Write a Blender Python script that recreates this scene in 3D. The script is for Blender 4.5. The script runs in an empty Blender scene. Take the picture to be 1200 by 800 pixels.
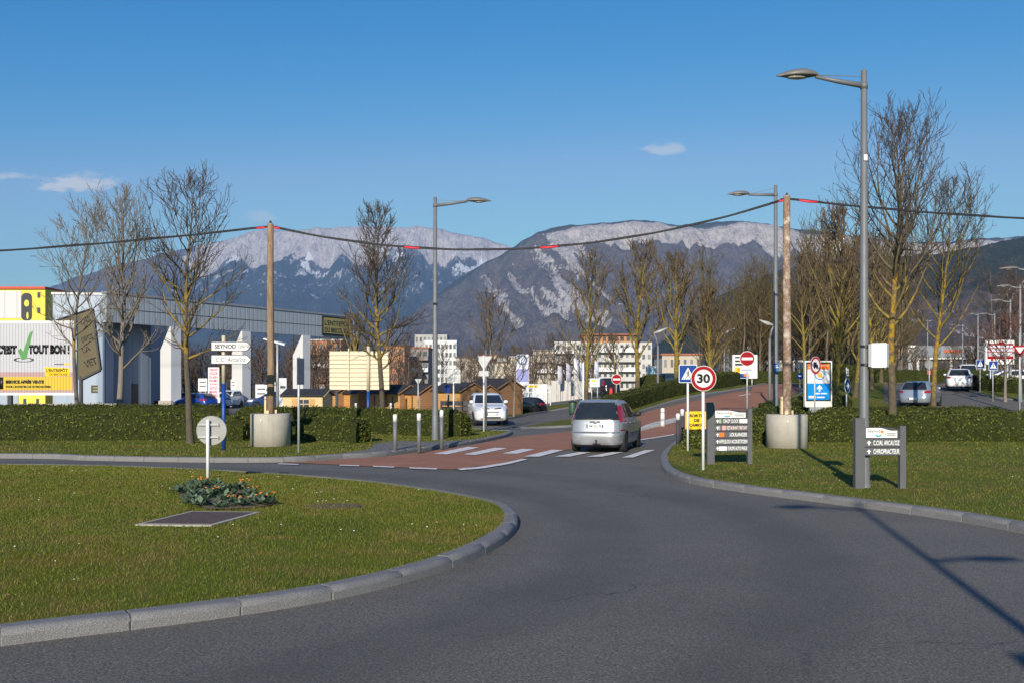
import bpy, bmesh, math, random
import numpy as np
from mathutils import Vector, Matrix, noise as mnoise
from mathutils.geometry import delaunay_2d_cdt

random.seed(7)
RNG = np.random.default_rng(11)
scene = bpy.context.scene
COL = scene.collection
R = math.radians
PI = math.pi

# ------------------------------------------------------------------ camera constants (35 mm, eye about 2 m up)
F, CX, HY, EYE = 1166.7, 600.0, 453.0, 2.0
SUN_EL, SUN_AZ = 22.0, 10.5          # shadows run away from the camera, a little to +X

def sst(a, b, x):
    t = min(1.0, max(0.0, (x - a) / (b - a)))
    return t * t * (3 - 2 * t)

def H(x, y):
    """terrain height: level round the roundabout, climbing to a plateau behind it on the +X side"""
    if y < 30: return 0.0
    return 2.3 * sst(0.0, 0.2, x / y) * sst(38, 88, y)

def at(px, py, D):
    return Vector(((px - CX) / F * D, D, EYE - (py - HY) / F * D))

def G(px, py, dz=0.0):
    """survey a ground point"""
    k, s = (px - CX) / F, (py - HY) / F
    lo, D = 3.0, 3.0
    f = lambda d: EYE - s * d - H(k * d, d) - dz
    while D < 400:
        if f(D) <= 0: break
        lo = D; D += 0.5
    hi = D
    for _ in range(30):
        m = (lo + hi) / 2
        if f(m) > 0: lo = m
        else: hi = m
    return (k * hi, hi)

def ground(px, D, dz=0.0):
    x = (px - CX) / F * D
    return Vector((x, D, H(x, D) + dz))

# ------------------------------------------------------------------ mesh builder
class MB:
    def __init__(s):
        s.v, s.f, s.m, s.sm = [], [], [], []
        s.mi, s.smooth = 0, False
    def face(s, ids):
        s.f.append(tuple(ids)); s.m.append(s.mi); s.sm.append(s.smooth)
    def add(s, verts, faces):
        b = len(s.v); s.v.extend([tuple(p) for p in verts])
        for f in faces: s.face([b + i for i in f])
        return s
    def box(s, x0, x1, y0, y1, z0, z1):
        return s.add([(x0,y0,z0),(x1,y0,z0),(x1,y1,z0),(x0,y1,z0),(x0,y0,z1),(x1,y0,z1),(x1,y1,z1),(x0,y1,z1)],
              [(0,3,2,1),(4,5,6,7),(0,1,5,4),(1,2,6,5),(2,3,7,6),(3,0,4,7)])
    def tube(s, pts, rad, n=8, caps=True):
        pts = [Vector(p) for p in pts]
        if not isinstance(rad, (list, tuple)): rad = [rad] * len(pts)
        b = len(s.v); up = None
        for i, p in enumerate(pts):
            d = (pts[min(i+1, len(pts)-1)] - pts[max(i-1, 0)])
            if d.length < 1e-9: d = Vector((0,0,1))
            d.normalize()
            if up is None:
                up = Vector((1,0,0)) if abs(d.x) < 0.9 else Vector((0,1,0))
            u = (up - d * up.dot(d))
            if u.length < 1e-6: u = d.orthogonal()
            u.normalize(); w = d.cross(u); up = u
            for k in range(n):
                a = 2*PI*k/n
                s.v.append(tuple(p + (u*math.cos(a) + w*math.sin(a))*rad[i]))
        for i in range(len(pts)-1):
            for k in range(n):
                k2 = (k+1) % n
                s.face((b+i*n+k, b+i*n+k2, b+(i+1)*n+k2, b+(i+1)*n+k))
        if caps:
            s.face([b+k for k in range(n)][::-1]); e = b+(len(pts)-1)*n
            s.face([e+k for k in range(n)])
        return s
    def lathe(s, prof, n=24, axis='z', c=(0,0,0)):
        """prof: (radius, height) from bottom to top"""
        b = len(s.v)
        for r, h in prof:
            for k in range(n):
                a = 2*PI*k/n
                q = (r*math.cos(a), r*math.sin(a), h)
                if axis == 'y': q = (q[0], q[2], -q[1])
                if axis == 'x': q = (q[2], q[0], q[1])
                s.v.append((c[0]+q[0], c[1]+q[1], c[2]+q[2]))
        for i in range(len(prof)-1):
            for k in range(n):
                k2 = (k+1) % n
                s.face((b+i*n+k, b+i*n+k2, b+(i+1)*n+k2, b+(i+1)*n+k))
        s.face([b+k for k in range(n)][::-1]); e = b+(len(prof)-1)*n
        s.face([e+k for k in range(n)])
        return s
    def plate(s, poly, y0, y1):
        """polygon in x,z (counter-clockwise seen from -Y) as a slab from y0 (towards the viewer) to y1"""
        n = len(poly); b = len(s.v)
        s.v.extend([(x, y0, z) for x, z in poly]); s.v.extend([(x, y1, z) for x, z in poly])
        s.face([b+i for i in range(n)]); s.face([b+n+i for i in range(n)][::-1])
        for i in range(n):
            j = (i+1) % n
            s.face((b+j, b+i, b+n+i, b+n+j))
        return s
    def disc(s, cx, cz, r, y0, y1, n=36, rz=None):
        rz = rz or r
        return s.plate([(cx+r*math.cos(2*PI*k/n), cz+rz*math.sin(2*PI*k/n)) for k in range(n)], y0, y1)
    def ring(s, cx, cz, r0, r1, y0, y1, n=36):
        b = len(s.v)
        for y in (y0, y1):
            for r in (r0, r1):
                for k in range(n):
                    a = 2*PI*k/n
                    s.v.append((cx+r*math.cos(a), y, cz+r*math.sin(a)))
        for k in range(n):
            k2 = (k+1) % n
            i0,i1,o0,o1 = b+k, b+k2, b+n+k, b+n+k2
            I0,I1,O0,O1 = i0+2*n, i1+2*n, o0+2*n, o1+2*n
            s.face((i0,o0,o1,i1)); s.face((I1,O1,O0,I0)); s.face((o0,O0,O1,o1)); s.face((i1,I1,I0,i0))
        return s
    def xform(s, M, start=0):
        for i in range(start, len(s.v)):
            s.v[i] = tuple(M @ Vector(s.v[i]))
        return s
    def mesh(s, name, mats):
        me = bpy.data.meshes.new(name)
        me.from_pydata(s.v, [], s.f)
        for m in (mats if isinstance(mats, (list, tuple)) else [mats]): me.materials.append(m)
        me.polygons.foreach_set('material_index', s.m)
        me.polygons.foreach_set('use_smooth', s.sm)
        me.update()
        return me
    def build(s, name, mats, parent=None, label=None, loc=None, rz=0.0):
        return link(name, s.mesh(name, mats), parent, label, loc, rz)

def link(name, me, parent=None, label=None, loc=None, rz=0.0):
    o = bpy.data.objects.new(name, me); COL.objects.link(o)
    if parent is not None: o.parent = parent
    if loc is not None: o.location = loc
    if rz: o.rotation_euler = (0, 0, rz)
    if label: o['label'] = label
    return o

def tag(o, label=None, cat=None, group=None, kind=None):
    if label: o['label'] = label
    if cat: o['category'] = cat
    if group: o['group'] = group
    if kind: o['kind'] = kind
    return o

def thing(name, label, cat, loc=(0,0,0), rz=0.0, group=None):
    o = bpy.data.objects.new(name, None); COL.objects.link(o)
    o.empty_display_size = 0.2
    o.location = loc; o.rotation_euler = (0, 0, rz)
    return tag(o, label, cat, group)

def dup(root, loc, rz=0.0, label=None, group=None, scale=None):
    r = root.copy(); COL.objects.link(r); r.location = loc; r.rotation_euler = (0, 0, rz)
    if scale is not None: r.scale = scale
    if label: r['label'] = label
    if group: r['group'] = group
    for ch in list(root.children):
        c = ch.copy(); COL.objects.link(c); c.parent = r
        for g in ch.children:
            d = g.copy(); COL.objects.link(d); d.parent = c
    return r

def np_mesh(name, verts, faces_idx, nper, mats, smooth=False):
    """fast mesh from numpy: verts (n,3), faces (m,nper)"""
    me = bpy.data.meshes.new(name)
    me.vertices.add(len(verts)); me.vertices.foreach_set('co', np.ascontiguousarray(verts, np.float32).ravel())
    m = len(faces_idx)
    me.loops.add(m*nper); me.loops.foreach_set('vertex_index', np.ascontiguousarray(faces_idx, np.int32).ravel())
    me.polygons.add(m)
    me.polygons.foreach_set('loop_start', np.arange(0, m*nper, nper, dtype=np.int32))
    me.polygons.foreach_set('loop_total', np.full(m, nper, np.int32))
    for mt in (mats if isinstance(mats, (list, tuple)) else [mats]): me.materials.append(mt)
    me.update(calc_edges=True)
    if smooth: me.polygons.foreach_set('use_smooth', np.ones(m, bool))
    return me

def catmull(pts, step=0.5, closed=False):
    P = [Vector((p[0], p[1])) for p in pts]; out = []
    n = len(P); rng = range(n) if closed else range(n-1)
    for i in rng:
        g = lambda k: P[k % n] if closed else P[min(max(k, 0), n-1)]
        p0, p1, p2, p3 = g(i-1), g(i), g(i+1), g(i+2)
        m = max(1, int((p2-p1).length/step))
        for k in range(m):
            t = k/m
            q = 0.5*((2*p1) + (p2-p0)*t + (2*p0-5*p1+4*p2-p3)*t*t + (3*p1-p0-3*p2+p3)*t**3)
            out.append((q.x, q.y))
    if not closed: out.append((P[-1].x, P[-1].y))
    return out

def inpoly(pts, poly):
    """pts (n,2) numpy -> bool"""
    x, y = pts[:,0], pts[:,1]; c = np.zeros(len(pts), bool)
    n = len(poly)
    for i in range(n):
        x0,y0 = poly[i]; x1,y1 = poly[(i+1) % n]
        if y0 == y1: continue
        cond = ((y0 > y) != (y1 > y)) & (x < (x1-x0)*(y-y0)/(y1-y0)+x0)
        c ^= cond
    return c

def resample(poly, step):
    out = []
    for i in range(len(poly)):
        a, b = Vector(poly[i]), Vector(poly[(i+1) % len(poly)])
        m = max(1, int(math.ceil((b-a).length/step)))
        for k in range(m):
            q = a.lerp(b, k/m); out.append((q.x, q.y))
    return out

def cdt(poly, step):
    """triangulated polygon with inner grid points: (verts2d, faces)"""
    bd = resample(poly, step)
    a = np.array(bd); lo, hi = a.min(0), a.max(0)
    gx, gy = np.meshgrid(np.arange(lo[0]+step*0.37, hi[0], step), np.arange(lo[1]+step*0.41, hi[1], step))
    g = np.stack([gx.ravel(), gy.ravel()], 1)
    if len(g):
        g = g[inpoly(g, poly)]
    vs = [Vector(p) for p in bd] + [Vector((float(p[0]), float(p[1]))) for p in g]
    n = len(bd)
    r = delaunay_2d_cdt(vs, [], [list(range(n))], 1, 1e-5)
    return r[0], r[2]

def sheet(name, poly, zoff, mat, step=2.0, zf=None, parent=None):
    vs, fs = cdt(poly, step)
    mb = MB(); mb.smooth = True
    zs = zf or (lambda x, y: H(x, y) + zoff)
    out = []
    for f in fs:
        a, b, c = [vs[i] for i in f[:3]]
        ar = (b-a).x*(c-a).y - (b-a).y*(c-a).x
        out.append(tuple(f) if ar > 0 else tuple(f)[::-1])
    mb.add([(v.x, v.y, zs(v.x, v.y)) for v in vs], out)
    return mb.build(name, mat, parent)

# ------------------------------------------------------------------ materials
def new_mat(name):
    m = bpy.data.materials.new(name); m.use_nodes = True
    nt = m.node_tree
    b = nt.nodes['Principled BSDF']
    return m, nt, b

def N(nt, t, **kw):
    n = nt.nodes.new(t)
    for k, v in kw.items():
        if k.startswith('i_'):
            key = k[2:]
            n.inputs[int(key) if key.isdigit() else key.replace('_', ' ')].default_value = v
        else: setattr(n, k, v)
    return n

def ramp(nt, src, stops, interp='LINEAR'):
    r = nt.nodes.new('ShaderNodeValToRGB'); r.color_ramp.interpolation = interp
    els = r.color_ramp.elements
    while len(els) < len(stops): els.new(0.5)
    for e, (p, c) in zip(els, stops):
        e.position = p; e.color = (*c, 1) if len(c) == 3 else c
    nt.links.new(src, r.inputs[0]); return r.outputs[0]

def mixc(nt, fac, a, b, mode='MIX'):
    m = nt.nodes.new('ShaderNodeMix'); m.data_type = 'RGBA'; m.blend_type = mode
    for key, v in ((0, fac), (6, a), (7, b)):
        if hasattr(v, 'is_linked') or hasattr(v, 'links'): nt.links.new(v, m.inputs[key])
        else: m.inputs[key].default_value = (*v, 1) if isinstance(v, tuple) and len(v) == 3 else v
    return m.outputs[2]

def math_n(nt, op, a, b=None, c=None):
    m = nt.nodes.new('ShaderNodeMath'); m.operation = op
    for i, v in enumerate((a, b, c)):
        if v is None: continue
        if hasattr(v, 'links'): nt.links.new(v, m.inputs[i])
        else: m.inputs[i].default_value = v
    return m.outputs[0]

def coord(nt, kind='Object'):
    return nt.nodes.new('ShaderNodeTexCoord').outputs[kind]

def noise_t(nt, vec, scale, detail=4, rough=0.55, out='Fac', dist=0.0):
    n = N(nt, 'ShaderNodeTexNoise', i_Scale=scale, i_Detail=detail, i_Roughness=rough, i_Distortion=dist)
    nt.links.new(vec, n.inputs['Vector']); return n.outputs[out]

def bump(nt, bsdf, h, strength=0.3, dist=0.02):
    b = N(nt, 'ShaderNodeBump', i_Strength=strength, i_Distance=dist)
    nt.links.new(h, b.inputs['Height']); nt.links.new(b.outputs[0], bsdf.inputs['Normal'])

_mc = {}
def M(name, col, rough=0.6, metal=0.0, var=0.12, scale=6.0, bmp=0.0, spec=0.5, coat=0.0):
    """plain procedural material: base colour broken up by noise, noisy roughness"""
    if name in _mc: return _mc[name]
    m, nt, b = new_mat(name)
    v = coord(nt)
    n1 = noise_t(nt, v, scale, 5, 0.6)
    a = tuple(c*(1-var) for c in col); d = tuple(min(1.0, c*(1+var)) for c in col)
    c = ramp(nt, n1, [(0.3, a), (0.7, d)])
    nt.links.new(c, b.inputs['Base Color'])
    rr = math_n(nt, 'MULTIPLY_ADD', noise_t(nt, v, scale*2.3, 3), 0.25, max(0.02, rough-0.125))
    nt.links.new(rr, b.inputs['Roughness'])
    b.inputs['Metallic'].default_value = metal
    b.inputs['Specular IOR Level'].default_value = spec
    if coat: b.inputs['Coat Weight'].default_value = coat; b.inputs['Coat Roughness'].default_value = 0.05
    if bmp: bump(nt, b, noise_t(nt, v, scale*4, 5), bmp, 0.02)
    _mc[name] = m
    return m

def grass_colour(nt, v):
    n1 = noise_t(nt, v, 0.35, 5, 0.6)
    n2 = noise_t(nt, v, 2.2, 4, 0.65)
    n3 = noise_t(nt, v, 14.0, 3, 0.6)
    c = ramp(nt, n1, [(0.30, (0.070, 0.104, 0.007)), (0.52, (0.114, 0.148, 0.013)), (0.72, (0.160, 0.132, 0.012))])
    c = mixc(nt, ramp(nt, math_n(nt, 'ADD', math_n(nt, 'MULTIPLY', n2, 0.6), math_n(nt, 'MULTIPLY', noise_t(nt, v, 0.55, 4, 0.6), 0.4)), [(0.47, (0,0,0)), (0.62, (0.9,)*3)]), c, (0.205, 0.158, 0.040))
    c = mixc(nt, math_n(nt, 'MULTIPLY', n3, 0.5), c, (0.055, 0.062, 0.003))
    return c

def mat_grass():
    m, nt, b = new_mat('turf')
    v = coord(nt)
    nt.links.new(grass_colour(nt, v), b.inputs['Base Color'])
    b.inputs['Roughness'].default_value = 0.9
    b.inputs['Specular IOR Level'].default_value = 0.15
    bump(nt, b, noise_t(nt, v, 45, 4, 0.7), 0.9, 0.03)
    return m

def mat_blade():
    m, nt, b = new_mat('grass_blade')
    v = coord(nt); c = grass_colour(nt, v)
    g = nt.nodes.new('ShaderNodeNewGeometry')
    c = mixc(nt, math_n(nt, 'MULTIPLY', g.outputs['Random Per Island'], 0.75), c, (0.125, 0.135, 0.008))
    dry = ramp(nt, g.outputs['Random Per Island'], [(0.93, (0,0,0)), (0.95, (1,1,1))])
    c = mixc(nt, dry, c, (0.27, 0.22, 0.08))
    nt.links.new(c, b.inputs['Base Color'])
    b.inputs['Roughness'].default_value = 0.55
    b.inputs['Specular IOR Level'].default_value = 0.25
    return m

def mat_leaf(name, dark, light, rough=0.4):
    m, nt, b = new_mat(name)
    g = nt.nodes.new('ShaderNodeNewGeometry')
    v = coord(nt)
    c = ramp(nt, g.outputs['Random Per Island'], [(0.0, dark), (0.75, light), (1.0, tuple(x*1.5 for x in light))])
    c = mixc(nt, math_n(nt, 'MULTIPLY', noise_t(nt, v, 1.4, 3), 0.5), c, tuple(x*0.8 for x in dark))
    c = mixc(nt, ramp(nt, noise_t(nt, v, 0.9, 5, 0.7), [(0.60, (0,0,0)), (0.72, (0.55,)*3)]), c, (0.11, 0.085, 0.03))
    nt.links.new(c, b.inputs['Base Color'])
    b.inputs['Roughness'].default_value = rough
    b.inputs['Specular IOR Level'].default_value = 0.22
    return m

def mat_asphalt():
    m, nt, b = new_mat('asphalt')
    v = coord(nt)
    big = noise_t(nt, v, 0.22, 4, 0.6)
    mid = noise_t(nt, v, 3.0, 4, 0.7)
    fine = noise_t(nt, v, 48.0, 4, 0.8)
    vor = N(nt, 'ShaderNodeTexVoronoi', i_Scale=70.0); nt.links.new(v, vor.inputs['Vector'])
    c = ramp(nt, big, [(0.3, (0.104, 0.099, 0.085)), (0.7, (0.145, 0.137, 0.117))])
    c = mixc(nt, math_n(nt, 'MULTIPLY', mid, 0.35), c, (0.094, 0.090, 0.079))
    st = ramp(nt, fine, [(0.34, (0.35,0.35,0.35)), (0.50, (1,1,1)), (0.68, (1.9,1.85,1.75))])
    c = mixc(nt, 1.0, c, st, 'MULTIPLY')
    vs = N(nt, 'ShaderNodeTexVoronoi', i_Scale=62.0); nt.links.new(v, vs.inputs['Vector'])
    sc_ = nt.nodes.new('ShaderNodeSeparateColor'); nt.links.new(vs.outputs['Color'], sc_.inputs[0])
    c = mixc(nt, 1.0, c, ramp(nt, sc_.outputs[0], [(0.0, (0.72,)*3), (0.5, (1.06,)*3), (0.85, (1.2,)*3), (1.0, (1.55, 1.53, 1.47))]), 'MULTIPLY')
    # worn, darker wheel tracks that run round the island (rubber laid down by traffic)
    sx = N(nt, 'ShaderNodeSeparateXYZ'); nt.links.new(v, sx.inputs[0])
    dx = math_n(nt, 'ADD', sx.outputs[0], 9.0); dy = math_n(nt, 'SUBTRACT', sx.outputs[1], 14.0)
    rad = math_n(nt, 'SQRT', math_n(nt, 'ADD', math_n(nt, 'MULTIPLY', dx, dx), math_n(nt, 'MULTIPLY', dy, dy)))
    rad = math_n(nt, 'ADD', rad, math_n(nt, 'MULTIPLY', noise_t(nt, v, 0.5, 3), 0.8))
    tr = ramp(nt, math_n(nt, 'DIVIDE', rad, 24.0), [(0.415,(0,0,0)),(0.435,(1,1,1)),(0.462,(0.8,)*3),(0.478,(0.1,)*3),(0.515,(0.05,)*3),(0.535,(0.9,)*3),(0.558,(0.8,)*3),(0.575,(0,0,0)),(0.66,(0,0,0)),(0.69,(0.4,)*3),(0.72,(0,0,0))])
    c = mixc(nt, math_n(nt, 'MULTIPLY', math_n(nt, 'MULTIPLY', tr, noise_t(nt, v, 0.8, 4, 0.7)), 0.8), c, (0.064, 0.061, 0.054))
    # repair patches, oil spots and pale grit
    vp = N(nt, 'ShaderNodeTexVoronoi', i_Scale=0.16, feature='F1'); nt.links.new(v, vp.inputs['Vector'])
    pc = nt.nodes.new('ShaderNodeSeparateColor'); nt.links.new(vp.outputs['Color'], pc.inputs[0])
    c = mixc(nt, math_n(nt, 'MULTIPLY', math_n(nt, 'GREATER_THAN', pc.outputs[0], 0.80), 0.10), c, (0.05, 0.05, 0.048))
    c = mixc(nt, ramp(nt, noise_t(nt, v, 1.1, 6, 0.75), [(0.60, (0,0,0)), (0.80, (0.45,)*3)]), c, (0.055, 0.053, 0.05))
    c = mixc(nt, ramp(nt, noise_t(nt, v, 0.7, 5, 0.7, dist=0.5), [(0.58, (0,0,0)), (0.78, (0.35,)*3)]), c, (0.175, 0.165, 0.145))
    crk = N(nt, 'ShaderNodeTexVoronoi', i_Scale=0.33, feature='DISTANCE_TO_EDGE'); wv = N(nt, 'ShaderNodeVectorMath', operation='ADD'); nt.links.new(v, wv.inputs[0]); nt.links.new(noise_t(nt, v, 0.9, 4, 0.7, out='Color'), wv.inputs[1]); nt.links.new(wv.outputs[0], crk.inputs['Vector'])
    ck = ramp(nt, crk.outputs['Distance'], [(0.0, (1,1,1)), (0.006, (0,0,0))])
    c = mixc(nt, mixc(nt, ramp(nt, noise_t(nt, v, 0.15, 2), [(0.52, (0,0,0)), (0.58, (1,1,1))]), (0,0,0), ck), c, (0.045, 0.044, 0.042))
    nt.links.new(c, b.inputs['Base Color'])
    b.inputs['Roughness'].default_value = 0.82
    b.inputs['Specular IOR Level'].default_value = 0.3
    h = math_n(nt, 'ADD', fine, math_n(nt, 'MULTIPLY', vor.outputs['Distance'], 0.8))
    bump(nt, b, h, 0.22, 0.006)
    return m

def mat_red():
    m, nt, b = new_mat('red_asphalt')
    v = coord(nt)
    c = ramp(nt, noise_t(nt, v, 0.6, 5, 0.65), [(0.3, (0.29, 0.130, 0.074)), (0.7, (0.37, 0.178, 0.106))])
    fine = noise_t(nt, v, 60.0, 2, 0.7)
    c = mixc(nt, 1.0, c, ramp(nt, fine, [(0.4, (0.75,)*3), (0.62, (1.2,)*3)]), 'MULTIPLY')
    c = mixc(nt, ramp(nt, noise_t(nt, v, 1.7, 5, 0.7), [(0.52,(0,0,0)),(0.75,(0.6,)*3)]), c, (0.18, 0.12, 0.105))
    nt.links.new(c, b.inputs['Base Color'])
    b.inputs['Roughness'].default_value = 0.85; b.inputs['Specular IOR Level'].default_value = 0.25
    bump(nt, b, fine, 0.5, 0.01)
    return m

def mat_paint_worn():
    m, nt, b = new_mat('road_paint')
    v = coord(nt)
    w = ramp(nt, noise_t(nt, v, 9.0, 6, 0.75), [(0.42, (1,1,1)), (0.62, (0.25,)*3)])
    c = mixc(nt, w, (0.34, 0.32, 0.31), (0.78, 0.77, 0.74))
    nt.links.new(c, b.inputs['Base Color']); b.inputs['Roughness'].default_value = 0.7
    return m

def mat_granite():
    m, nt, b = new_mat('granite')
    v = coord(nt)
    c = ramp(nt, noise_t(nt, v, 130, 2, 0.6), [(0.35, (0.09,0.09,0.093)), (0.5, (0.185,0.185,0.187)), (0.68, (0.31,0.305,0.30))])
    c = mixc(nt, math_n(nt, 'MULTIPLY', noise_t(nt, v, 1.3, 4), 0.6), c, (0.135, 0.128, 0.115))
    nt.links.new(c, b.inputs['Base Color']); b.inputs['Roughness'].default_value = 0.75
    bump(nt, b, noise_t(nt, v, 60, 4, 0.7), 0.4, 0.01)
    return m

def mat_concrete():
    m, nt, b = new_mat('concrete')
    v = coord(nt)
    c = ramp(nt, noise_t(nt, v, 2.2, 6, 0.65), [(0.3, (0.34,0.315,0.265)), (0.7, (0.44,0.41,0.35))])
    mp = N(nt, 'ShaderNodeMapping'); mp.inputs['Scale'].default_value = (6, 6, 0.6); nt.links.new(v, mp.inputs[0])
    c = mixc(nt, ramp(nt, noise_t(nt, mp.outputs[0], 1.5, 4), [(0.55,(0,0,0)),(0.75,(0.5,)*3)]), c, (0.27,0.25,0.21))
    nt.links.new(c, b.inputs['Base Color']); b.inputs['Roughness'].default_value = 0.85
    bump(nt, b, noise_t(nt, v, 25, 5, 0.7), 0.25, 0.01)
    return m

def mat_bark(name, base, dark, lichen=(0.30, 0.20, 0.022), z0=0.0, z1=99.0, amount=0.5, scale=3.0):
    """bark with yellow lichen growing in blotches on the stretch of the trunk between z0 and z1 (object space)"""
    m, nt, b = new_mat(name)
    v = coord(nt)
    mp = N(nt, 'ShaderNodeMapping'); mp.inputs['Scale'].default_value = (9, 9, 1.6); nt.links.new(v, mp.inputs[0])
    n1 = noise_t(nt, mp.outputs[0], scale, 5, 0.65)
    c = ramp(nt, n1, [(0.3, dark), (0.7, base)])
    sx = N(nt, 'ShaderNodeSeparateXYZ'); nt.links.new(v, sx.inputs[0])
    mr = N(nt, 'ShaderNodeMapRange', interpolation_type='SMOOTHSTEP'); nt.links.new(sx.outputs[2], mr.inputs[0])
    mr.inputs[1].default_value = z0; mr.inputs[2].default_value = z0+1.2
    mr2 = N(nt, 'ShaderNodeMapRange', interpolation_type='SMOOTHSTEP'); nt.links.new(sx.outputs[2], mr2.inputs[0])
    mr2.inputs[1].default_value = z1+1.5; mr2.inputs[2].default_value = z1
    zone = math_n(nt, 'MULTIPLY', mr.outputs[0], mr2.outputs[0])
    n2 = noise_t(nt, v, 4.5, 5, 0.7)
    t = math_n(nt, 'ADD', n2, math_n(nt, 'MULTIPLY', zone, amount))
    f = ramp(nt, t, [(0.62, (0,0,0)), (0.80, (1,1,1))])
    c = mixc(nt, f, c, lichen)
    nt.links.new(c, b.inputs['Base Color']); b.inputs['Roughness'].default_value = 0.9
    b.inputs['Specular IOR Level'].default_value = 0.2
    bump(nt, b, n1, 0.6, 0.02)
    return m

def mat_planks(name, c0, c1, period=0.14, axis=2):
    m, nt, b = new_mat(name)
    v = coord(nt)
    sx = N(nt, 'ShaderNodeSeparateXYZ'); nt.links.new(v, sx.inputs[0])
    q = math_n(nt, 'DIVIDE', sx.outputs[axis], period)
    fr = math_n(nt, 'FRACT', q); fl = math_n(nt, 'FLOOR', q)
    wn = N(nt, 'ShaderNodeTexWhiteNoise', noise_dimensions='1D'); nt.links.new(fl, wn.inputs['W'])
    mp = N(nt, 'ShaderNodeMapping'); mp.inputs['Scale'].default_value = (1, 1, 8) if axis == 2 else (8, 8, 1)
    nt.links.new(v, mp.inputs[0])
    g = noise_t(nt, mp.outputs[0], 3, 5)
    c = mixc(nt, math_n(nt, 'MULTIPLY_ADD', wn.outputs[0], 0.5, math_n(nt, 'MULTIPLY', g, 0.5)), c0, c1)
    gap = ramp(nt, fr, [(0.0, (0.4,)*3), (0.08, (1,1,1)), (0.94, (1,1,1)), (1.0, (0.4,)*3)])
    c = mixc(nt, 1.0, c, gap, 'MULTIPLY')
    nt.links.new(c, b.inputs['Base Color']); b.inputs['Roughness'].default_value = 0.75
    bump(nt, b, gap, 0.4, 0.01)
    return m

def mat_cladding(name, col, period=0.5, axis=0, dark=0.75, metal=0.0, rough=0.5):
    """ribbed metal sheet: real ridges as bump, seams of slightly other tone"""
    m, nt, b = new_mat(name)
    v = coord(nt)
    sx = N(nt, 'ShaderNodeSeparateXYZ'); nt.links.new(v, sx.inputs[0])
    s = sx.outputs[axis]
    w = math_n(nt, 'PINGPONG', s, period)
    wr = math_n(nt, 'DIVIDE', w, period)
    c = ramp(nt, wr, [(0.0, tuple(x*dark for x in col)), (0.18, col), (1.0, col)])
    c = mixc(nt, math_n(nt, 'MULTIPLY', noise_t(nt, v, 0.5, 5), 0.35), c, tuple(x*0.8 for x in col))
    nt.links.new(c, b.inputs['Base Color']); b.inputs['Roughness'].default_value = rough
    b.inputs['Metallic'].default_value = metal
    bump(nt, b, ramp(nt, wr, [(0.1, (0,0,0)), (0.3, (1,1,1))]), 0.5, 0.03)
    return m

def mat_carpaint(name, col, metal=0.0, rough=0.28):
    m, nt, b = new_mat(name)
    v = coord(nt)
    dirt = ramp(nt, noise_t(nt, v, 2.5, 5, 0.7), [(0.5, (0,0,0)), (0.9, (0.35,)*3)])
    c = mixc(nt, dirt, col, tuple(x*0.72 for x in col))
    fl = noise_t(nt, v, 400, 1)
    c = mixc(nt, math_n(nt, 'MULTIPLY', fl, 0.2), c, tuple(min(1, x*1.25) for x in col))
    nt.links.new(c, b.inputs['Base Color'])
    b.inputs['Metallic'].default_value = metal; b.inputs['Roughness'].default_value = rough
    b.inputs['Coat Weight'].default_value = 0.6; b.inputs['Coat Roughness'].default_value = 0.06
    return m

def mat_glass(name='car_glass', col=(0.012, 0.016, 0.018)):
    m, nt, b = new_mat(name)
    v = coord(nt)
    c = mixc(nt, noise_t(nt, v, 2.0, 3), col, tuple(x*2.2 for x in col))
    nt.links.new(c, b.inputs['Base Color'])
    b.inputs['Roughness'].default_value = 0.06; b.inputs['Specular IOR Level'].default_value = 0.6
    return m

TURF = mat_grass(); BLADE = mat_blade(); ASPH = mat_asphalt(); RED = mat_red(); PAINT = mat_paint_worn()
GRANITE = mat_granite(); CONC = mat_concrete()
LEAF_L = mat_leaf('laurel_leaf', (0.048, 0.064, 0.007), (0.118, 0.128, 0.016), 0.5)
LEAF_B = mat_leaf('box_leaf', (0.036, 0.048, 0.006), (0.088, 0.094, 0.013), 0.55)
HEDGE_CORE = M('hedge_inner_twigs', (0.026, 0.032, 0.008), 0.9, var=0.4, scale=8, spec=0.1)
GALV = M('galvanised_steel', (0.42, 0.44, 0.46), 0.45, 0.3, 0.10, 5)
LAMPGREY = M('lamp_grey_paint', (0.135, 0.142, 0.148), 0.5, 0.0, 0.10, 3)
LAMPDARK = M('lamp_head_grey', (0.15, 0.145, 0.14), 0.5, 0.1, 0.1, 5)
WHITEP = M('white_paint', (0.70, 0.70, 0.69), 0.6, 0, 0.05, 4, spec=0.15)
WHITE_F = M('white_film', (0.72, 0.72, 0.71), 0.6, 0, 0.03, 4, spec=0.15)
SIGNRED = M('sign_red', (0.29, 0.004, 0.009), 0.6, 0, 0.06, 4, spec=0.15)
SIGNBLUE = M('sign_blue', (0.009, 0.048, 0.24), 0.6, 0, 0.06, 4, spec=0.15)
BLUEPOST = M('blue_post_paint', (0.009, 0.05, 0.25), 0.45, 0, 0.1, 4)
SIGNYEL = M('sign_yellow', (0.78, 0.52, 0.02), 0.6, 0, 0.06, 4, spec=0.15)
BLACKP = M('black_paint', (0.012, 0.012, 0.013), 0.45, 0, 0.2, 6)
BACKGREY = M('sign_back_grey', (0.36, 0.37, 0.38), 0.5, 0.4, 0.12, 4)
DKGREY = M('anthracite_paint', (0.06, 0.062, 0.068), 0.6, 0.0, 0.1, 4, spec=0.15)
MIDGREY = M('slate_grey_paint', (0.105, 0.107, 0.115), 0.6, 0.0, 0.08, 4, spec=0.15)
CREAM = M('cream_paint', (0.55, 0.48, 0.32), 0.5, 0, 0.06, 3)
ORANGE = M('orange_film', (0.85, 0.18, 0.03), 0.6, 0, 0.06, 4, spec=0.15)
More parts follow.
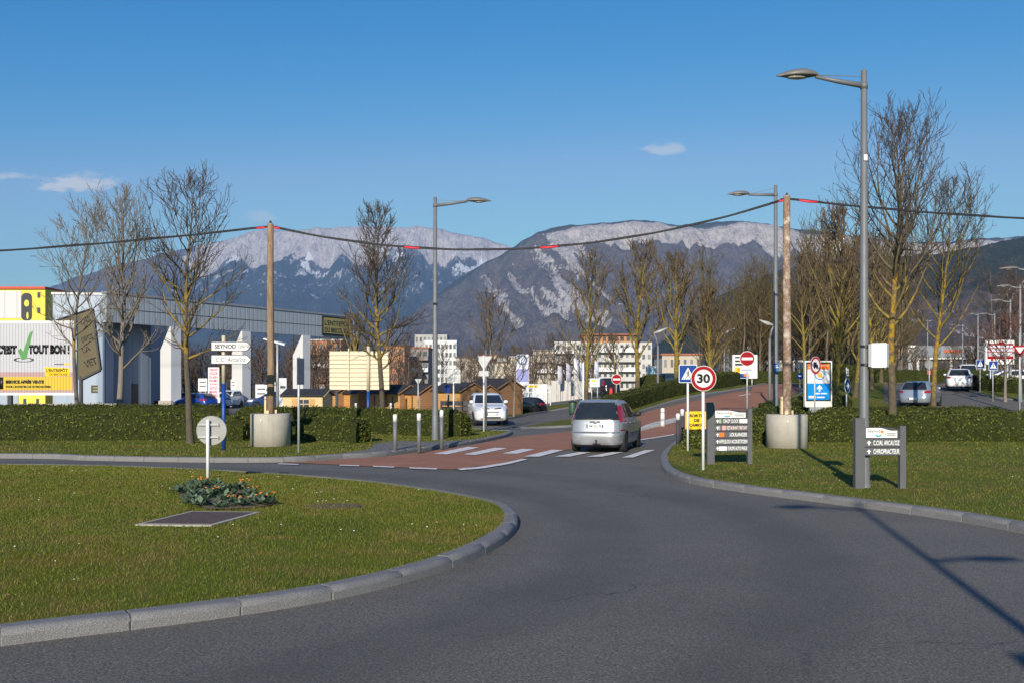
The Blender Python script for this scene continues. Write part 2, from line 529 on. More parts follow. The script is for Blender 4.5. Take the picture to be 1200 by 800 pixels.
TEAL = M('teal_film', (0.01, 0.32, 0.42), 0.6, 0, 0.06, 4, spec=0.15)
CYAN = M('cyan_blue_film', (0.005, 0.22, 0.62), 0.6, 0, 0.06, 4, spec=0.15)
RUBBER = M('tyre_rubber', (0.016, 0.016, 0.017), 0.8, 0, 0.2, 20)
ALLOY = M('wheel_alloy', (0.45, 0.45, 0.46), 0.35, 0.7, 0.1, 8)
PLASTIC = M('black_plastic', (0.018, 0.018, 0.02), 0.6, 0, 0.15, 10)
LAMPRED = M('tail_lamp_red', (0.30, 0.008, 0.012), 0.15, 0, 0.12, 8, coat=0.6)
LAMPCLR = M('lamp_clear', (0.62, 0.64, 0.66), 0.12, 0.2, 0.12, 12, coat=0.6)
GLASS = mat_glass()
DKGLASS = mat_glass('building_glass', (0.035, 0.042, 0.05))
REDTAG = M('red_tape', (0.75, 0.03, 0.05), 0.5, 0, 0.08, 6)
# ================================================================== SETTING: ground, roads, verges
def structure(o): o['kind'] = 'structure'; return o
def Gs(lst, dz=0.0): return [G(p[0], p[1], dz) for p in lst]

gm, gnt, gb = new_mat('far_ground')
_v = coord(gnt)
gnt.links.new(ramp(gnt, noise_t(gnt, _v, 0.012, 6, 0.65), [(0.3, (0.055,0.06,0.03)), (0.55, (0.10,0.09,0.06)), (0.75, (0.14,0.135,0.12))]), gb.inputs['Base Color'])
gb.inputs['Roughness'].default_value = 0.95; gb.inputs['Specular IOR Level'].default_value = 0.1
# one ground sheet to the horizon (rings, finer near the camera)
mb = MB(); mb.smooth = True
radii = [0, 6, 12, 18, 24, 30, 36, 40, 44, 48, 52, 56, 60, 64, 68, 72, 76, 80, 85, 90, 100, 115, 135, 160, 200, 260, 350, 500, 800, 1400, 2600, 5000, 9000, 15000]
na = 120
for r in radii:
    for k in range(na):
        a = 2*PI*k/na; x, y = r*math.sin(a), r*math.cos(a)
        mb.v.append((x, y, H(x, y) - 0.16))
for i in range(len(radii)-1):
    for k in range(na):
        k2 = (k+1) % na
        mb.face((i*na+k2, i*na+k, (i+1)*na+k, (i+1)*na+k2))
structure(mb.build('ground', gm))

structure(sheet('road', [(-62,-22), (58,-22), (72,40), (72,128), (-62,128)], 0.0, ASPH, 2.2))

# --- curves of the kerbs
isl = Gs([(0,757),(60,749),(137,740),(253,725),(349,710.5),(430,694),(500,675.5),(555,656),(592,636),(606,620),(606,609),(595,599),(570,591.5),(520,581.5),(450,571.5),(380,564.5),(300,558.5),(200,553),(100,550),(0,548.5)])
isl += [(-17,25),(-22,22.5),(-25,17),(-23.5,11),(-18,7.2),(-12,5.6),(-7.5,6.0)]
ISL = catmull(isl, 0.35, True)
rk = Gs([(790,520),(777,532),(774,543),(781,555.5),(808,566),(870,576.5),(950,587),(1050,600),(1130,612),(1200,625)])
rk = [(7.0,40.5)] + rk[0:1] + rk[1:] + [(7.55,11.5),(8.8,8.3),(10.6,4.5),(13,0),(16,-7)]
RK = catmull(rk, 0.4)
lk = [(-26,27.8)] + Gs([(0,536.5),(100,539),(200,541),(290,541.5),(350,540.5),(401,537),(450,534),(509,526.5),(551,520.5),(577,515.5),(595,511),(600,507)])
lk += [(-0.7,43.2),(-1.9,46.5),(-2.7,50),(-3.2,55),(-3.3,60)]
LK = catmull(lk, 0.4)

def kerb(name, line, w=0.19, h=0.135, stone=0.95, side=1, closed=False):
    """a run of rounded granite kerb stones; side=1: the stones lie on the left of the line's direction"""
    mb = MB()
    prof = [(0.0,-0.12),(0.0,h-0.055),(0.012,h-0.022),(0.045,h-0.002),(0.075,h),(w,h),(w,-0.12)]
    P = [Vector(p) for p in line]
    if closed: P.append(P[0])
    L = [0]
    for i in range(1, len(P)): L.append(L[-1] + (P[i]-P[i-1]).length)
    def pos(s):
        s = min(max(s, 0), L[-1]); i = 1
        lo, hi = 1, len(L)-1
        while lo < hi:
            m = (lo+hi)//2
            if L[m] < s: lo = m+1
            else: hi = m
        i = lo; t = (s-L[i-1])/max(1e-6, L[i]-L[i-1])
        q = P[i-1].lerp(P[i], t); a = P[max(i-2,0)]; b = P[min(i+1, len(P)-1)]
        d = (b-a).normalized(); return q, Vector((-d.y, d.x))*side
    s = 0.0; k = 0
    while s < L[-1]-0.1:
        e = min(s+stone*(0.94+0.12*random.random()), L[-1])
        n = max(2, int((e-s)/0.24)); jit = (random.random()-0.5)*0.006; jz = (random.random()-0.5)*0.007
        ts = [s+0.006] + [s+0.014] + [s+(e-s)*j/n for j in range(1, n)] + [e-0.014, e-0.006]
        b = len(mb.v)
        for ti, tv in enumerate(ts):
            q, nn = pos(tv); inset = 0.0045 if ti in (0, len(ts)-1) else 0.0
            for (u, z) in prof:
                uu = min(max(u, inset), w-inset)+jit; zz = z-inset if z > 0 else z
                p = q + nn*uu
                mb.v.append((p.x, p.y, H(p.x, p.y)+zz+jz))
        m = len(prof)
        for ti in range(len(ts)-1):
            for j in range(m-1):
                f = (b+ti*m+j, b+(ti+1)*m+j, b+(ti+1)*m+j+1, b+ti*m+j+1)
                mb.smooth = 0 < j < 4
                mb.face(f if side < 0 else f[::-1])
        mb.smooth = False
        mb.face([b+j for j in range(m)]); mb.face([b+(len(ts)-1)*m+j for j in range(m)][::-1])
        s = e; k += 1
    # mortar bed just under the faces so the joints are not see-through
    b = len(mb.v); st = 0.4; cnt = int(L[-1]/st)
    for i in range(cnt+1):
        q, nn = pos(L[-1]*i/cnt)
        for (u, z) in ((0.012,-0.12),(0.012,h-0.045),(0.05,h-0.014),(w-0.01,h-0.014)):
            p = q+nn*u; mb.v.append((p.x, p.y, H(p.x,p.y)+z))
    mb.mi = 1
    for i in range(cnt):
        for j in range(3):
            f = (b+i*4+j, b+(i+1)*4+j, b+(i+1)*4+j+1, b+i*4+j+1)
            mb.face(f if side < 0 else f[::-1])
    return structure(mb.build(name, [GRANITE, MORTAR]))
MORTAR = M('mortar', (0.17, 0.165, 0.155), 0.9, 0, 0.15, 12)

def offset_in(poly, d):
    n = len(poly); out = []
    ar = sum(poly[i][0]*poly[(i+1)%n][1]-poly[(i+1)%n][0]*poly[i][1] for i in range(n))
    sg = 1 if ar > 0 else -1
    for i in range(n):
        a, b = Vector(poly[i-1]), Vector(poly[(i+1)%n]); t = (b-a).normalized()
        p = Vector(poly[i]) + Vector((-t.y, t.x))*sg*d
        out.append((p.x, p.y))
    return out

# island
ar = sum(ISL[i][0]*ISL[(i+1)%len(ISL)][1]-ISL[(i+1)%len(ISL)][0]*ISL[i][1] for i in range(len(ISL)))
kerb('kerb', ISL, 0.20, 0.132, 0.98, 1 if ar > 0 else -1, True)
ISLIN = offset_in(ISL, 0.185)
_isl_np = np.array(ISLIN)
def isl_z(x, y):
    d = float(np.min(np.hypot(_isl_np[:,0]-x, _isl_np[:,1]-y)))
    return 0.118 + 0.10*sst(0.0, 3.0, d) + 0.012*mnoise.noise((x*0.9, y*0.9, 3.1))
structure(sheet('lawn', ISLIN, 0.0, TURF, 0.45, isl_z))

# +X verge
kerb('kerb', RK, 0.19, 0.135, 0.95, 1)
RV = RK + [(46,-7),(46,47),(24,49.5),(21,52.5),(22.6,60),(35.6,95),(25.4,95),(20.6,71),(16.6,62),(13.0,55),(9.6,46.5),(8.2,43.5)]
RVIN = offset_in(RV, 0.17)
def vz(x, y): return H(x, y) + 0.118 + 0.02*mnoise.noise((x*0.5, y*0.5, 9.0))
structure(sheet('verge', RVIN, 0.0, TURF, 1.1, vz))
RK2 = catmull([(7.0,40.5),(8.2,43.5),(9.6,46.5),(13.0,55),(16.6,62),(20.6,71),(25.4,95)], 0.8)
kerb('kerb', RK2, 0.16, 0.13, 1.0, -1)
# -X verge
kerb('kerb', LK, 0.19, 0.135, 0.95, 1)
LV = LK + [(-3.6,63),(-60,63),(-60,27.0),(-34,27.0)]
LVIN = offset_in(LV, 0.17)
structure(sheet('verge', LVIN, 0.0, TURF, 1.1, vz))
# paved corner with the bollards, footway beyond the lawn
PAVE = M('footway_asphalt', (0.125, 0.125, 0.125), 0.85, 0, 0.15, 1.5, 0.3)
pv = [(x, y) for x, y in LK if -4.9 < x < -1.55 and y < 39]
pv_in = [(x-0.10, y+0.20) for x, y in pv]
structure(sheet('pavement', pv_in + Gs([(552,514),(536,515.5),(500,517),(462,516),(440,519),(432,526)], 0.14), 0.0, PAVE, 1.0, lambda x, y: vz(x, y)+0.022))
# small medians
def median(pts, nm='median', img=True):
    poly = catmull(Gs(pts) if img else pts, 0.5, True)
    a = sum(poly[i][0]*poly[(i+1)%len(poly)][1]-poly[(i+1)%len(poly)][0]*poly[i][1] for i in range(len(poly)))
    kerb('kerb', poly, 0.15, 0.11, 1.0, 1 if a > 0 else -1, True)
    structure(sheet(nm, offset_in(poly, 0.12), 0.0, TURF, 0.9, lambda x, y: H(x, y)+0.105))
    return poly
median([(610,502.5),(640,501.5),(680,499),(690,494),(668,492.5),(636,497)])
median([(586,492),(614,487.5),(640,482.5),(690,473.5),(712,469),(700,467),(678,471),(640,476.5),(614,482),(588,486)])
MED_C = median([(6.4,53.5),(7.5,57.5),(9.9,62.5),(13.0,67.5),(15.9,71.8),(18.5,76.5),(21.5,84),(20,86),(16,79),(12.5,74),(8.5,68),(5.2,61),(4.3,55.5)], img=False)
median([(1147,458),(1152,464),(1185,468.5),(1230,471),(1260,462),(1240,452),(1190,450),(1158,451)])
# concrete divider between the red lanes
dv = catmull(Gs([(744,506),(762,502),(778,498),(797,492.5),(798,489.8),(778,494),(758,499)]), 0.6, True)
dmb = MB(); n = len(dv)
a = sum(dv[i][0]*dv[(i+1)%n][1]-dv[(i+1)%n][0]*dv[i][1] for i in range(n))
if a < 0: dv = dv[::-1]
dmb.v = [(x, y, H(x,y)-0.05) for x, y in dv] + [(x, y, H(x,y)+0.10) for x, y in offset_in(dv, 0.03)]
for i in range(n): dmb.face((i, (i+1)%n, n+(i+1)%n, n+i))
dmb.face(range(n, 2*n))
structure(dmb.build('traffic_island', M('pale_concrete', (0.50,0.48,0.44), 0.8, 0, 0.12, 3)))

# red surfacing
rl = Gs([(330,541.3),(430,546),(530,550),(585,543.5),(630,533),(668,526),(710,519.5),(753,514),(786,509.5)])
rl += [(8.35,43.0),(9.9,46.4),(13.3,55),(16.9,62),(20.9,71),(25.0,90)]
rl += [(22.6,90),(19.4,80),(17.2,71.5)] + Gs([(858,459.3),(820,468),(790,474.5),(760,481.4),(745,488.6),(710,498),(670,505),(640,508),(603,511.5),(590,513.3),(577,516.5),(551,521.5),(509,527.5),(450,535),(401,537.8),(350,541)])
structure(sheet('red_lane', rl, 0.012, RED, 1.2))

# markings
def marking(pts, name='road_marking', z=0.024, img=True):
    poly = Gs(pts) if img else pts
    return structure(sheet(name, poly, z, PAINT, 1.0))
for q in ([(508,532),(524,532.6),(562,524.4),(547,523.9)], [(543,532.6),(557,533.4),(595,525.4),(580,524.8)],
          [(588,531.8),(606,531.8),(627,526.6),(611,526.2)], [(614,535.3),(632,535.3),(661,527.6),(646,527.2)],
          [(650,535.3),(668,535.3),(692,530.2),(678,530.0)], [(687,535.6),(706,535.3),(731,530),(717,530)],
          [(729,536.4),(742,536.3),(768,527.4),(756,527.6)]):
    marking(q, 'crossing_stripe')
marking([(326,543.4),(350,544),(350,545),(326,544.3)]); marking([(398,545),(421,545.6),(421,546.7),(398,546.0)])
marking([(437,546.3),(462,547.1),(462,548.3),(437,547.4)]); marking([(480,548),(512,549.2),(512,550.6),(480,549.3)])
marking([(536,549.6),(560,547.6),(590,542.9),(612,537.9),(618,538.6),(596,544.2),(566,549.2),(540,551.4)])
marking([(742,517.2),(790,509.6),(790,508.6),(742,516.0)])
marking([(1152,455.7),(1166,455.7),(1165,456.8),(1151,456.8)])
marking([(866,463.2),(880,461.0),(880,461.6),(866,464.0)])
RED2 = sheet('red_lane', Gs([(1104,451),(1150,452.5),(1158,449.5),(1110,448.5)]), 0.012, RED, 1.5); structure(RED2)

# iron cover in the lawn with its concrete rim
iz = lambda x, y: isl_z(x, y)+0.035
rim = [G(*p, 0.24) for p in ((158,613.5),(248,614.5),(306,598.8),(224,597.8))]
cover = thing('drain_cover', 'large rusty brown rectangular cover with pale concrete rim set in the lawn', 'drain cover', (*[sum(c)/4 for c in zip(*rim)], 0.0))
cc = cover.location; rim_l = [Vector((p[0]-cc.x, p[1]-cc.y)) for p in rim]
def slab(poly, z0, z1):
    m = MB(); n = len(poly); ar = sum(poly[i][0]*poly[(i+1)%n][1]-poly[(i+1)%n][0]*poly[i][1] for i in range(n))
    if ar < 0: poly = poly[::-1]
    m.v = [(p[0], p[1], z0) for p in poly]+[(p[0], p[1], z1) for p in poly]
    for i in range(n): m.face((i, (i+1)%n, n+(i+1)%n, n+i))
    m.face(range(n, 2*n)); return m
zc = isl_z(cc.x, cc.y)
slab(rim_l, zc-0.1, zc+0.018).build('rim', CONC, cover)
slab([p*0.86 for p in rim_l], zc-0.05, zc+0.024).build('plate', M('rusty_iron', (0.095,0.062,0.048), 0.85, 0.1, 0.25, 9, 0.4), cover)
cq = G(390, 590, 0.24)
hb = MB(); hb.lathe([(0.40,-0.05),(0.40,0.004),(0.36,0.008)], 28); hb.xform(Matrix.Diagonal((1.1,0.8,1,1)))
tag(hb.build('manhole_cover', M('rusty_iron', (0,0,0)), None, None, (cq[0], cq[1], isl_z(*cq))), 'small round brown iron cover lying in the lawn beyond the flower bed', 'manhole cover')

# grass blades
def blades(name, poly, count, zfun, hmin, hmax, wid, keep=None, holes=()):
    p = np.array(poly); lo, hi = p.min(0), p.max(0)
    if keep: lo = np.maximum(lo, keep[0]); hi = np.minimum(hi, keep[1])
    pts = RNG.uniform(lo, hi, (int(count*3), 2)); pts = pts[inpoly(pts, poly)]
    for hp in holes: pts = pts[~inpoly(pts, hp)]
    d = np.hypot(pts[:,0], pts[:,1]); pr = np.clip((14.0/np.maximum(d, 6))**1.3, 0.05, 1.0)
    pts = pts[RNG.random(len(pts)) < pr][:count]
    n = len(pts)
    # terrain by coarse lookup
    z = np.array([zfun(x, y) for x, y in pts])
    far = np.clip(np.hypot(pts[:,0], pts[:,1])/14.0, 0.8, 2.4)
    h = RNG.uniform(hmin, hmax, n); w = wid*far*RNG.uniform(0.6, 1.3, n)
    a = RNG.uniform(0, 2*PI, n); la = RNG.uniform(0, 2*PI, n); ln = RNG.uniform(0.1, 0.9, n)*h
    ca, sa = np.cos(a)*w/2, np.sin(a)*w/2
    v = np.zeros((n, 3, 3))
    v[:,0] = np.stack([pts[:,0]-ca, pts[:,1]-sa, z-0.005], 1)
    v[:,1] = np.stack([pts[:,0]+ca, pts[:,1]+sa, z-0.005], 1)
    v[:,2] = np.stack([pts[:,0]+np.cos(la)*ln, pts[:,1]+np.sin(la)*ln, z+h], 1)
    me = np_mesh(name, v.reshape(-1, 3), np.arange(n*3).reshape(n, 3), 3, BLADE)
    o = link(name, me); o['kind'] = 'stuff'; o['label'] = 'short green and straw coloured grass growing on the turf'
    return o
class GridZ:
    """bilinear lookup so that blades follow the lawn cheaply"""
    def __init__(s, f, lo, hi, st):
        s.lo, s.st = lo, st; s.nx = int((hi[0]-lo[0])/st)+2; s.ny = int((hi[1]-lo[1])/st)+2
        s.a = [[f(lo[0]+i*st, lo[1]+j*st) for j in range(s.ny)] for i in range(s.nx)]
    def __call__(s, x, y):
        u, v = (x-s.lo[0])/s.st, (y-s.lo[1])/s.st
        i, j = min(max(int(u),0),s.nx-2), min(max(int(v),0),s.ny-2); u -= i; v -= j
        a = s.a
        return (a[i][j]*(1-u)+a[i+1][j]*u)*(1-v)+(a[i][j+1]*(1-u)+a[i+1][j+1]*u)*v
blades('grass', offset_in(ISL, 0.14), 330000, GridZ(isl_z, (-26,4), (2,27), 0.3), 0.012, 0.042, 0.007, ((-14,4),(1,26)), [rim])
blades('grass', RVIN, 150000, GridZ(vz, (4,8), (47,60), 0.7), 0.014, 0.045, 0.008, ((4,8),(26,56)))
blades('grass', LVIN, 70000, GridZ(vz, (-61,26), (1,64), 0.7), 0.015, 0.055, 0.010, ((-26,26),(0,50)))

def flecks(name, poly, count, zfun, size, mat, label, keep):
    p = RNG.uniform(keep[0], keep[1], (count*8, 2)); p = p[inpoly(p, poly)]
    nz = np.array([mnoise.noise((x*0.5, y*0.5, 1.7)) for x, y in p]); p = p[nz > 0.05][:count]
    m = MB()
    for x, y in p:
        z = zfun(x, y)+0.035; r = size*random.uniform(0.6, 1.2); b = len(m.v)
        for k in range(6):
            m.v.append((x+r*math.cos(k*PI/3), y+r*math.sin(k*PI/3), z+0.006*random.random()))
        m.v.append((x, y, z+0.012)); 
        for k in range(6): m.face((b+k, b+(k+1)%6, b+6))
    o = m.build(name, mat); o['kind'] = 'stuff'; o['label'] = label
DAISY = M('daisy_petal', (0.72,0.72,0.66), 0.7)
flecks('daisies', ISLIN, 70, isl_z, 0.014, DAISY, 'tiny white daisies dotted over the island lawn', ((-13,8),(0,25)))
flecks('daisies', RVIN, 70, vz, 0.017, DAISY, 'tiny white daisies dotted over the verge by the town sign', ((4.5,12),(22,33)))
flecks('dry_leaves', ISLIN, 160, isl_z, 0.02, M('dry_leaf', (0.20,0.12,0.05), 0.8), 'small dry brown leaves lying in the island lawn', ((-13,8),(0,25)))

gut = offset_in(ISL, -0.30)
flecks('gutter_leaves', gut, 420, lambda x, y: -0.028, 0.016, M('dry_leaf', (0,0,0)), 'small brown leaf bits and grit lying along the island kerb', ((-5,7),(1,16)))
# flower bed on the island
fb = [G(*p, 0.24) for p in ((207,575),(232,592),(262,596),(322,590),(300,578),(270,569),(222,566))]
structure(sheet('flower_bed', catmull(fb, 0.2, True), 0, M('bed_soil', (0.13,0.095,0.06), 0.95, 0, 0.3, 9, 0.6), 0.25, lambda x, y: isl_z(x, y)+0.02+0.02*mnoise.noise((x*4,y*4,0))))
BEDLEAF = mat_leaf('bed_leaf', (0.03,0.06,0.035), (0.12,0.17,0.10), 0.6)
BLOOM = M('orange_petal', (0.60,0.19,0.02), 0.6, 0, 0.2, 30)
def rosette(seed):
    rnd = random.Random(seed); t = thing('bedding_plant', 'grey green leafy bedding plant in the flower bed beyond the drain cover', 'plant', (0,0,0), 0, 'bedding plants in the island flower bed')
    m = MB()
    for k in range(46):
        a = rnd.uniform(0, 2*PI); e = rnd.uniform(0.15, 1.3); L = rnd.uniform(0.10, 0.22); w = L*0.34
        d = Vector((math.cos(a)*math.cos(e), math.sin(a)*math.cos(e), math.sin(e))); s = Vector((-math.sin(a), math.cos(a), 0))
        o = Vector((rnd.uniform(-.09,.09), rnd.uniform(-.09,.09), rnd.uniform(0,0.05)))
        m.add([o, o+d*L*.5+s*w/2, o+d*L-Vector((0,0,L*.15)), o+d*L*.5-s*w/2], [(0,1,2,3)])
    m.build('foliage', BEDLEAF, t)
    if seed == 2:
        m = MB()
        for k in range(5):
            c = (rnd.uniform(-.14,.14), rnd.uniform(-.14,.05), rnd.uniform(.14,.22)); m.lathe([(0.004,0),(0.021,0.010),(0.015,0.024),(0.004,0.028)], 7, 'z', c)
        m.build('blossom', BLOOM, t)
    return t
protos = [rosette(s) for s in range(4)]
fbp = np.array(fb); cand = RNG.uniform(fbp.min(0), fbp.max(0), (500,2)); cand = cand[inpoly(cand, fb)]
placed = []
for x, y in cand:
    if all(math.hypot(x-a, y-b) > 0.30 for a, b in placed) and len(placed) < 34: placed.append((x, y))
for i, (x, y) in enumerate(placed):
    loc = (x, y, isl_z(x, y)+0.02); sc = random.uniform(0.7, 1.15)
    if i < 4: protos[i].location = loc
    else: dup(protos[i % 4], loc, random.uniform(0, 6), scale=(sc*1.1, sc*1.1, sc*0.75))

# ================================================================== MOUNTAINS (kilometres away)
def mat_mountain(name, decid, decid2, conif, rock, rock2, sc):
    m, nt, b = new_mat(name)
    v = coord(nt)
    at_ = N(nt, 'ShaderNodeAttribute', attribute_name='cover'); sx = N(nt, 'ShaderNodeSeparateColor'); nt.links.new(at_.outputs['Color'], sx.inputs[0])
    n1 = noise_t(nt, v, sc, 8, 0.65); n2 = noise_t(nt, v, sc*0.18, 6, 0.6); n3 = noise_t(nt, v, sc*4, 4, 0.7)
    c = mixc(nt, n2, decid, decid2)
    c = mixc(nt, 1.0, c, ramp(nt, n3, [(0.35, (0.6,)*3), (0.65, (1.3,)*3)]), 'MULTIPLY')
    mpg = N(nt, 'ShaderNodeMapping'); mpg.inputs['Scale'].default_value = (2.6, 1.0, 0.55); nt.links.new(v, mpg.inputs[0])
    ng = noise_t(nt, mpg.outputs[0], sc*2.2, 7, 0.72, dist=0.6)      # gullies and ledges: finer across the slope than down it
    nmix = math_n(nt, 'ADD', math_n(nt, 'MULTIPLY', n1, 0.45), math_n(nt, 'MULTIPLY', ng, 0.55))
    def mask(ch, k=0.9):
        t = math_n(nt, 'ADD', sx.outputs[ch], math_n(nt, 'MULTIPLY_ADD', nmix, k*1.9, -k*0.95))
        return ramp(nt, t, [(0.44, (0,0,0)), (0.56, (1,1,1))])
    c = mixc(nt, mask(2, 1.3), c, conif)
    rk_ = mixc(nt, ramp(nt, math_n(nt, 'ADD', math_n(nt, 'MULTIPLY', noise_t(nt, v, sc*1.3, 7, 0.7), 0.4), math_n(nt, 'MULTIPLY', ng, 0.6)), [(0.40, (0,0,0)), (0.56, (1,1,1))]), rock2, rock)
    rk_ = mixc(nt, ramp(nt, noise_t(nt, mpg.outputs[0], sc*5, 5, 0.75), [(0.55, (0,0,0)), (0.66, (0.8,)*3)]), rk_, tuple(x*0.45 for x in rock2))
    c = mixc(nt, mask(0, 1.1), c, rk_)
    c = mixc(nt, mask(1, 0.9), c, (0.70, 0.71, 0.74))
    nt.links.new(c, b.inputs['Base Color']); b.inputs['Roughness'].default_value = 0.95
    b.inputs['Specular IOR Level'].default_value = 0.05
    bump(nt, b, math_n(nt, 'ADD', math_n(nt, 'ADD', n1, ng), math_n(nt, 'MULTIPLY', n3, 0.4)), 0.55, 0.8/sc)
    return m

def interp(tab, x):
    xs, ys = zip(*tab); return float(np.interp(x, xs, ys))

def mountain(name, sil, D, Lf, Lb, nx, ny, prof, cover, mat, amp, freq, crest=3.0):
    px0, px1 = sil[0][0], sil[-1][0]; nb = 14
    rows = ny+nb; V = np.zeros((rows, nx, 3)); C = np.zeros((rows, nx, 4)); C[...,3] = 1
    for i in range(nx):
        px = px0 + (px1-px0)*i/(nx-1); X = (px-CX)/F*D
        zc = EYE - (interp(sil, px)-HY)/F*D + crest*mnoise.fractal((X*freq*6, 0.3, D*0.01), 1.0, 2.0, 4)
        for j in range(rows):
            if j < ny:
                t = j/(ny-1); y = D - Lf*(1-t); h = interp(prof, t)
            else:
                q = (j-ny+1)/nb; t = 1.0; y = D+Lb*q; h = 1.0-q*0.8
            env = min(1.0, t*3)*min(1.0, (1.0-h)*6+0.0) if j < ny else 0
            g = 1-abs(mnoise.fractal((X*freq, y*freq*0.55, 1.0), 0.9, 2.1, 5))*2
            z = zc*h + amp*env*(g-0.5)
            V[j,i] = (X, y, z if t > 0 else -6)
            C[j,i,:3] = cover(px, h if j < ny else 1.0, X, y, z)
    idx = np.arange(rows*nx).reshape(rows, nx)
    Fc = np.stack([idx[:-1,:-1].ravel(), idx[:-1,1:].ravel(), idx[1:,1:].ravel(), idx[1:,:-1].ravel()], 1)
    me = np_mesh(name, V.reshape(-1,3), Fc, 4, mat, True)
    ca = me.color_attributes.new('cover', 'FLOAT_COLOR', 'POINT'); ca.data.foreach_set('color', C.astype(np.float32).ravel())
    o = link(name, me); return structure(o)

def bandf(x, a, b, s):
    return sst(a-s, a+s, x)*(1-sst(b-s, b+s, x))
def wob(X, k, s=1.0): return s*mnoise.fractal((X*k, 4.2, 0.7), 1.0, 2.0, 4)

# left massif: pale cliff crown, snow patches, blue-dark woods
def cov_parm(px, h, X, y, z):
    rock = bandf(h, 0.76+0.05*wob(X,0.002), 1.2, 0.035)*0.98
    rock = max(rock, 0.36*bandf(h, 0.45, 0.8, 0.1))*sst(190, 290, px)
    q = mnoise.fractal((X*0.0024, z*0.0035, 2.2), 1.0, 2.0, 4)
    snow = 0.25*bandf(h, 0.66, 0.86, 0.05) + 0.7*max(0, q)*bandf(h, 0.55, 0.93, 0.06)
    snow = max(snow, 0.62*bandf(px, 284, 304, 9)*bandf(h, 0.73, 0.80, 0.02), 0.56*bandf(px, 366, 382, 7)*bandf(h, 0.65, 0.83, 0.04), 0.46*bandf(px, 530, 585, 10)*bandf(h, 0.62, 0.82, 0.04))
    snow = max(snow, 0.36*bandf(h, 0.3, 0.48, 0.06)*(1 if q > 0.05 else 0.6))
    return rock, snow, 0.75*(1-sst(0.7, 0.8, h))
mp_ = mat_mountain('massif_surface', (0.12,0.115,0.12), (0.085,0.09,0.095), (0.045,0.062,0.058), (0.56,0.52,0.50), (0.30,0.28,0.285), 0.006)
mountain('mountain', [(-420,420),(-200,408),(0,372),(60,346),(100,329),(150,313),(190,302),(240,290),(285,280),(300,274),(318,270),(340,271),(370,269.5),(400,267.5),(430,266.5),(460,268.5),(490,267),(520,270),(550,276),(575,283),(600,291),(640,300),(720,310)], 9500, 4200, 2500, 330, 110,
    [(0,0),(0.3,0.18),(0.6,0.42),(0.78,0.64),(0.86,0.76),(0.92,0.97),(1,1)], cov_parm, mp_, 130, 0.0016, 10)

# middle mountain: long limestone band under a wooded crest, slabs on its flank
def cov_vey(px, h, X, y, z):
    w = wob(X, 0.004)
    lo = 0.80+0.04*w - 0.03*bandf(px, 880, 1010, 30); 
    rock = bandf(h, lo, 0.972+0.012*wob(X,0.008), 0.018)*sst(615, 665, px)*0.95
    q = mnoise.fractal((X*0.013+z*0.008, z*0.004, 5.5), 0.8, 2.0, 6)
    slab_ = (0.36+0.75*q)*bandf(px+ (h-0.6)*60, 575, 690, 28)*bandf(h, 0.28, 0.86, 0.08)
    rock = max(rock, slab_, 0.32*bandf(px, 690, 760, 40)*bandf(h, 0.4, 0.62, 0.08))
    snow = 0.0
    con = 0.62*sst(0.95, 0.985, h) + 0.30*bandf(h, 0.15, 0.75, 0.1)*sst(760, 860, px) + 0.42*(1-sst(610, 650, px))*sst(0.72, 0.95, h)
    return rock, snow, con
mv_ = mat_mountain('limestone_mountain_surface', (0.155,0.133,0.12), (0.115,0.105,0.10), (0.06,0.075,0.058), (0.60,0.55,0.50), (0.30,0.28,0.265), 0.012)
mountain('mountain', [(420,395),(470,378),(500,356),(520,339),(545,322),(565,310),(590,297),(610,284),(630,273),(645,268),(660,265),(690,262.5),(715,261),(735,258.5),(755,258),(775,261),(795,264),(815,263),(840,260),(870,259),(890,261),(910,265),(940,269),(960,270.5),(1000,277),(1060,284),(1110,284),(1150,279),(1180,278),(1230,276),(1330,284),(1500,300)], 5600, 2600, 1500, 420, 130,
    [(0,0),(0.3,0.17),(0.6,0.44),(0.8,0.67),(0.88,0.79),(0.94,0.95),(1,1)], cov_vey, mv_, 90, 0.0028, 6)

# wooded hill on the +X side, dark conifers above, bare brown woods below
def cov_hill(px, h, X, y, z):
    q = mnoise.fractal((X*0.012, z*0.03, 8.8), 1.0, 2.0, 4)
    con = 0.62*sst(0.42, 0.62, h+0.1*q) + 0.25*max(0, q)
    rock = 0.30*bandf(h, 0.30, 0.52, 0.06)+0.30*max(0, q)*bandf(h, 0.3, 0.7, 0.05)
    rock = max(rock, 0.62*bandf(px, 1062, 1150, 12)*bandf(h, 0.575+0.0006*(px-1100), 0.635+0.0006*(px-1100), 0.012), 0.55*bandf(px, 855, 945, 12)*bandf(h, 0.43, 0.52, 0.03))
    return rock, 0.0, con
mh_ = mat_mountain('wooded_hill_surface', (0.13,0.097,0.088), (0.09,0.072,0.067), (0.030,0.040,0.022), (0.50,0.47,0.43), (0.28,0.255,0.23), 0.035)
mountain('hill', [(760,412),(790,388),(815,366),(835,352),(860,339),(880,331),(900,322),(920,316),(945,311),(970,307),(1000,305),(1030,303),(1060,300),(1100,296),(1140,291),(1170,284),(1200,278),(1260,266),(1330,258),(1450,262),(1600,280)], 2300, 1300, 900, 380, 110,
    [(0,0),(0.25,0.13),(0.5,0.38),(0.75,0.68),(0.9,0.88),(1,1)], cov_hill, mh_, 26, 0.006, 5)

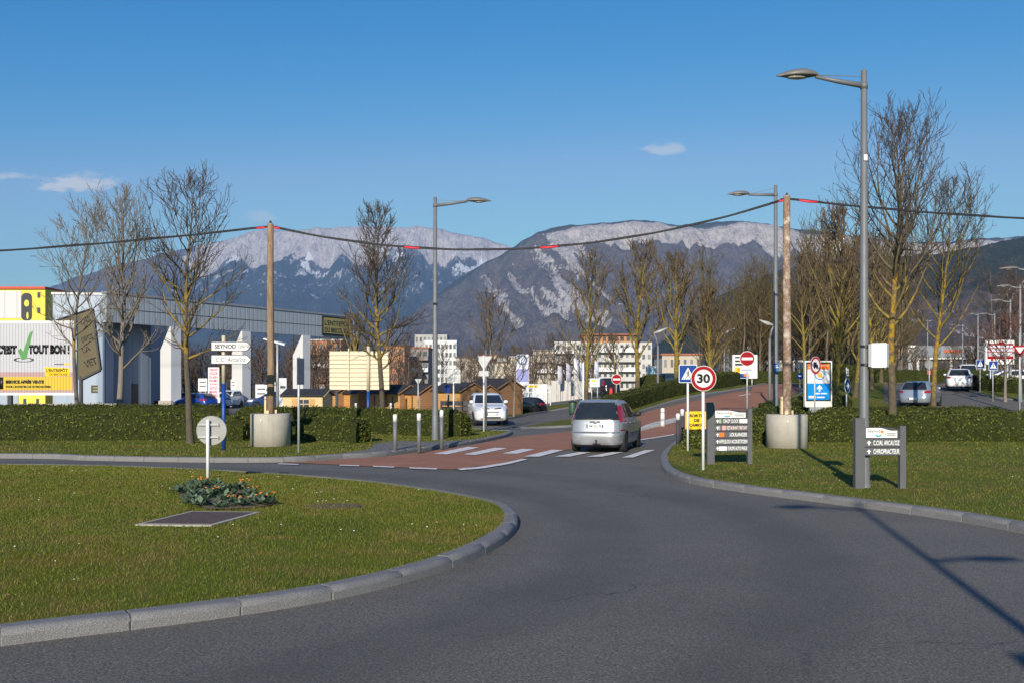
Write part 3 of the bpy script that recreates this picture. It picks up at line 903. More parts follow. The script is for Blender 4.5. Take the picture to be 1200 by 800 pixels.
# ================================================================== AIR
hz = MB(); hz.box(-9500, 9500, -400, 13500, -9, 1530)
hm = bpy.data.materials.new('haze'); hm.use_nodes = True
hn = hm.node_tree; hn.nodes.remove(hn.nodes['Principled BSDF'])
pv_ = hn.nodes.new('ShaderNodeVolumePrincipled'); pv_.inputs['Color'].default_value = (0.34, 0.58, 1.0, 1)
pv_.inputs['Density'].default_value = HAZE if 'HAZE' in globals() else 6.3e-5; pv_.inputs['Anisotropy'].default_value = 0.0
hn.links.new(pv_.outputs[0], hn.nodes['Material Output'].inputs['Volume'])
ho = hz.build('haze', hm); ho['kind'] = 'stuff'; ho['label'] = 'thin blue haze in the air before the mountains'

# ================================================================== SKY AND SUN
wd = bpy.data.worlds.new('World'); scene.world = wd; wd.use_nodes = True
wt = wd.node_tree; bg = wt.nodes['Background']
sky = wt.nodes.new('ShaderNodeTexSky'); sky.sky_type = 'NISHITA'; sky.sun_disc = False
sky.sun_elevation = R(SUN_EL); sky.sun_rotation = R(180+SUN_AZ); sky.altitude = 450
sky.air_density = 1.2; sky.dust_density = 0.0; sky.ozone_density = 6.0
# a few small fair-weather clouds, placed by direction
tc = wt.nodes.new('ShaderNodeTexCoord'); sv = wt.nodes.new('ShaderNodeSeparateXYZ'); wt.links.new(tc.outputs['Generated'], sv.inputs[0])
ymx = math_n(wt, 'MAXIMUM', sv.outputs[1], 0.05)
u = math_n(wt, 'DIVIDE', sv.outputs[0], ymx); w_ = math_n(wt, 'DIVIDE', sv.outputs[2], ymx)
cb = wt.nodes.new('ShaderNodeCombineXYZ'); wt.links.new(u, cb.inputs[0]); wt.links.new(math_n(wt, 'MULTIPLY', w_, 2.2), cb.inputs[1])
cn = noise_t(wt, cb.outputs[0], 58, 6, 0.65)
cn2 = noise_t(wt, cb.outputs[0], 14, 3, 0.5)
tot = None
for (px, py, rx, ry, k) in ((98,217,60,15,1.0),(6,207,46,6,0.6),(783,176.5,32,10,0.6),(308,256,24,11,0.4)):
    u0, w0 = (px-CX)/F, (HY-py)/F
    a_ = math_n(wt, 'DIVIDE', math_n(wt, 'SUBTRACT', u, u0), rx/F); b_ = math_n(wt, 'DIVIDE', math_n(wt, 'SUBTRACT', w_, w0), ry/F)
    b_ = math_n(wt, 'MULTIPLY', b_, math_n(wt, 'ADD', 1.0, math_n(wt, 'MULTIPLY', math_n(wt, 'LESS_THAN', b_, 0.0), 0.5)))
    d_ = math_n(wt, 'SQRT', math_n(wt, 'ADD', math_n(wt, 'MULTIPLY', a_, a_), math_n(wt, 'MULTIPLY', b_, b_)))
    d_ = math_n(wt, 'ADD', d_, math_n(wt, 'MULTIPLY_ADD', cn, 2.2, -1.1))
    d_ = math_n(wt, 'ADD', d_, math_n(wt, 'MULTIPLY_ADD', cn2, 1.0, -0.5))
    mr = N(wt, 'ShaderNodeMapRange', interpolation_type='SMOOTHSTEP'); wt.links.new(d_, mr.inputs[0])
    mr.inputs[1].default_value = 1.0; mr.inputs[2].default_value = 0.35; mr.inputs[3].default_value = 0.0; mr.inputs[4].default_value = k
    tot = mr.outputs[0] if tot is None else math_n(wt, 'MAXIMUM', tot, mr.outputs[0])
# the photograph's film look on the sky: steeper red, flatter blue
ss = wt.nodes.new('ShaderNodeSeparateColor'); wt.links.new(sky.outputs[0], ss.inputs[0])
sr = math_n(wt, 'MINIMUM', math_n(wt, 'MULTIPLY', math_n(wt, 'POWER', ss.outputs[0], 3.76), 0.186), math_n(wt, 'MULTIPLY', ss.outputs[0], 1.3))
sr = math_n(wt, 'MAXIMUM', sr, math_n(wt, 'MULTIPLY', ss.outputs[0], 0.20))
sg = math_n(wt, 'MULTIPLY', math_n(wt, 'POWER', ss.outputs[1], 1.38), 0.747)
sb = math_n(wt, 'MULTIPLY', math_n(wt, 'POWER', ss.outputs[2], 0.742), 1.973)
sc_ = wt.nodes.new('ShaderNodeCombineColor')
for i, q in enumerate((sr, sg, sb)): wt.links.new(q, sc_.inputs[i])
front = math_n(wt, 'GREATER_THAN', sv.outputs[1], 0.1)
wt.links.new(mixc(wt, math_n(wt, 'MULTIPLY', tot, front), sc_.outputs[0], (6.9, 7.6, 8.3)), bg.inputs['Color'])
bg.inputs['Strength'].default_value = 0.0618

sun = bpy.data.lights.new('sun', 'SUN'); sun.energy = 3.8; sun.angle = R(0.53); sun.color = (1.0, 0.90, 0.76)
so = bpy.data.objects.new('sun', sun); COL.objects.link(so); so.location = (-20, -60, 30)
az, el = R(SUN_AZ), R(SUN_EL)
so.rotation_euler = Vector((math.sin(az)*math.cos(el), math.cos(az)*math.cos(el), -math.sin(el))).to_track_quat('-Z', 'Y').to_euler()

cam = bpy.data.cameras.new('camera'); co = bpy.data.objects.new('camera', cam); COL.objects.link(co)
co.location = (0, 0, EYE); co.rotation_euler = (R(90), 0, 0)
cam.lens = 35.0; cam.sensor_width = 36.0; cam.sensor_fit = 'HORIZONTAL'
cam.shift_y = (HY-400.0)/1200.0; cam.clip_start = 0.1; cam.clip_end = 40000
scene.camera = co
scene.view_settings.view_transform = 'Standard'; scene.view_settings.look = 'None'
scene.view_settings.exposure = 0.6; scene.view_settings.gamma = 1.0
scene.cycles.max_bounces = 6; scene.cycles.diffuse_bounces = 3; scene.cycles.glossy_bounces = 3
scene.cycles.volume_bounces = 0; scene.cycles.use_denoising = True
# ================================================================== TREES
def bark(nm, **k): return mat_bark(nm, **k)
BARK_Y = mat_bark('lichen_bark', (0.125,0.105,0.075), (0.055,0.046,0.036), z0=2.2, z1=5.6, amount=0.19)
BARK_Y2 = mat_bark('lichen_bark_mossy', (0.13,0.105,0.06), (0.06,0.048,0.032), (0.26,0.19,0.025), 0.6, 30, 0.24)
BARK_P = mat_bark('pale_bark', (0.27,0.24,0.20), (0.12,0.10,0.085), (0.24,0.2,0.08), 3, 6, 0.1)
LIMB_Y = mat_bark('limb_lichen', (0.17,0.135,0.08), (0.08,0.066,0.048), (0.27,0.20,0.03), 0, 5.5, 0.20, 4)
LIMB_Y2 = mat_bark('limb_lichen_mossy', (0.18,0.14,0.07), (0.085,0.068,0.045), (0.24,0.185,0.03), 0, 30, 0.22, 4)
LIMB_P = mat_bark('limb_pale', (0.20,0.17,0.13), (0.10,0.085,0.065), (0.22,0.18,0.06), 0, 30, 0.05, 4)
TWIG = M('dark_twig', (0.085,0.066,0.052), 0.9, 0, 0.25, 3, spec=0.1)
TWIG_W = M('warm_twig', (0.125,0.092,0.058), 0.9, 0, 0.25, 3, spec=0.1)
TWIG_P = M('pale_twig', (0.19,0.16,0.125), 0.9, 0, 0.25, 3, spec=0.1)

def bare_tree(label, loc, height, r0, seed, first=0.3, spread=0.24, style='broad', mats=None, n1=22, n2=9, n3=5, rmin=0.0072, group='bare trees', name='bare_tree', lean=0.0, buds=False):
    """leafless tree: one leader, limbs that leave it at an angle and turn upwards, branches, twigs.
    spread: crown radius / height; first: height fraction of the lowest limb"""
    rnd = random.Random(seed)
    t = thing(name, label, 'tree', loc, 0, group)
    bt, bl, tw = mats or (BARK_Y, LIMB_Y, TWIG)
    tr = MB(); tr.smooth = True
    cr = MB(); cr.smooth = True
    up = Vector((0,0,1))
    # leader
    pts, rad = [], []; p = Vector((0,0,-0.1)); d = Vector((lean, 0, 1)).normalized(); n = 26; seg = height/n
    ph = rnd.uniform(0, 6)
    for i in range(n+1):
        pts.append(p.copy()); f = i/n
        flare = 1+0.6*math.exp(-f*40)
        rad.append(max(rmin, r0*flare*(1-f)**0.85))
        d = (d + Vector((rnd.gauss(0,1), rnd.gauss(0,1), 0))*0.028 + up*0.03).normalized()
        p = p + d*seg
    k = int(n*0.62)
    tr.tube(pts[:k+1], rad[:k+1], 10, False)
    cr.mi = 0; cr.tube(pts[k:], rad[k:], 6, False)
    def at_h(f):
        x = f*n; i = min(int(x), n-1); return pts[i].lerp(pts[i+1], x-i), rad[i]+(rad[i+1]-rad[i])*(x-i)
    def grow(p, d, L, r, lvl, curve):
        ns = (0, 9, 6, 4, 3)[lvl]; P, Rr = [p.copy()], [r]; s = L/ns
        dirs = []
        for i in range(ns):
            f = (i+1)/ns
            d = (d + Vector((rnd.gauss(0,1), rnd.gauss(0,1), rnd.gauss(0,1)))*(0.07+0.03*lvl) + up*curve).normalized()
            p = p + d*s; P.append(p.copy()); dirs.append(d.copy())
            Rr.append(max(rmin*(0.9 if lvl >= 3 else 1.0), r*(1-f*0.82)))
        cr.mi = 0 if ((lvl == 1 and r > rmin*2.2) or (style == 'fastigiate' and lvl <= 2 and r > rmin*1.7)) else 1
        cr.tube(P, Rr, (0, 5, 4, 3, 3)[lvl], False)
        if lvl >= (4 if n3 > 0 and L > 0.55 and lvl >= 3 else 3) or lvl >= 4: return
        cnt = {1: n2, 2: n3, 3: 2}[lvl]
        cnt = max(2, int(cnt*(0.55+0.45*min(1, L/(height*0.25)))))
        for c in range(cnt):
            f = rnd.uniform(0.18, 0.98) if c else 0.97
            x = f*ns; i = min(int(x), ns-1); q = P[i].lerp(P[i+1], x-i); dd = dirs[i]
            a = rnd.uniform(0, 2*PI); o = dd.orthogonal().normalized(); o = (o*math.cos(a) + dd.cross(o)*math.sin(a))
            ang = R(rnd.uniform(22, 52)) if style != 'fastigiate' else R(rnd.uniform(14, 34))
            nd = (dd*math.cos(ang) + o*math.sin(ang)).normalized()
            nl = L*rnd.uniform(0.26, 0.44)*(1.15-0.6*f)*(1.25 if lvl == 1 else 1.0)
            grow(q, nd, max(nl, 0.22), max(rmin, Rr[i]*0.55), lvl+1, curve*1.3 if lvl == 1 else curve*0.9)
    for c in range(n1):
        f = first + (0.97-first)*((c+rnd.uniform(0.0, 0.9))/n1)**0.92
        q, rr = at_h(f); a = c*2.399+rnd.uniform(-0.5, 0.5)
        g = (f-first)/(1-first)
        if style == 'broad':
            ang = R(68-34*g+rnd.uniform(-9, 9)); L = height*spread*1.45*(0.55+0.75*g*2.2 if g < 0.32 else 1.08*(1-g)**0.62+0.10)*rnd.uniform(0.75, 1.12); cv = 0.085
        elif style == 'ovate':
            ang = R(52-24*g+rnd.uniform(-6, 6)); L = min(height*.40, height*spread*2.1*(0.75+0.55*g if g < 0.35 else 1.25*(1-g)**0.75+0.10)*rnd.uniform(0.75, 1.12)); cv = 0.11
        else:
            ang = R(36-18*g+rnd.uniform(-7, 7)); L = height*(0.50-0.30*g)*rnd.uniform(0.75, 1.1); cv = 0.045
        dd = Vector((math.cos(a)*math.sin(ang), math.sin(a)*math.sin(ang), math.cos(ang)))
        L = min(L, (height*1.0-q.z)/max(0.35, math.cos(ang*0.6)))
        grow(q, dd, max(L, 0.4), max(rmin*1.5, min(rr*0.62, r0*0.42)), 1, cv)
    tr.build('trunk', bt, t); cr.build('crown', [bl, tw], t)
    return t

def tree_px(label, px, pbase, ptop, seed, D=None, **k):
    """survey: foot and top sighted from the camera"""
    g = G(px, pbase) if D is None else None
    loc = Vector((g[0], g[1], H(*g))) if g else ground(px, D)
    top = EYE-(ptop-HY)/F*loc.y
    return bare_tree(label, loc, top-loc.z, seed=seed, **k)

tree_px('bare tree with bright yellow lichen trunk beside the blue direction post', 223, 523, 206, 3, r0=0.125, first=0.33, spread=0.24, n1=34, n2=12, n3=5, mats=(BARK_Y, LIMB_Y, TWIG), lean=0.01)
tree_px('bare tree standing just behind the tick mark billboard', 90, 0, 238, 5, D=47, r0=0.11, first=0.34, spread=0.21, n1=30, n2=12, n3=5, mats=(mat_bark('grey_bark', (0.17,0.15,0.125), (0.085,0.072,0.06), (0.30,0.2,0.022), 2.6, 4.4, 0.2), LIMB_P, TWIG_P), rmin=0.009)
tree_px('pale barked bare tree with forking trunk before the blue warehouse wall', 140, 0, 222, 8, D=60, r0=0.20, first=0.22, spread=0.19, n1=30, n2=12, n3=5, mats=(BARK_P, LIMB_P, TWIG_P), rmin=0.0105, style='ovate')
tree_px('bare tree with dark twiggy crown in front of the cream hoarding', 449, 0, 243, 12, D=45, r0=0.14, first=0.28, spread=0.20, n1=42, n2=13, n3=6, mats=(BARK_Y, LIMB_Y, TWIG), rmin=0.009)
tree_px('tall bare tree with upswept limbs and yellow trunk behind the slim grey lamp post', 1046, 0, 132, 21, D=38, r0=0.17, first=0.34, spread=0.175, style='ovate', n1=36, n2=13, n3=5, mats=(mat_bark('lichen_bark_tall', (0.15,0.12,0.08), (0.06,0.05,0.036), (0.33,0.20,0.016), 1.9, 6.8, 0.21), LIMB_Y, TWIG), rmin=0.0078, buds=True)
tree_px('smaller bare tree with thin yellow trunk by the silver hatchback', 1094, 0, 216, 26, D=52, r0=0.15, first=0.30, spread=0.20, style='ovate', n1=32, n2=12, n3=5, mats=(mat_bark('lichen_bark_mid', (0.16,0.12,0.07), (0.07,0.056,0.036), (0.33,0.20,0.016), 0.6, 8.5, 0.21), LIMB_Y2, TWIG), rmin=0.010)
FG = 'upright lichen covered trees along the approach road'
LW = (BARK_Y2, LIMB_Y2, TWIG_W)
tree_px('upright bare tree with mossy yellow limbs just above the silver car roof', 687, 468, 296, 31, r0=0.20, first=0.20, style='fastigiate', n1=30, n2=9, n3=4, mats=LW, rmin=0.02, group=FG)
tree_px('upright bare tree with mossy limbs growing at the parked blue van', 747, 460, 288, 32, r0=0.21, first=0.22, style='fastigiate', n1=32, n2=9, n3=4, mats=LW, rmin=0.021, group=FG)
tree_px('upright bare tree with mossy limbs rising behind the pedestrian crossing sign', 793, 457, 300, 33, r0=0.22, first=0.24, style='fastigiate', n1=32, n2=9, n3=4, mats=LW, rmin=0.022, group=FG)
tree_px('short dense upright tree rising behind the thirty speed sign', 833, 450, 338, 34, r0=0.20, first=0.14, style='fastigiate', n1=34, n2=9, n3=4, mats=LW, rmin=0.024, group=FG)
tree_px('tallest mossy upright tree right behind the blue and white map panel', 979, 0, 246, 35, D=56, r0=0.17, first=0.20, style='fastigiate', n1=34, n2=10, n3=4, mats=LW, rmin=0.019, group=FG)
tree_px('mossy upright tree between the blue arrow sign and the white box sign', 1002, 0, 282, 36, D=64, r0=0.17, first=0.18, style='fastigiate', n1=30, n2=9, n3=4, mats=LW, rmin=0.02, group=FG)
tree_px('mossy upright tree below the white box sign on the lamp post', 1021.5, 0, 300, 37, D=72, r0=0.17, first=0.22, style='fastigiate', n1=24, n2=9, n3=4, mats=LW, rmin=0.022, group=FG)
tree_px('last mossy tree of the lawn row, close beside the tall yellow trunk', 1033, 0, 320, 38, D=82, r0=0.17, first=0.22, style='fastigiate', n1=20, n2=7, n3=4, mats=LW, rmin=0.025, group=FG)
tree_px('small thin mossy tree beyond the hedge near the totem with black lines', 944, 0, 300, 39, D=88, r0=0.16, first=0.18, style='fastigiate', n1=22, n2=7, n3=4, mats=LW, rmin=0.027, group=FG)
GREYW = (BARK_P, LIMB_P, TWIG_W)
tree_px('slender brown tree above the yield sign seen from behind', 577, 0, 345, 41, D=88, r0=0.13, first=0.2, style='fastigiate', n1=20, n2=7, n3=4, mats=GREYW, rmin=0.024)
tree_px('small brown bushy tree at the end of the wooden huts', 602, 0, 408, 42, D=64, r0=0.07, first=0.3, spread=0.3, n1=16, n2=7, n3=3, mats=GREYW, rmin=0.014)
tree_px('stout pale trunked tree behind the cream hoarding', 418, 0, 372, 43, D=80, r0=0.3, first=0.45, style='fastigiate', n1=16, n2=6, n3=3, mats=(mat_bark('moss_bark', (0.25,0.2,0.09),(0.12,0.1,0.05),(0.3,0.24,0.06),0,20,0.2), LIMB_Y2, TWIG_W), rmin=0.024)
tree_px('small bare tree in the car park between the two white buttresses', 322, 0, 408, 44, D=82, r0=0.09, first=0.25, spread=0.32, n1=18, n2=7, n3=3, mats=GREYW, rmin=0.018)
tree_px('bare tree in front of the red and white price board', 1178, 0, 372, 45, D=62, r0=0.10, first=0.25, spread=0.34, n1=22, n2=8, n3=4, mats=(BARK_P, LIMB_P, M('red_twig', (0.12,0.06,0.045), 0.9, 0, 0.25, 3)), rmin=0.016)
tree_px('tall bare tree with reddish twigs towering over the price board', 1200, 0, 335, 46, D=85, r0=0.14, first=0.25, spread=0.24, n1=22, n2=8, n3=4, mats=(BARK_P, LIMB_P, M('red_twig', (0,0,0))), rmin=0.022)
tree_px('small bare tree before the terraced white apartments', 722, 0, 392, 47, D=92, r0=0.12, first=0.25, spread=0.26, n1=18, n2=7, n3=3, mats=(BARK_Y2, LIMB_Y2, TWIG_W), rmin=0.024)

# bare woodland that reads as one brown mass, and clipped thickets in the middle distance
def woodland(name, label, spots, mats, seed, twig=0.03):
    rnd = random.Random(seed); m = MB(); m.smooth = True
    for (x, y, h) in spots:
        z = H(x, y)-0.2; m.mi = 0
        top = Vector((x+rnd.uniform(-.4,.4), y+rnd.uniform(-.4,.4), z+h))
        m.tube([(x,y,z), Vector((x,y,z)).lerp(top, 0.5)+Vector((rnd.uniform(-.3,.3),0,0)), top], [0.10+h*0.006, 0.07, twig*0.6], 4, False)
        for k in range(int(16+h*1.8)):
            f = rnd.uniform(0.15, 0.97); p = Vector((x,y,z)).lerp(top, f); a = rnd.uniform(0, 2*PI); el = rnd.uniform(0.5, 1.25)
            L = h*(0.42-0.26*f)*rnd.uniform(0.6, 1.2)
            d = Vector((math.cos(a)*math.cos(el), math.sin(a)*math.cos(el), math.sin(el)))
            e = p+d*L+Vector((0,0,L*0.15)); mid = p.lerp(e, 0.5)-Vector((0,0,L*0.06))
            m.mi = 1; m.tube([p, mid, e], [twig*1.3, twig, twig*0.5], 3, False)
            for q in range(3):
                b = p.lerp(e, rnd.uniform(0.35, 1)); l2 = L*rnd.uniform(0.25, 0.5)
                m.tube([b, b+Vector((rnd.gauss(0,.45), rnd.gauss(0,.45), rnd.uniform(0.4,1)))*l2], [twig*0.8, twig*0.4], 3, False)
    o = m.build(name, mats); o['kind'] = 'stuff'; o['label'] = label; return o
def spots(n, pxa, pxb, Da, Db, ha, hb, seed):
    rnd = random.Random(seed); out = []
    for _ in range(n):
        D = rnd.uniform(Da, Db); px = rnd.uniform(pxa, pxb); out.append(((px-CX)/F*D, D, rnd.uniform(ha, hb)))
    return out
WB = M('woodland_bark', (0.15,0.12,0.09), 0.9, 0, 0.3, 1.0, spec=0.1)
WT = M('woodland_twig', (0.115,0.085,0.066), 0.9, 0, 0.3, 0.4, spec=0.1)
WT2 = M('woodland_twig_mossy', (0.14,0.108,0.05), 0.9, 0, 0.3, 0.4, spec=0.1)
woodland('woodland', 'brown leafless trees behind the car park seen through the portico', spots(70, 120, 400, 125, 165, 6, 10, 1), [WB, WT], 1, 0.04)
woodland('woodland', 'brown leafless trees round the town buildings in the distance', spots(55, 400, 700, 150, 210, 5, 11, 2), [WB, WT], 2, 0.04)
woodland('woodland', 'mossy leafless trees crowding behind the lawn and the road signs', spots(80, 820, 1062, 100, 150, 8, 14, 3)+spots(30, 940, 1060, 92, 120, 12, 17, 4), [WB, WT2], 3, 0.032)
woodland('woodland', 'reddish leafless trees behind the price board and the store', spots(60, 1060, 1300, 118, 170, 4, 8, 5)+spots(12, 1165, 1260, 95, 120, 9, 13, 6), [WB, WT], 4, 0.032)

# ================================================================== HEDGES
def hedge(label, path, width, height, leaf=LEAF_L, size=0.085, dens=260, z0=0.10, seed=1, name='hedge', category='hedge', lump=0.10, group=None, taper=0.92):
    """clipped hedge along a ground line: twiggy core and individual leaves over its skin"""
    rng = np.random.default_rng(seed)
    P = catmull(path, 0.6) if len(path) > 2 else catmull([path[0], ((path[0][0]+path[1][0])/2, (path[0][1]+path[1][1])/2), path[1]], 0.6)
    cx = sum(p[0] for p in P)/len(P); cy = sum(p[1] for p in P)/len(P); base = H(cx, cy)
    t = thing(name, label, category, (cx, cy, base), 0, group)
    m = MB(); ring = []; W = width/2
    for i, (x, y) in enumerate(P):
        a, b = Vector(P[max(i-1,0)]), Vector(P[min(i+1,len(P)-1)]); d = (b-a).normalized(); nn = Vector((-d.y, d.x))
        e = 0.8 if i in (0, len(P)-1) else 1.0
        hz_ = H(x, y)+z0-base
        for (u, v) in ((-1,0),(-1,.5),(-taper,.93),(-.6,1),(.6,1),(taper,.93),(1,.5),(1,0)):
            q = lump*mnoise.noise((x*1.3+u*2, y*1.3, v*2.0))
            p = Vector((x, y))+nn*(u*W*0.90*e+q*(1 if u > 0 else -1))
            m.v.append((p.x-cx, p.y-cy, hz_+v*(height*0.93)*e+q*v*1.2))
    for i in range(len(P)-1):
        for j in range(7):
            m.face((i*8+j, i*8+j+1, (i+1)*8+j+1, (i+1)*8+j))
    m.face(range(8)); m.face([(len(P)-1)*8+j for j in range(8)][::-1])
    m.build('branches', HEDGE_CORE, t)
    # leaves
    V = np.array(m.v); tri = []
    for f in m.f:
        for k in range(1, len(f)-1): tri.append((f[0], f[k], f[k+1]))
    tri = np.array(tri); A, B, C_ = V[tri[:,0]], V[tri[:,1]], V[tri[:,2]]
    nrm = np.cross(B-A, C_-A); area = np.linalg.norm(nrm, axis=1)/2; nrm /= np.maximum(area[:,None]*2, 1e-9)
    n = int(area.sum()*dens*1.7); pick = rng.choice(len(tri), n, p=area/area.sum())
    r1 = np.sqrt(rng.random(n)); r2 = rng.random(n)
    pos = A[pick]*(1-r1)[:,None] + B[pick]*(r1*(1-r2))[:,None] + C_[pick]*(r1*r2)[:,None]
    cen = V.mean(0); nn = nrm[pick]
    pos += nn*rng.normal(0.03, 0.045, n)[:,None]
    fn = nn + rng.normal(0, 0.42, (n,3)) + np.array([0,0,0.25])
    d = np.cross(fn, rng.normal(0, 1, (n,3))) + np.array([0,0,0.3]) + nn*0.25; d /= np.maximum(np.linalg.norm(d, axis=1)[:,None], 1e-6)
    s = np.cross(d, fn); s /= np.maximum(np.linalg.norm(s, axis=1)[:,None], 1e-6)
    pos[:,2] += np.where((nn[:,2] > 0.6) & (rng.random(n) < 0.10), rng.uniform(0, 0.13, n), 0)
    L = size*0.88*rng.uniform(0.6, 1.25, n)[:,None]; Wd = L*0.5
    nrm2 = np.cross(d, s)
    q = np.stack([pos, pos+d*L*0.5+s*Wd*0.5+nrm2*L*0.08, pos+d*L, pos+d*L*0.5-s*Wd*0.5+nrm2*L*0.08], 1)
    me = np_mesh('foliage', q.reshape(-1,3), np.arange(n*4).reshape(n,4), 4, leaf)
    link('foliage', me, t)
    return t

HG = 'clipped hedges round the roundabout'
def Gl(*p): return [G(*q, 0.12) for q in p]
hedge('long front hedge along the kerb below the advertising billboard', [(-30,35.9)]+[(-20,35.6),(-13,35.3)]+[(-9.35,35.1)], 1.0, 0.95, seed=1, group=HG, dens=330, size=0.10)
hedge('short front hedge between the concrete block and the bollards', [(-7.75,35.0),(-6.3,34.6),(-5.05,33.9)], 1.0, 0.93, seed=2, group=HG, dens=330, size=0.10)
hedge('rear hedge below the billboard, behind the long front hedge', [(-36,46),(-24,45.6),(-13.0,45.2)], 1.3, 1.15, seed=3, group=HG, leaf=LEAF_B, size=0.11)
hedge('rear hedge running behind the bollards up to the parked white car', [(-12.2,45.2),(-9.6,43.5),(-7,41.6),(-4.3,39.4),(-1.75,38.0)], 1.1, 1.08, seed=4, group=HG, dens=300, size=0.10)
hedge('front hedge behind the concrete block and the lamp post', [(10.1,34.3),(14,34.6),(18,34.9),(24,35.2),(34,35.6)], 1.0, 0.95, seed=5, group=HG, dens=330, size=0.10)
hedge('second hedge on the lawn side, in front of the silver hatchback', [(10.7,38.6),(15,38.9),(20,39.2),(28,39.5),(38,40)], 1.2, 0.98, seed=6, group=HG, leaf=LEAF_L, size=0.105, dens=270)
hedge('dark hedge between the town board and the concrete block', [(8.15,32.9),(9.1,34.6),(10.1,36.6)], 1.4, 1.25, seed=8, group=HG, size=0.10, dens=300)
hedge('small dark bush in the shade of the yellow exit notice', [(5.6,30.3),(6.15,31.2)], 1.15, 0.72, seed=9, group=HG, size=0.09, dens=330, name='bush', category='bush')
hedge('hedge block beside the red lane near the no entry sign', [(12.0,46.5),(14.5,50),(17.5,52.5)], 1.5, 1.05, seed=10, group=HG, leaf=LEAF_B, size=0.11)
hedge('low hedge under the blue and white map panel', [(13.4,43.6),(17,44.4),(22,44.6)], 1.3, 0.95, seed=12, group=HG, leaf=LEAF_B, size=0.11)
hedge('dense box hedge in the median beside the red lane', [(5.4,55.6),(6.6,59.5),(9.0,64.5),(12.2,69.5),(15.4,74.5),(18.2,80)], 1.5, 1.05, seed=11, group=HG, leaf=LEAF_B, size=0.10, dens=230)
hedge('hedge at the foot of the far trees and the totem sign', [(15.5,84),(22,84),(27,83)], 1.2, 1.0, seed=13, group=HG, leaf=LEAF_B, size=0.14, dens=150)
hedge('dark hedge on the lawn far behind the blue arrow sign', [(27,93),(33,91)], 2.2, 1.8, seed=14, group=HG, leaf=LEAF_B, size=0.15, dens=120)
hedge('low planting round the price board tree', [G(1150,455),G(1175,459),G(1210,462)], 2.6, 0.95, seed=15, group=HG, leaf=LEAF_L, size=0.13, dens=140, lump=0.25)
hedge('dark bushes behind the white estate car and the bicycles', [(31,86),(36,86),(41,85)], 1.8, 1.1, seed=16, group=HG, leaf=LEAF_B, size=0.14, dens=130, lump=0.25)
hedge('rounded dark bush at the foot of the tree by the blue van', [(11.2,87),(13.0,86)], 1.6, 1.3, seed=17, group=HG, leaf=LEAF_B, size=0.14, dens=140, lump=0.2, name='bush', category='bush')
# ================================================================== LETTERING AND SIGNS
def lettering(parent, s, cx, cz, w, h, y, mat, bold=0.0, name='lettering', shear=0.0, align='C', thick=0.004):
    """raised letters on a board: fitted into w x h, standing proud of the face at local y, read from -Y"""
    cu = bpy.data.curves.new('text', 'FONT'); cu.body = s; cu.size = 1.0; cu.offset = bold; cu.shear = shear
    cu.resolution_u = 3
    ob = bpy.data.objects.new('text', cu)
    me = bpy.data.meshes.new_from_object(ob)
    bpy.data.objects.remove(ob); bpy.data.curves.remove(cu)
    n = len(me.vertices); co = np.empty(n*3, np.float32); me.vertices.foreach_get('co', co); co = co.reshape(-1, 3)
    lo, hi = co.min(0), co.max(0); ex = np.maximum(hi-lo, 1e-6)
    sx, sz = w/ex[0], h/ex[1]
    if align == 'K': sx = sz = min(sx, sz)
    out = np.stack([cx+(co[:,0]-(lo[0]+hi[0])/2)*sx, np.full(n, y-0.0005), cz+(co[:,1]-(lo[1]+hi[1])/2)*sz], 1)
    me.vertices.foreach_set('co', out.astype(np.float32).ravel())
    # give the letters their thickness
    bm = bmesh.new(); bm.from_mesh(me)
    r = bmesh.ops.extrude_face_region(bm, geom=bm.faces[:])
    bmesh.ops.translate(bm, verts=[g for g in r['geom'] if isinstance(g, bmesh.types.BMVert)], vec=(0, -thick, 0))
    bmesh.ops.recalc_face_normals(bm, faces=bm.faces[:])
    bm.to_mesh(me); bm.free()
    me.materials.clear(); me.materials.append(mat)
    return link(name, me, parent)

def rrect(x0, x1, z0, z1, r, k=5):
    out = []
    for cx, cz, a0 in ((x1-r, z0+r, -90), (x1-r, z1-r, 0), (x0+r, z1-r, 90), (x0+r, z0+r, 180)):
        for i in range(k+1):
            a = R(a0+90*i/k); out.append((cx+r*math.cos(a), cz+r*math.sin(a)))
    return out

def post(t, h, r=0.03, mat=None, z0=-0.15, name='pole', y=0.0, x=0.0):
    m = MB(); m.smooth = True; m.tube([(x,y,z0),(x,y,h-0.004),(x,y,h)], [r, r, r*0.7], 12)
    return m.build(name, mat or GALV, t)

def clamps(t, zs, y=-0.035, w=0.20):
    for z in zs:
        m = MB(); m.box(-w/2, w/2, y, y+0.012, z-0.015, z+0.015); m.box(-0.045, 0.045, y+0.012, 0.04, z-0.02, z+0.02)
        m.build('bracket', BACKGREY, t)

def disc_panel(t, cz, r, name='sign_plate', rim=None, y=-0.05, back=BACKGREY, x=0.0):
    m = MB(); m.disc(x, cz, r, y, y+0.02); return m.build(name, back, t)

# --- 30 km/h sign
g = G(824, 550, 0.12); D = g[1]; k = D/F
t = thing('speed_limit_sign', 'round white thirty speed sign with red ring on a slim white pole', 'road sign', (g[0], g[1], 0.12), R(-3))
zc = (550-443)*k-0.0; rr_ = 14.9*k
post(t, zc+0.2, 0.034, WHITEP); clamps(t, (zc-0.15, zc+0.15), -0.045)
pl = disc_panel(t, zc, rr_, y=-0.065)
m = MB(); m.disc(0, zc, rr_*0.985, -0.068, -0.064); m.build('white_face', WHITE_F, pl)
m = MB(); m.ring(0, zc, rr_*0.70, rr_*0.955, -0.0705, -0.067); m.build('red_ring', SIGNRED, pl)
lettering(pl, '30', 0, zc, rr_*1.02, rr_*0.74, -0.068, BLACKP, 0.045)

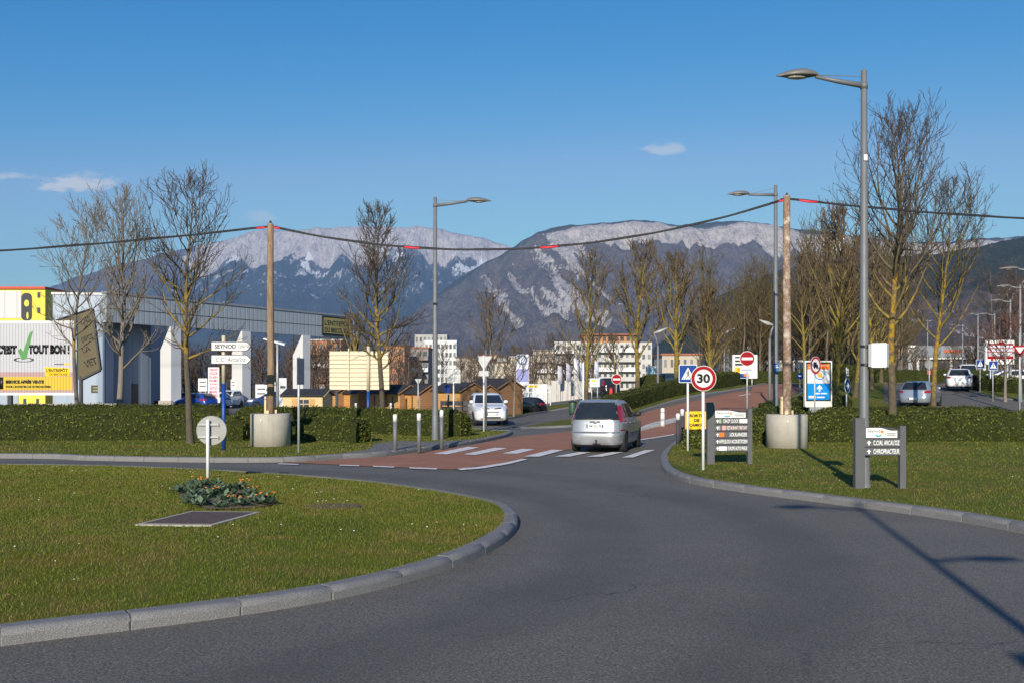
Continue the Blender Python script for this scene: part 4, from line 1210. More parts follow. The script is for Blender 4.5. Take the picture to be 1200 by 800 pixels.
# --- pedestrian crossing sign (square, blue)
def ped_sign(label, loc, zc, a, rz=0.0, group=None, polemat=GALV, ztop=None, extra_white=False):
    t = thing('crossing_sign', label, 'road sign', loc, rz, group)
    post(t, ztop or zc+a*0.4, 0.032, polemat)
    m = MB(); m.plate(rrect(-a, a, zc-a, zc+a, a*0.12), -0.06, -0.035); pl = m.build('sign_plate', WHITE_F, t)
    m = MB(); m.plate(rrect(-a*.93, a*.93, zc-a*.93, zc+a*.93, a*0.09), -0.063, -0.059); m.build('blue_face', SIGNBLUE, pl)
    m = MB(); m.plate([(-a*.72, zc-a*.62), (a*.72, zc-a*.62), (0, zc+a*.70)], -0.066, -0.062); m.build('white_triangle', WHITE_F, pl)
    m = MB(); y0, y1 = -0.069, -0.065; s = a
    m.disc(0.02*s, zc+s*.33, s*.075, y0, y1, 12)
    m.plate([(-.05*s, zc-.12*s), (.10*s, zc-.12*s), (.09*s, zc+.24*s), (-.06*s, zc+.24*s)], y0, y1)
    m.plate([(-.05*s, zc-.10*s), (-.22*s, zc-.42*s), (-.13*s, zc-.44*s), (.04*s, zc-.12*s)], y0, y1)
    m.plate([(.02*s, zc-.12*s), (.12*s, zc-.44*s), (.21*s, zc-.42*s), (.10*s, zc-.10*s)], y0, y1)
    m.plate([(-.06*s, zc+.20*s), (-.20*s, zc-.02*s), (-.15*s, zc-.05*s), (-.03*s, zc+.12*s)], y0, y1)
    m.build('walking_figure', BLACKP, pl)
    m = MB()
    for i in range(5):
        x = (-.5+.25*i)*s; m = MB(); m.plate([(x-.05*s, zc-.58*s), (x+.03*s, zc-.58*s), (x+.05*s, zc-.47*s), (x-.03*s, zc-.47*s)], y0, y1)
        m.build('painted_stripe', BLACKP, pl)
    return t
g = G(806, 540, 0.0); g = ((806-CX)/F*29.5, 29.5); k = g[1]/F
ped_sign('square blue crossing sign partly hidden by the thirty sign', (g[0], g[1], 0.1), EYE-(437.5-HY)*k-0.1, 10.6*k, R(-4), 'pedestrian crossing signs', WHITEP)
for lab, px, py, D, a in (('blue crossing sign nearer the centre of the far crossing, by the bicycles', 1148.5, 426, 70, 5.0), ('blue crossing sign below the red price board', 1163.5, 428, 62, 5.4)):
    l = ground(px, D); k = D/F; ped_sign(lab, l, EYE-(py-HY)*k-l.z, a*k, 0, 'pedestrian crossing signs')

# --- no entry signs
def no_entry(label, loc, zc, r, rz=0.0, plate=False, group='no entry signs'):
    t = thing('no_entry_sign', label, 'road sign', loc, rz, group); post(t, zc+r*0.5, 0.035)
    pl = disc_panel(t, zc, r)
    m = MB(); m.disc(0, zc, r*0.99, -0.053, -0.049); m.build('white_rim', WHITE_F, pl)
    m = MB(); m.disc(0, zc, r*0.93, -0.056, -0.052); m.build('red_face', SIGNRED, pl)
    m = MB(); m.plate([(-r*.72, zc-r*.17), (r*.72, zc-r*.17), (r*.72, zc+r*.17), (-r*.72, zc+r*.17)], -0.059, -0.055); m.build('white_bar', WHITE_F, pl)
    if plate:
        m = MB(); m.plate([(-r*.95, zc-r*1.7), (r*.85, zc-r*1.7), (r*.85, zc-r*1.12), (-r*.95, zc-r*1.12)], -0.055, -0.04); p2 = m.build('lower_plate', WHITE_F, t)
        m = MB()
        for i in range(2): m.box(-r*.8, r*.6, -0.058, -0.054, zc-r*(1.36+i*.2), zc-r*(1.29+i*.2))
        m.build('printed_lines', SIGNBLUE, p2)
    return t
D = 45.0; l = ground(875.5, D); l.z += 0.1; k = D/F
no_entry('no entry sign with small white plate beside the red lane hedge', l, EYE-(420-HY)*k-l.z, 8.8*k, R(-6), True)
D = 84.0; l = ground(722.5, D); k = D/F
no_entry('small far no entry sign standing by the parked vehicles', l, EYE-(444-HY)*k-l.z, 5.2*k*1.15, 0)

# --- no lorries sign, turned
D = 42.5; l = ground(954.7, D); l.z += 0.1; k = D/F
t = thing('no_lorries_sign', 'round red ringed lorry ban sign in front of the map panel', 'road sign', l, R(38))
zc = EYE-(427.7-HY)*k-l.z; r = 10.4*k; post(t, zc+0.1, 0.034)
pl = disc_panel(t, zc, r); m = MB(); m.disc(0, zc, r*.985, -.053, -.049); m.build('white_face', WHITE_F, pl)
m = MB(); m.ring(0, zc, r*.72, r*.96, -.056, -.052); m.build('red_ring', M('sign_dark_red', (0.42,0.012,0.02), 0.4), pl)
m = MB(); m.plate([(-.42*r, zc-.22*r), (.42*r, zc-.22*r), (.42*r, zc+.12*r), (.18*r, zc+.12*r), (.16*r, zc+.36*r), (-.42*r, zc+.36*r)], -.056, -.052)
for x in (-.25, .25): m.disc(x*r, zc-.25*r, .13*r, -.056, -.052, 14)
m.build('lorry_symbol', BLACKP, pl)

# --- blue arrow sign, turned, with little white plate
D = 46.0; l = ground(992, D); l.z += 0.1; k = D/F
t = thing('arrow_sign', 'round blue sign with white arrow standing on the lawn', 'road sign', l, R(52))
zc = EYE-(451.5-HY)*k-l.z; r = 8.8*k; post(t, zc+0.85, 0.032)
pl = disc_panel(t, zc, r, back=WHITE_F); m = MB(); m.disc(0, zc, r*.93, -.053, -.049); m.build('blue_face', SIGNBLUE, pl)
m = MB(); m.plate([(-.55*r, zc-.13*r), (.05*r, zc-.13*r), (.05*r, zc-.45*r), (.65*r, zc), (.05*r, zc+.45*r), (.05*r, zc+.13*r), (-.55*r, zc+.13*r)], -.056, -.052); m.build('white_arrow', WHITE_F, pl)
m = MB(); zz = zc+(451.5-436)*k; m.box(-.16, .16, -.05, -.035, zz-.17, zz+.17); pp = m.build('upper_plate', WHITE_F, t)
m = MB(); m.box(-.1,.1,-.054,-.049, zz-.08, zz-.03); m.box(-.08,.08,-.054,-.049, zz+.02, zz+.07); m.build('printed_lines', SIGNRED, pp)

# --- yellow exit notice
D = 30.6; l = ground(812, D); l.z = 0.1; k = D/F
t = thing('exit_notice', 'yellow exit notice with black lettering behind the thirty sign pole', 'notice', l, R(4))
x0, x1 = (803-812)*k, (827.5-812)*k; z0, z1 = EYE-(502.5-HY)*k-l.z, EYE-(481.5-HY)*k-l.z
m = MB()
m.plate(rrect(x0, x1, z0, z1, .03), -0.02, 0.0); pl = m.build('panel', SIGNYEL, t)
for x in (x0+.08, x1-.08): post(t, z1, .022, GALV, x=x, y=.025, name='leg')
hh = (z1-z0); cx = (x0+x1)/2+0.03
for s, fz, w in (('SORTIE', .76, .46), ('DE', .50, .17), ('CAMION', .24, .46)): lettering(pl, s, cx, z0+hh*fz, w, hh*.17, -0.0205, BLACKP, 0.05)

# --- the two town direction boards
def wave(x0, x1, z0, z1, drop):
    out = [(x0, z0), (x1, z0), (x1, z1-drop)]
    for i in range(13):
        f = i/12; x = x1+(x0-x1)*(0.12+0.6*f)
        out.append((x, z1-drop+drop*sst(0.05, 0.75, f)))
    out.append((x0, z1)); return out
def town_header(t, x0, x1, z0, z1):
    w, h = x1-x0, z1-z0
    m = MB(); m.plate(wave(x0, x1, z0, z1, h*.28), -0.062, -0.05); hd = m.build('header_plate', WHITE_F, t)
    lettering(hd, 'Seynod', x0+w*.25, z0+h*.66, w*.40, h*.42, -0.0625, MIDGREY, 0.0)
    m = MB(); m.plate([(x0+w*.27, z0+h*.24), (x0+w*.36, z0+h*.10), (x0+w*.46, z0+h*.12), (x0+w*.52, z0+h*.30), (x0+w*.40, z0+h*.24), (x0+w*.33, z0+h*.30)], -.066, -.0622); m.build('wave_emblem', TEAL, hd)
    m = MB(); cx, cz = x0+w*.515, z0+h*.62
    star = []
    for i in range(10):
        a = PI/2+i*PI/5; r = h*.22 if i % 2 == 0 else h*.11; star.append((cx+r*math.cos(a), cz+r*math.sin(a)))
    m.plate(star, -.066, -.0622); m.build('sun_emblem', ORANGE, hd)
    m = MB(); m.plate([(cx-h*.3, z0+h*.30), (cx+h*.06, z0+h*.30), (cx+h*.14, z0+h*.44), (cx-h*.05, z0+h*.40)], -.0655, -.0622); m.build('yellow_emblem', SIGNYEL, hd)
    m = MB(); m.disc(x0+w*.62, z0+h*.34, h*.06, -.066, -.0622, 10); m.box(x0+w*.66, x0+w*.95, -.066, -.0622, z0+h*.38, z0+h*.46); m.box(x0+w*.66, x0+w*.95, -.066, -.0622, z0+h*.22, z0+h*.28); m.build('small_print', MIDGREY, hd)
def uparrow(m, cx, cz, r, y0=-.058, y1=-.0545):
    m.plate([(cx-.3*r, cz-r), (cx+.3*r, cz-r), (cx+.3*r, cz-.1*r), (cx+r, cz-.1*r), (cx, cz+r), (cx-r, cz-.1*r), (cx-.3*r, cz-.1*r)], y0, y1)
def town_board(label, px_l, px_r, base, D, z_of, rows, rz=0.0, posttop=None):
    k = D/F; l = at((px_l+px_r)/2, base, D); l.z = 0.12
    t = thing('direction_board', label, 'direction board', l, rz, None)
    W = (px_r-px_l)*k; Z = lambda py: (base-py)*k
    m = MB(); m.box(-W/2, -W/2+.17, -.06, .06, -.15, Z(posttop)); m.box(-W/2+.17, -W/2+.185, -.05, .05, -.15, Z(posttop)); m.build('broad_post', MIDGREY, t)
    m = MB(); m.box(W/2-.11, W/2, -.05, .05, -.15, Z(z_of['top'])+.02); m.build('slim_post', MIDGREY, t)
    x0, x1 = -W/2+.187, W/2-.112
    ztop, zbot = Z(z_of['top']), Z(z_of['bot'])
    m = MB(); m.plate([(x0, zbot), (x1, zbot), (x1, ztop-.05), (x1-.15, ztop-.01), (x1-.35, ztop), (x0, ztop)], -0.035, 0.035); m.build('panel', DKGREY, t)
    town_header(t, x0+.01, x1-.06, Z(z_of['hd'][1]), Z(z_of['hd'][0]))
    for r in rows:
        za, zb = Z(r['z'][1]), Z(r['z'][0]); h = zb-za
        m = MB(); m.plate([(x0-.03, za), (x1+.02, za), (x1+.02, zb), (x0-.03, zb)], -.054, -.0355); pl = m.build('row_plate', MIDGREY, t)
        m = MB(); uparrow(m, x0+.07, (za+zb)/2, h*.33); m.build('arrow', WHITE_F, pl)
        for (kind, mat, a, b, txt) in r['items']:
            xa, xb = x0+(x1-x0)*a, x0+(x1-x0)*b
            if kind == 'box':
                m = MB(); m.box(xa, xb, -.058, -.0545, za+h*.12, zb-h*.12); bx = m.build('emblem', mat, pl)
            else:
                lettering(pl, txt, (xa+xb)/2, (za+zb)/2, xb-xa, h*.72, -.0545, mat, 0.03)
    return t
town_board('tall grey town board with five rows of white lettering beside the thirty sign', 827.6, 881.5, 551, 24.4,
    {'top': 487.6, 'bot': 537, 'hd': (488.6, 497)},
    [{'z': (497.8, 504), 'items': [('box', M('leaf_green_film', (0.25,0.42,0.2)), .13, .19, ''), ('txt', WHITE_F, .25, .72, 'CRAZY CLOCK'), ('box', WHITE_F, .74, .98, '')]},
     {'z': (505.6, 512), 'items': [('box', BACKGREY, .12, .16, ''), ('box', M('pink_film', (0.75,0.35,0.3)), .22, .33, ''), ('txt', M('pale_pink_film', (0.72,0.6,0.58)), .36, .98, "RESTAURANT L'INSTANT")]},
     {'z': (513.6, 520), 'items': [('box', ORANGE, .13, .28, ''), ('txt', WHITE_F, .44, .98, 'BOULANGER')]},
     {'z': (521.6, 528), 'items': [('txt', WHITE_F, .13, .98, 'AFFLELOU ACOUSTICIEN')]},
     {'z': (529.6, 536), 'items': [('box', WHITE_F, .12, .36, ''), ('txt', WHITE_F, .39, .98, 'EUROPE AUTO PNEUS')]}], R(5), 479)
town_board('short grey town board with two rows of lettering beside the tall lamp post', 1000.5, 1061, 578.5, 18.55,
    {'top': 507, 'bot': 540.5, 'hd': (508, 519.5)},
    [{'z': (521.2, 529.6), 'items': [('txt', WHITE_F, .23, .98, "C.CIAL ARCAL'OZ")]},
     {'z': (531.4, 539.8), 'items': [('txt', WHITE_F, .23, .98, 'CHIROPRACTEUR')]}], R(3), 496.5)

# --- blue direction post with two arrow boards
g = G(262, 527, 0.12); D = g[1]; k = D/F
t = thing('direction_post', 'blue and cream post carrying two white arrow boards', 'direction sign', (g[0], g[1], 0.12), R(4))
Z = lambda py: (527-py)*k
m = MB(); m.smooth = True; m.tube([(0,0,-.15),(0,0,Z(449))], .062, 14); m.build('lower_post', BLUEPOST, t)
m = MB(); m.smooth = True; m.tube([(0,0,Z(449)),(0,0,Z(394)+.02)], .056, 14); m.build('upper_post', CREAM, t)
for za, zb, s, sh, segs in ((411.2, 400.4, None, 0, None), (426.3, 415.6, None, 0, None)):
    x0, x1 = (248.5-262)*k, (295-262)*k; a, b = Z(za), Z(zb); h = b-a
    m = MB(); m.plate([(x0, a), (x1-h*.5, a), (x1, (a+b)/2), (x1-h*.5, b), (x0, b)], -.115, -.075); bd = m.build('arrow_board', BLACKP, t)
    q = h*.07; m = MB(); m.plate([(x0+q, a+q), (x1-h*.5-q*.4, a+q), (x1-q*1.4, (a+b)/2), (x1-h*.5-q*.4, b-q), (x0+q, b-q)], -.1185, -.114); m.build('white_face', WHITE_F, bd)
    if za < 420:
        lettering(bd, 'SEYNOD', x0+.42, (a+b)/2, .62, h*.46, -.1187, BLACKP, 0.025); lettering(bd, 'CENTRE', x0+.98, (a+b)/2-.005, .38, h*.34, -.1187, BLACKP, 0.0, shear=.25)
    else: lettering(bd, "C.C. Arcal'oz", x0+.58, (a+b)/2, .88, h*.46, -.1187, BLACKP, 0.0, shear=.3)

# --- back of the round sign on the island
g = G(243.5, 558, 0.22); D = g[1]; k = D/F
t = thing('round_sign', 'back of a round grey sign on a white pole standing on the island lawn', 'road sign', (g[0], g[1], 0.2), R(8))
zc = (558-503)*k; r = 17.5*k
post(t, zc+.22, .033, WHITEP)
m = MB(); m.lathe([(r*.2, 0), (r*.97, 0.0), (r, .006), (r, .03), (r*.97, .035)], 36, 'y', (0.06, 0.075, zc)); m.build('sign_plate', M('sign_back_pale', (0.27,0.27,0.265), 0.45, 0.4, 0.1, 4), t)
for z in (zc+.12, zc-.13): m = MB(); m.box(-.20, .20, .036, .072, z-.018, z+.018); m.tube([(.18,.055,z),(.20,.055,z-.04)], .012, 6); m.build('bracket', BACKGREY, t)

# --- signs seen from behind near the crossing
def yield_back(label, px, D, cz_py, half, base_py=None, plate=None, rz=0.0, face=False, top=None, group=None, pmat=WHITEP):
    l = ground(px, D); k = D/F
    if D < 60: l.z += 0.1
    t = thing('yield_sign', label, 'road sign', l, rz, group); zc = EYE-(cz_py-HY)*k-l.z; a = half*k
    post(t, zc+a*.8 if top is None else EYE-(top-HY)*k-l.z, .036, pmat, y=-0.0)
    tri = [(0, zc-a*.95), (a, zc+a*.72), (-a, zc+a*.72)]
    if face:
        m = MB(); m.plate(tri, -.06, -.04); pl = m.build('sign_plate', SIGNRED, t)
        m = MB(); m.plate([(0, zc-a*.45), (a*.58, zc+a*.46), (-a*.58, zc+a*.46)], -.063, -.059); m.build('white_face', WHITE_F, pl)
    else:
        m = MB(); m.plate(tri, .04, .06); pl = m.build('sign_plate', BACKGREY, t)
        m = MB(); m.box(-a*.55, a*.55, .022, .04, zc+a*.2, zc+a*.27); m.box(-a*.45, a*.45, .022, .04, zc-a*.02, zc+a*.05); m.build('bracket', GALV, t)
    if plate:
        b = plate*k; zp = zc-a*1.35; m = MB(); m.box(-b, b, .04, .055, zp-b*.62, zp+b*.5); m.build('lower_plate', BACKGREY, t)
    return t
g = G(567, 505, 0.12)
yield_back('back of a yield sign with square plate on the white pole before the parked car', 567, g[1], 424, 9.6, plate=5.5)
yield_back('small yield sign back behind the bollards, by the wooden huts', 490, 57, 446.5, 4.0, group=None, pmat=GALV)
yield_back('red and white yield sign facing the traffic under the tall lamp row', 1195, 40, 410.5, 8.0, face=True, top=390, rz=R(-20), pmat=GALV)
D = 52; l = ground(531.5, D, 0.1); k = D/F
t = thing('square_sign', 'back of a square grey sign standing behind the hedge near the huts', 'road sign', l, 0)
zc = EYE-(441-HY)*k-l.z; post(t, zc+.42, .034, WHITEP); m = MB(); m.plate(rrect(-8*k, 8*k, zc-7.5*k, zc+8.5*k, .04), .035, .055); m.build('sign_plate', BACKGREY, t)
m = MB(); m.box(-.3,.3,.02,.036,zc-.17,zc-.13); m.box(-.3,.3,.02,.036,zc+.15,zc+.19); m.build('bracket', GALV, t)
g = G(350, 529.5, 0.12); k = g[1]/F
t = thing('edge_sign', 'sign seen edge-on with slim grey pole at the short front hedge', 'road sign', (g[0], g[1], .1), R(82))
post(t, (529-416)*k, .035); m = MB(); m.box(-.30, .30, -.06, -.035, (529-449)*k, (529-418)*k); m.build('sign_plate', BACKGREY, t)
for lab, px, py, D, r in (('round sign back between the upright trees and the map panel', 937, 428, 74, 4.5), ('round white sign beside the thin yellow tree trunk', 1089, 426.5, 64, 5.2)):
    l = ground(px, D); k = D/F; t = thing('round_sign', lab, 'road sign', l, 0); zc = EYE-(py-HY)*k-l.z
    post(t, zc+.1, .034); m = MB(); m.disc(0, zc, r*k, .035, .055); m.build('sign_plate', M('sign_back_pale', (0,0,0)), t)
    if px > 1000:
        m = MB(); m.box(-2.3*k, 2.3*k, .03, .045, zc-11.5*k, zc-7.2*k); m.build('lower_plate', M('brick_red_film', (0.4,0.1,0.06)), t)
D = 70; l = ground(937.5, D); k = D/F; t = thing('direction_disc', 'small round blue keep-left disc in front of the far trees', 'road sign', l, 0); zc = EYE-(440-HY)*k-l.z
post(t, zc, .03); m = MB(); m.disc(0, zc, 4.0*k, -.055, -.03); pl = m.build('sign_plate', SIGNBLUE, t); m = MB(); m.box(-.12,.12,-.058,-.054,zc-.04,zc+.04); m.build('white_arrow', WHITE_F, pl)
D = 55; l = ground(524, D); k = D/F; t = thing('parking_sign', 'small blue sign on a thin pole in front of the wooden huts', 'road sign', l, 0); zc = EYE-(455-HY)*k-l.z
post(t, zc+.2, .028); m = MB(); m.box(-.13,.13,-.05,-.03,zc-.24,zc+.22); m.build('sign_plate', SIGNBLUE, t)

# --- map panel (blue / white / orange)
D = 48.0; l = ground(958.3, D, 0.0); l.z += 0.1; k = D/F
t = thing('map_panel', 'large white framed information panel, blue below and white above, with arrow', 'information panel', l, R(6))
Z = lambda py: EYE-(py-HY)*k-l.z
x0, x1 = -16.5*k, 16.5*k
m = MB(); m.plate([(x0, Z(476.5)), (x1, Z(476.5)), (x1, Z(422.5)), (x0, Z(422.5))], -.09, .09); m.build('case', M('warm_white_paint', (0.72,0.69,0.62), 0.5), t)
m = MB(); m.box(x0+.25, x1-.25, -.07, .07, -.3, Z(476.5)); m.build('foot', BACKGREY, t)
q = .05; a, b = x0+1.4*k, x1-1.4*k
m = MB(); m.plate([(a, Z(469.5)), (b, Z(469.5)), (b, Z(424)), (a, Z(424))], -.094, -.0895); fr = m.build('dark_frame', BLACKP, t)
a2, b2 = a+1.6*k, b-1.6*k
for nm, za, zb, mt in (('blue_field', 468, 448.8, CYAN), ('white_field', 448.8, 432.4, WHITE_F), ('orange_field', 432.4, 426, ORANGE)):
    m = MB(); m.box(a2, b2, -.098, -.0935, Z(za)+.002, Z(zb)-.002); m.build(nm, mt, fr)
m = MB(); m.ring(.06, Z(439), 4.6*k, 5.8*k, -.102, -.0975, 28); m.build('ring_emblem', CYAN, fr)
m = MB(); m.disc(.06, Z(439), 3.2*k, -.102, -.0975, 20); m.build('round_emblem', M('amber_film', (0.8,0.42,0.08)), fr)
m = MB(); zz = Z(454); s = 4.2*k
m.plate([(-.25*s+.05, zz-s), (.25*s+.05, zz-s), (.25*s+.05, zz-.1*s), (.8*s+.05, zz-.45*s), (.8*s+.05, zz-.05*s), (.05, zz+.9*s), (-.8*s+.05, zz-.05*s), (-.8*s+.05, zz-.45*s), (-.25*s+.05, zz-.1*s)], -.102, -.0975); m.build('white_arrow', WHITE_F, fr)
m = MB(); m.box(-.2, .05, -.102, -.0975, Z(461.4), Z(459.6)); m.box(.1, .42, -.102, -.0975, Z(461.2), Z(459.8)); m.box(a2+.06, a2+.42, -.102, -.0975, Z(466), Z(463.2)); m.box(-.08, .3, -.102, -.0975, Z(465.6), Z(464.2)); m.build('small_print', WHITE_F, fr)
m = MB(); m.box(.1, b2-.06, -.102, -.0975, Z(428.6), Z(427.4)); m.box(a2+.06, .0, -.102, -.0975, Z(430.8), Z(429.8)); m.build('small_print', M('pale_orange_film', (0.85,0.5,0.3)), fr)

# --- far totems and boards
def totem(label, px0, px1, ptop, pbase, D, mat, name='totem', category='totem sign', th=.3, rz=0.0, leg=True):
    k = D/F; l = ground((px0+px1)/2, D); t = thing(name, label, category, l, rz); Z = lambda py: EYE-(py-HY)*k-l.z
    w = (px1-px0)*k/2; zb = Z(pbase)
    m = MB(); m.plate(rrect(-w, w, zb, Z(ptop), .05), -th/2, th/2); b = m.build('panel', mat, t)
    if zb > .15:
        for x in (-w*.6, w*.6): post(t, zb, .05, GALV, x=x, name='leg')
    return t, b, Z, k, w
t, b, Z, k, w = totem('white totem sign with black lines, a yellow square and blue foot', 858, 887, 415.5, 443, 78, WHITE_F)
for py0, py1, mt, a0, a1 in ((419.5, 417.6, BLACKP, -.8, .1), (424, 421.8, BLACKP, -.8, 0), (428, 425.6, BLACKP, -.8, -.1), (436, 429.8, SIGNYEL, -.85, -.25), (434, 431, ORANGE, -.6, -.3), (442.5, 437.5, SIGNBLUE, -.85, .3), (440.6, 438, ORANGE, -.1, .3)):
    m = MB(); dy = .004*(1 if mt not in (ORANGE,) else 2); m.box(w*a0, w*a1, -.15-dy, -.149, Z(py0), Z(py1)); m.build('printed_field', mt, b)
t, b, Z, k, w = totem('tall blue and white totem with a dark ring emblem at the top', 605, 619.5, 415, 460, 118, M('pale_lilac_film', (0.56,0.58,0.72), 0.4))
m = MB(); m.ring(0, Z(421.5), 4.2*k, 6.0*k, -.156, -.149, 28); m.build('ring_emblem', M('petrol_film', (0.05,0.13,0.2)), b)
m = MB(); m.box(-w*.95, w*.95, -.154, -.149, Z(447), Z(432)); m.build('blue_field', M('lilac_blue_film', (0.22,0.24,0.5)), b)
t, b, Z, k, w = totem('white sign with yellow mark beside the mossy tree near the far no entry sign', 691, 702.5, 443, 453, 88, WHITE_F, 'shop_sign', 'sign')
m = MB(); m.box(-w*.7, w*.3, -.155, -.149, Z(446.6), Z(444.6)); m.build('yellow_mark', SIGNYEL, b); m = MB(); m.box(-w*.5, w*.7, -.155, -.149, Z(450), Z(448.6)); m.build('printed_line', BACKGREY, b)
t, b, Z, k, w = totem('rounded pale blue poster case behind the parked blue van', 757, 770, 428.5, 443, 96, WHITE_F, 'poster_case', 'poster case')
m = MB(); m.box(-w*.85, w*.85, -.155, -.149, Z(441.6), Z(430.5)); m.build('poster', M('pale_blue_poster', (0.42,0.6,0.66)), b)
t, b, Z, k, w = totem('white and pink sale banner hanging by the car park entrance', 243.8, 257.2, 430, 467, 90, WHITE_F, 'sale_banner', 'banner', .08, R(-6))
for i in range(8):
    za, zb2 = Z(434.6+i*4.3), Z(431.2+i*4.3); lettering(b, ('VENTE', 'SOLDE', 'FLASH', 'PROMO', 'JOURS', 'ASTUC', 'MARS', 'OFFRE')[i], 0, (za+zb2)/2, w*1.5, (zb2-za)*.95, -.0405, M('magenta_film', (0.62,0.03,0.14)), .03, 'lettering')
for lab, a, b_, tp, bs, D in (('low white noticeboard with arched top beside the sale banner', 232.5, 243, 443, 458, 92), ('white sign half hidden by the second white buttress', 270.6, 276, 444, 456, 100), ('white board with two dark lines under the far car park trees', 299.5, 313, 450, 468, 99), ('white board beside the wooden pole in the car park', 315, 323, 447.5, 464, 101), ('grey and white entrance totem with dark letters near the cabin', 327, 336, 442.5, 478, 78)):
    t, b, Z, k, w = totem(lab, a, b_, tp, bs, D, WHITE_F if 'grey' not in lab else M('pale_grey_paint', (0.55,0.57,0.58)), 'notice_board', 'notice board', .12)
    m = MB()
    for i in range(2): m.box(-w*.7, w*.7, -.064, -.059, Z(tp+(bs-tp)*(.34+.3*i)), Z(tp+(bs-tp)*(.26+.3*i)))
    m.build('printed_line', DKGREY, b)
# red and white price board
t, b, Z, k, w = totem('white board with red frame and grey rows standing over the parked white van', 1154, 1187.5, 398.5, 426.5, 70, WHITE_F, 'price_board', 'board', .25)
for a0, a1, p0, p1, mt, dy in ((-.88,.95,420.5,402.5,SIGNRED,.004), (-.80,.9,417,404.6,M('pale_lilac_grey', (0.55,0.53,0.6)),.007), (-.8,.9,408.6,407.6,SIGNRED,.010), (-.8,.9,412.6,411.6,SIGNRED,.010)):
    m = MB(); m.box(w*a0, w*a1, -.125-dy, -.1245, Z(p0), Z(p1)); m.build('printed_field', mt, b)
m = MB(); m.box(-w*.1, w*.3, -.138, -.1245, Z(404), Z(400.6)); m.build('printed_field', SIGNRED, b)
m = MB(); m.plate([(-w*.55, Z(418.5)), (-w*.42, Z(423)), (-w*.68, Z(423))][::-1], -.14, -.1245); m.build('marker', SIGNRED, b)

# ================================================================== BILLBOARDS
D = 50.0; k = D/F; l = ground(30, D); t = thing('billboard', 'white framed advertising billboard with green tick and black headline', 'billboard', l, 0)
Z = lambda py: EYE-(py-HY)*k-l.z; X = lambda px: (px-30)*k
m = MB(); m.box(X(-34), X(90.5), -.10, .10, Z(462.5), Z(376)); m.build('frame', WHITEP, t)
fx0, fx1, fz0, fz1 = X(-31.5), X(87.6), Z(459.6), Z(378.6)
slat = mat_cladding('slatted_poster', (0.47,0.47,0.51), 0.075, 0, 0.62)
m = MB(); m.box(fx0, fx1, -.106, -.0995, fz0, fz1); ps = m.build('poster', slat, t)
slaty = mat_cladding('slatted_poster_yellow', (0.60,0.42,0.02), 0.075, 0, 0.7)
slatr = mat_cladding('slatted_poster_rose', (0.42,0.27,0.27), 0.075, 0, 0.7)
m = MB(); m.box(fx0+.01, fx1-.01, -.109, -.1055, fz0+.005, Z(435.5)); m.build('rose_band', slatr, ps)
m = MB(); m.box(fx0+.02, X(85.5), -.113, -.1085, Z(456.5), Z(441)); m.build('yellow_band', slaty, ps)
B0 = BLACKP
lettering(ps, "C'EST", X(9.2), Z(409.6), 24*k, 10.8*k, -.1063, B0, .085)
lettering(ps, 'TOUT BON !', X(58.5), Z(409.3), 48.5*k, 11.2*k, -.1063, B0, .085)
m = MB(); m.plate([(X(22), Z(410)), (X(25.5), Z(408)), (X(28.4), Z(412)), (X(36), Z(390)), (X(40), Z(387.6)), (X(32), Z(420)), (X(27), Z(421.5))], -.116, -.1063); m.build('green_tick', M('tick_green', (0.06,0.24,0.05), 0.45), ps)
m = MB(); n0 = len(m.v); m.ring(0, 0, 9*k, 12*k, -.112, -.1063, 32); m.xform(Matrix.Translation((X(29.2), 0, Z(421.3))) @ Matrix.Diagonal((1, 1, .23, 1)), n0); m.build('black_ellipse', B0, ps)
m = MB(); m.plate([(X(54.5), Z(440.6)), (X(82.5), Z(440)), (X(83), Z(431)), (X(53), Z(429.6))], -.117, -.1088); bb = m.build('logo_plate', SIGNYEL, ps)
lettering(bb, "L'ENTREPÔT", X(68), Z(433.2), 25*k, 4.6*k, -.1172, B0, .03); lettering(bb, 'DU BRICOLAGE', X(70), Z(438.2), 21*k, 2.6*k, -.1172, B0, .02)
lettering(ps, 'SERVICE APRÈS VENTE', X(30.4), Z(446.6), 45*k, 4.8*k, -.1133, B0, .08)
lettering(ps, 'POUR L’ENTRETIEN DE VOTRE MATÉRIEL', X(34.8), Z(452.4), 53*k, 3.0*k, -.1133, B0, .06)
lettering(ps, '1', X(2.6), Z(448.5), 5*k, 14*k, -.1133, B0, .04)
m = MB(); m.box(X(77), X(83.5), -.112, -.1063, Z(427.4), Z(425.4)); m.build('logo_plate', SIGNYEL, ps); m = MB(); m.box(X(65), X(76), -.110, -.1063, Z(427), Z(426)); m.build('small_print', DKGREY, ps)
for x in (12, -18):
    m = MB(); m.box(X(x)-.1, X(x)+.1, -.09, .09, -.3, Z(462.4)); m.build('leg', DKGREY, t)

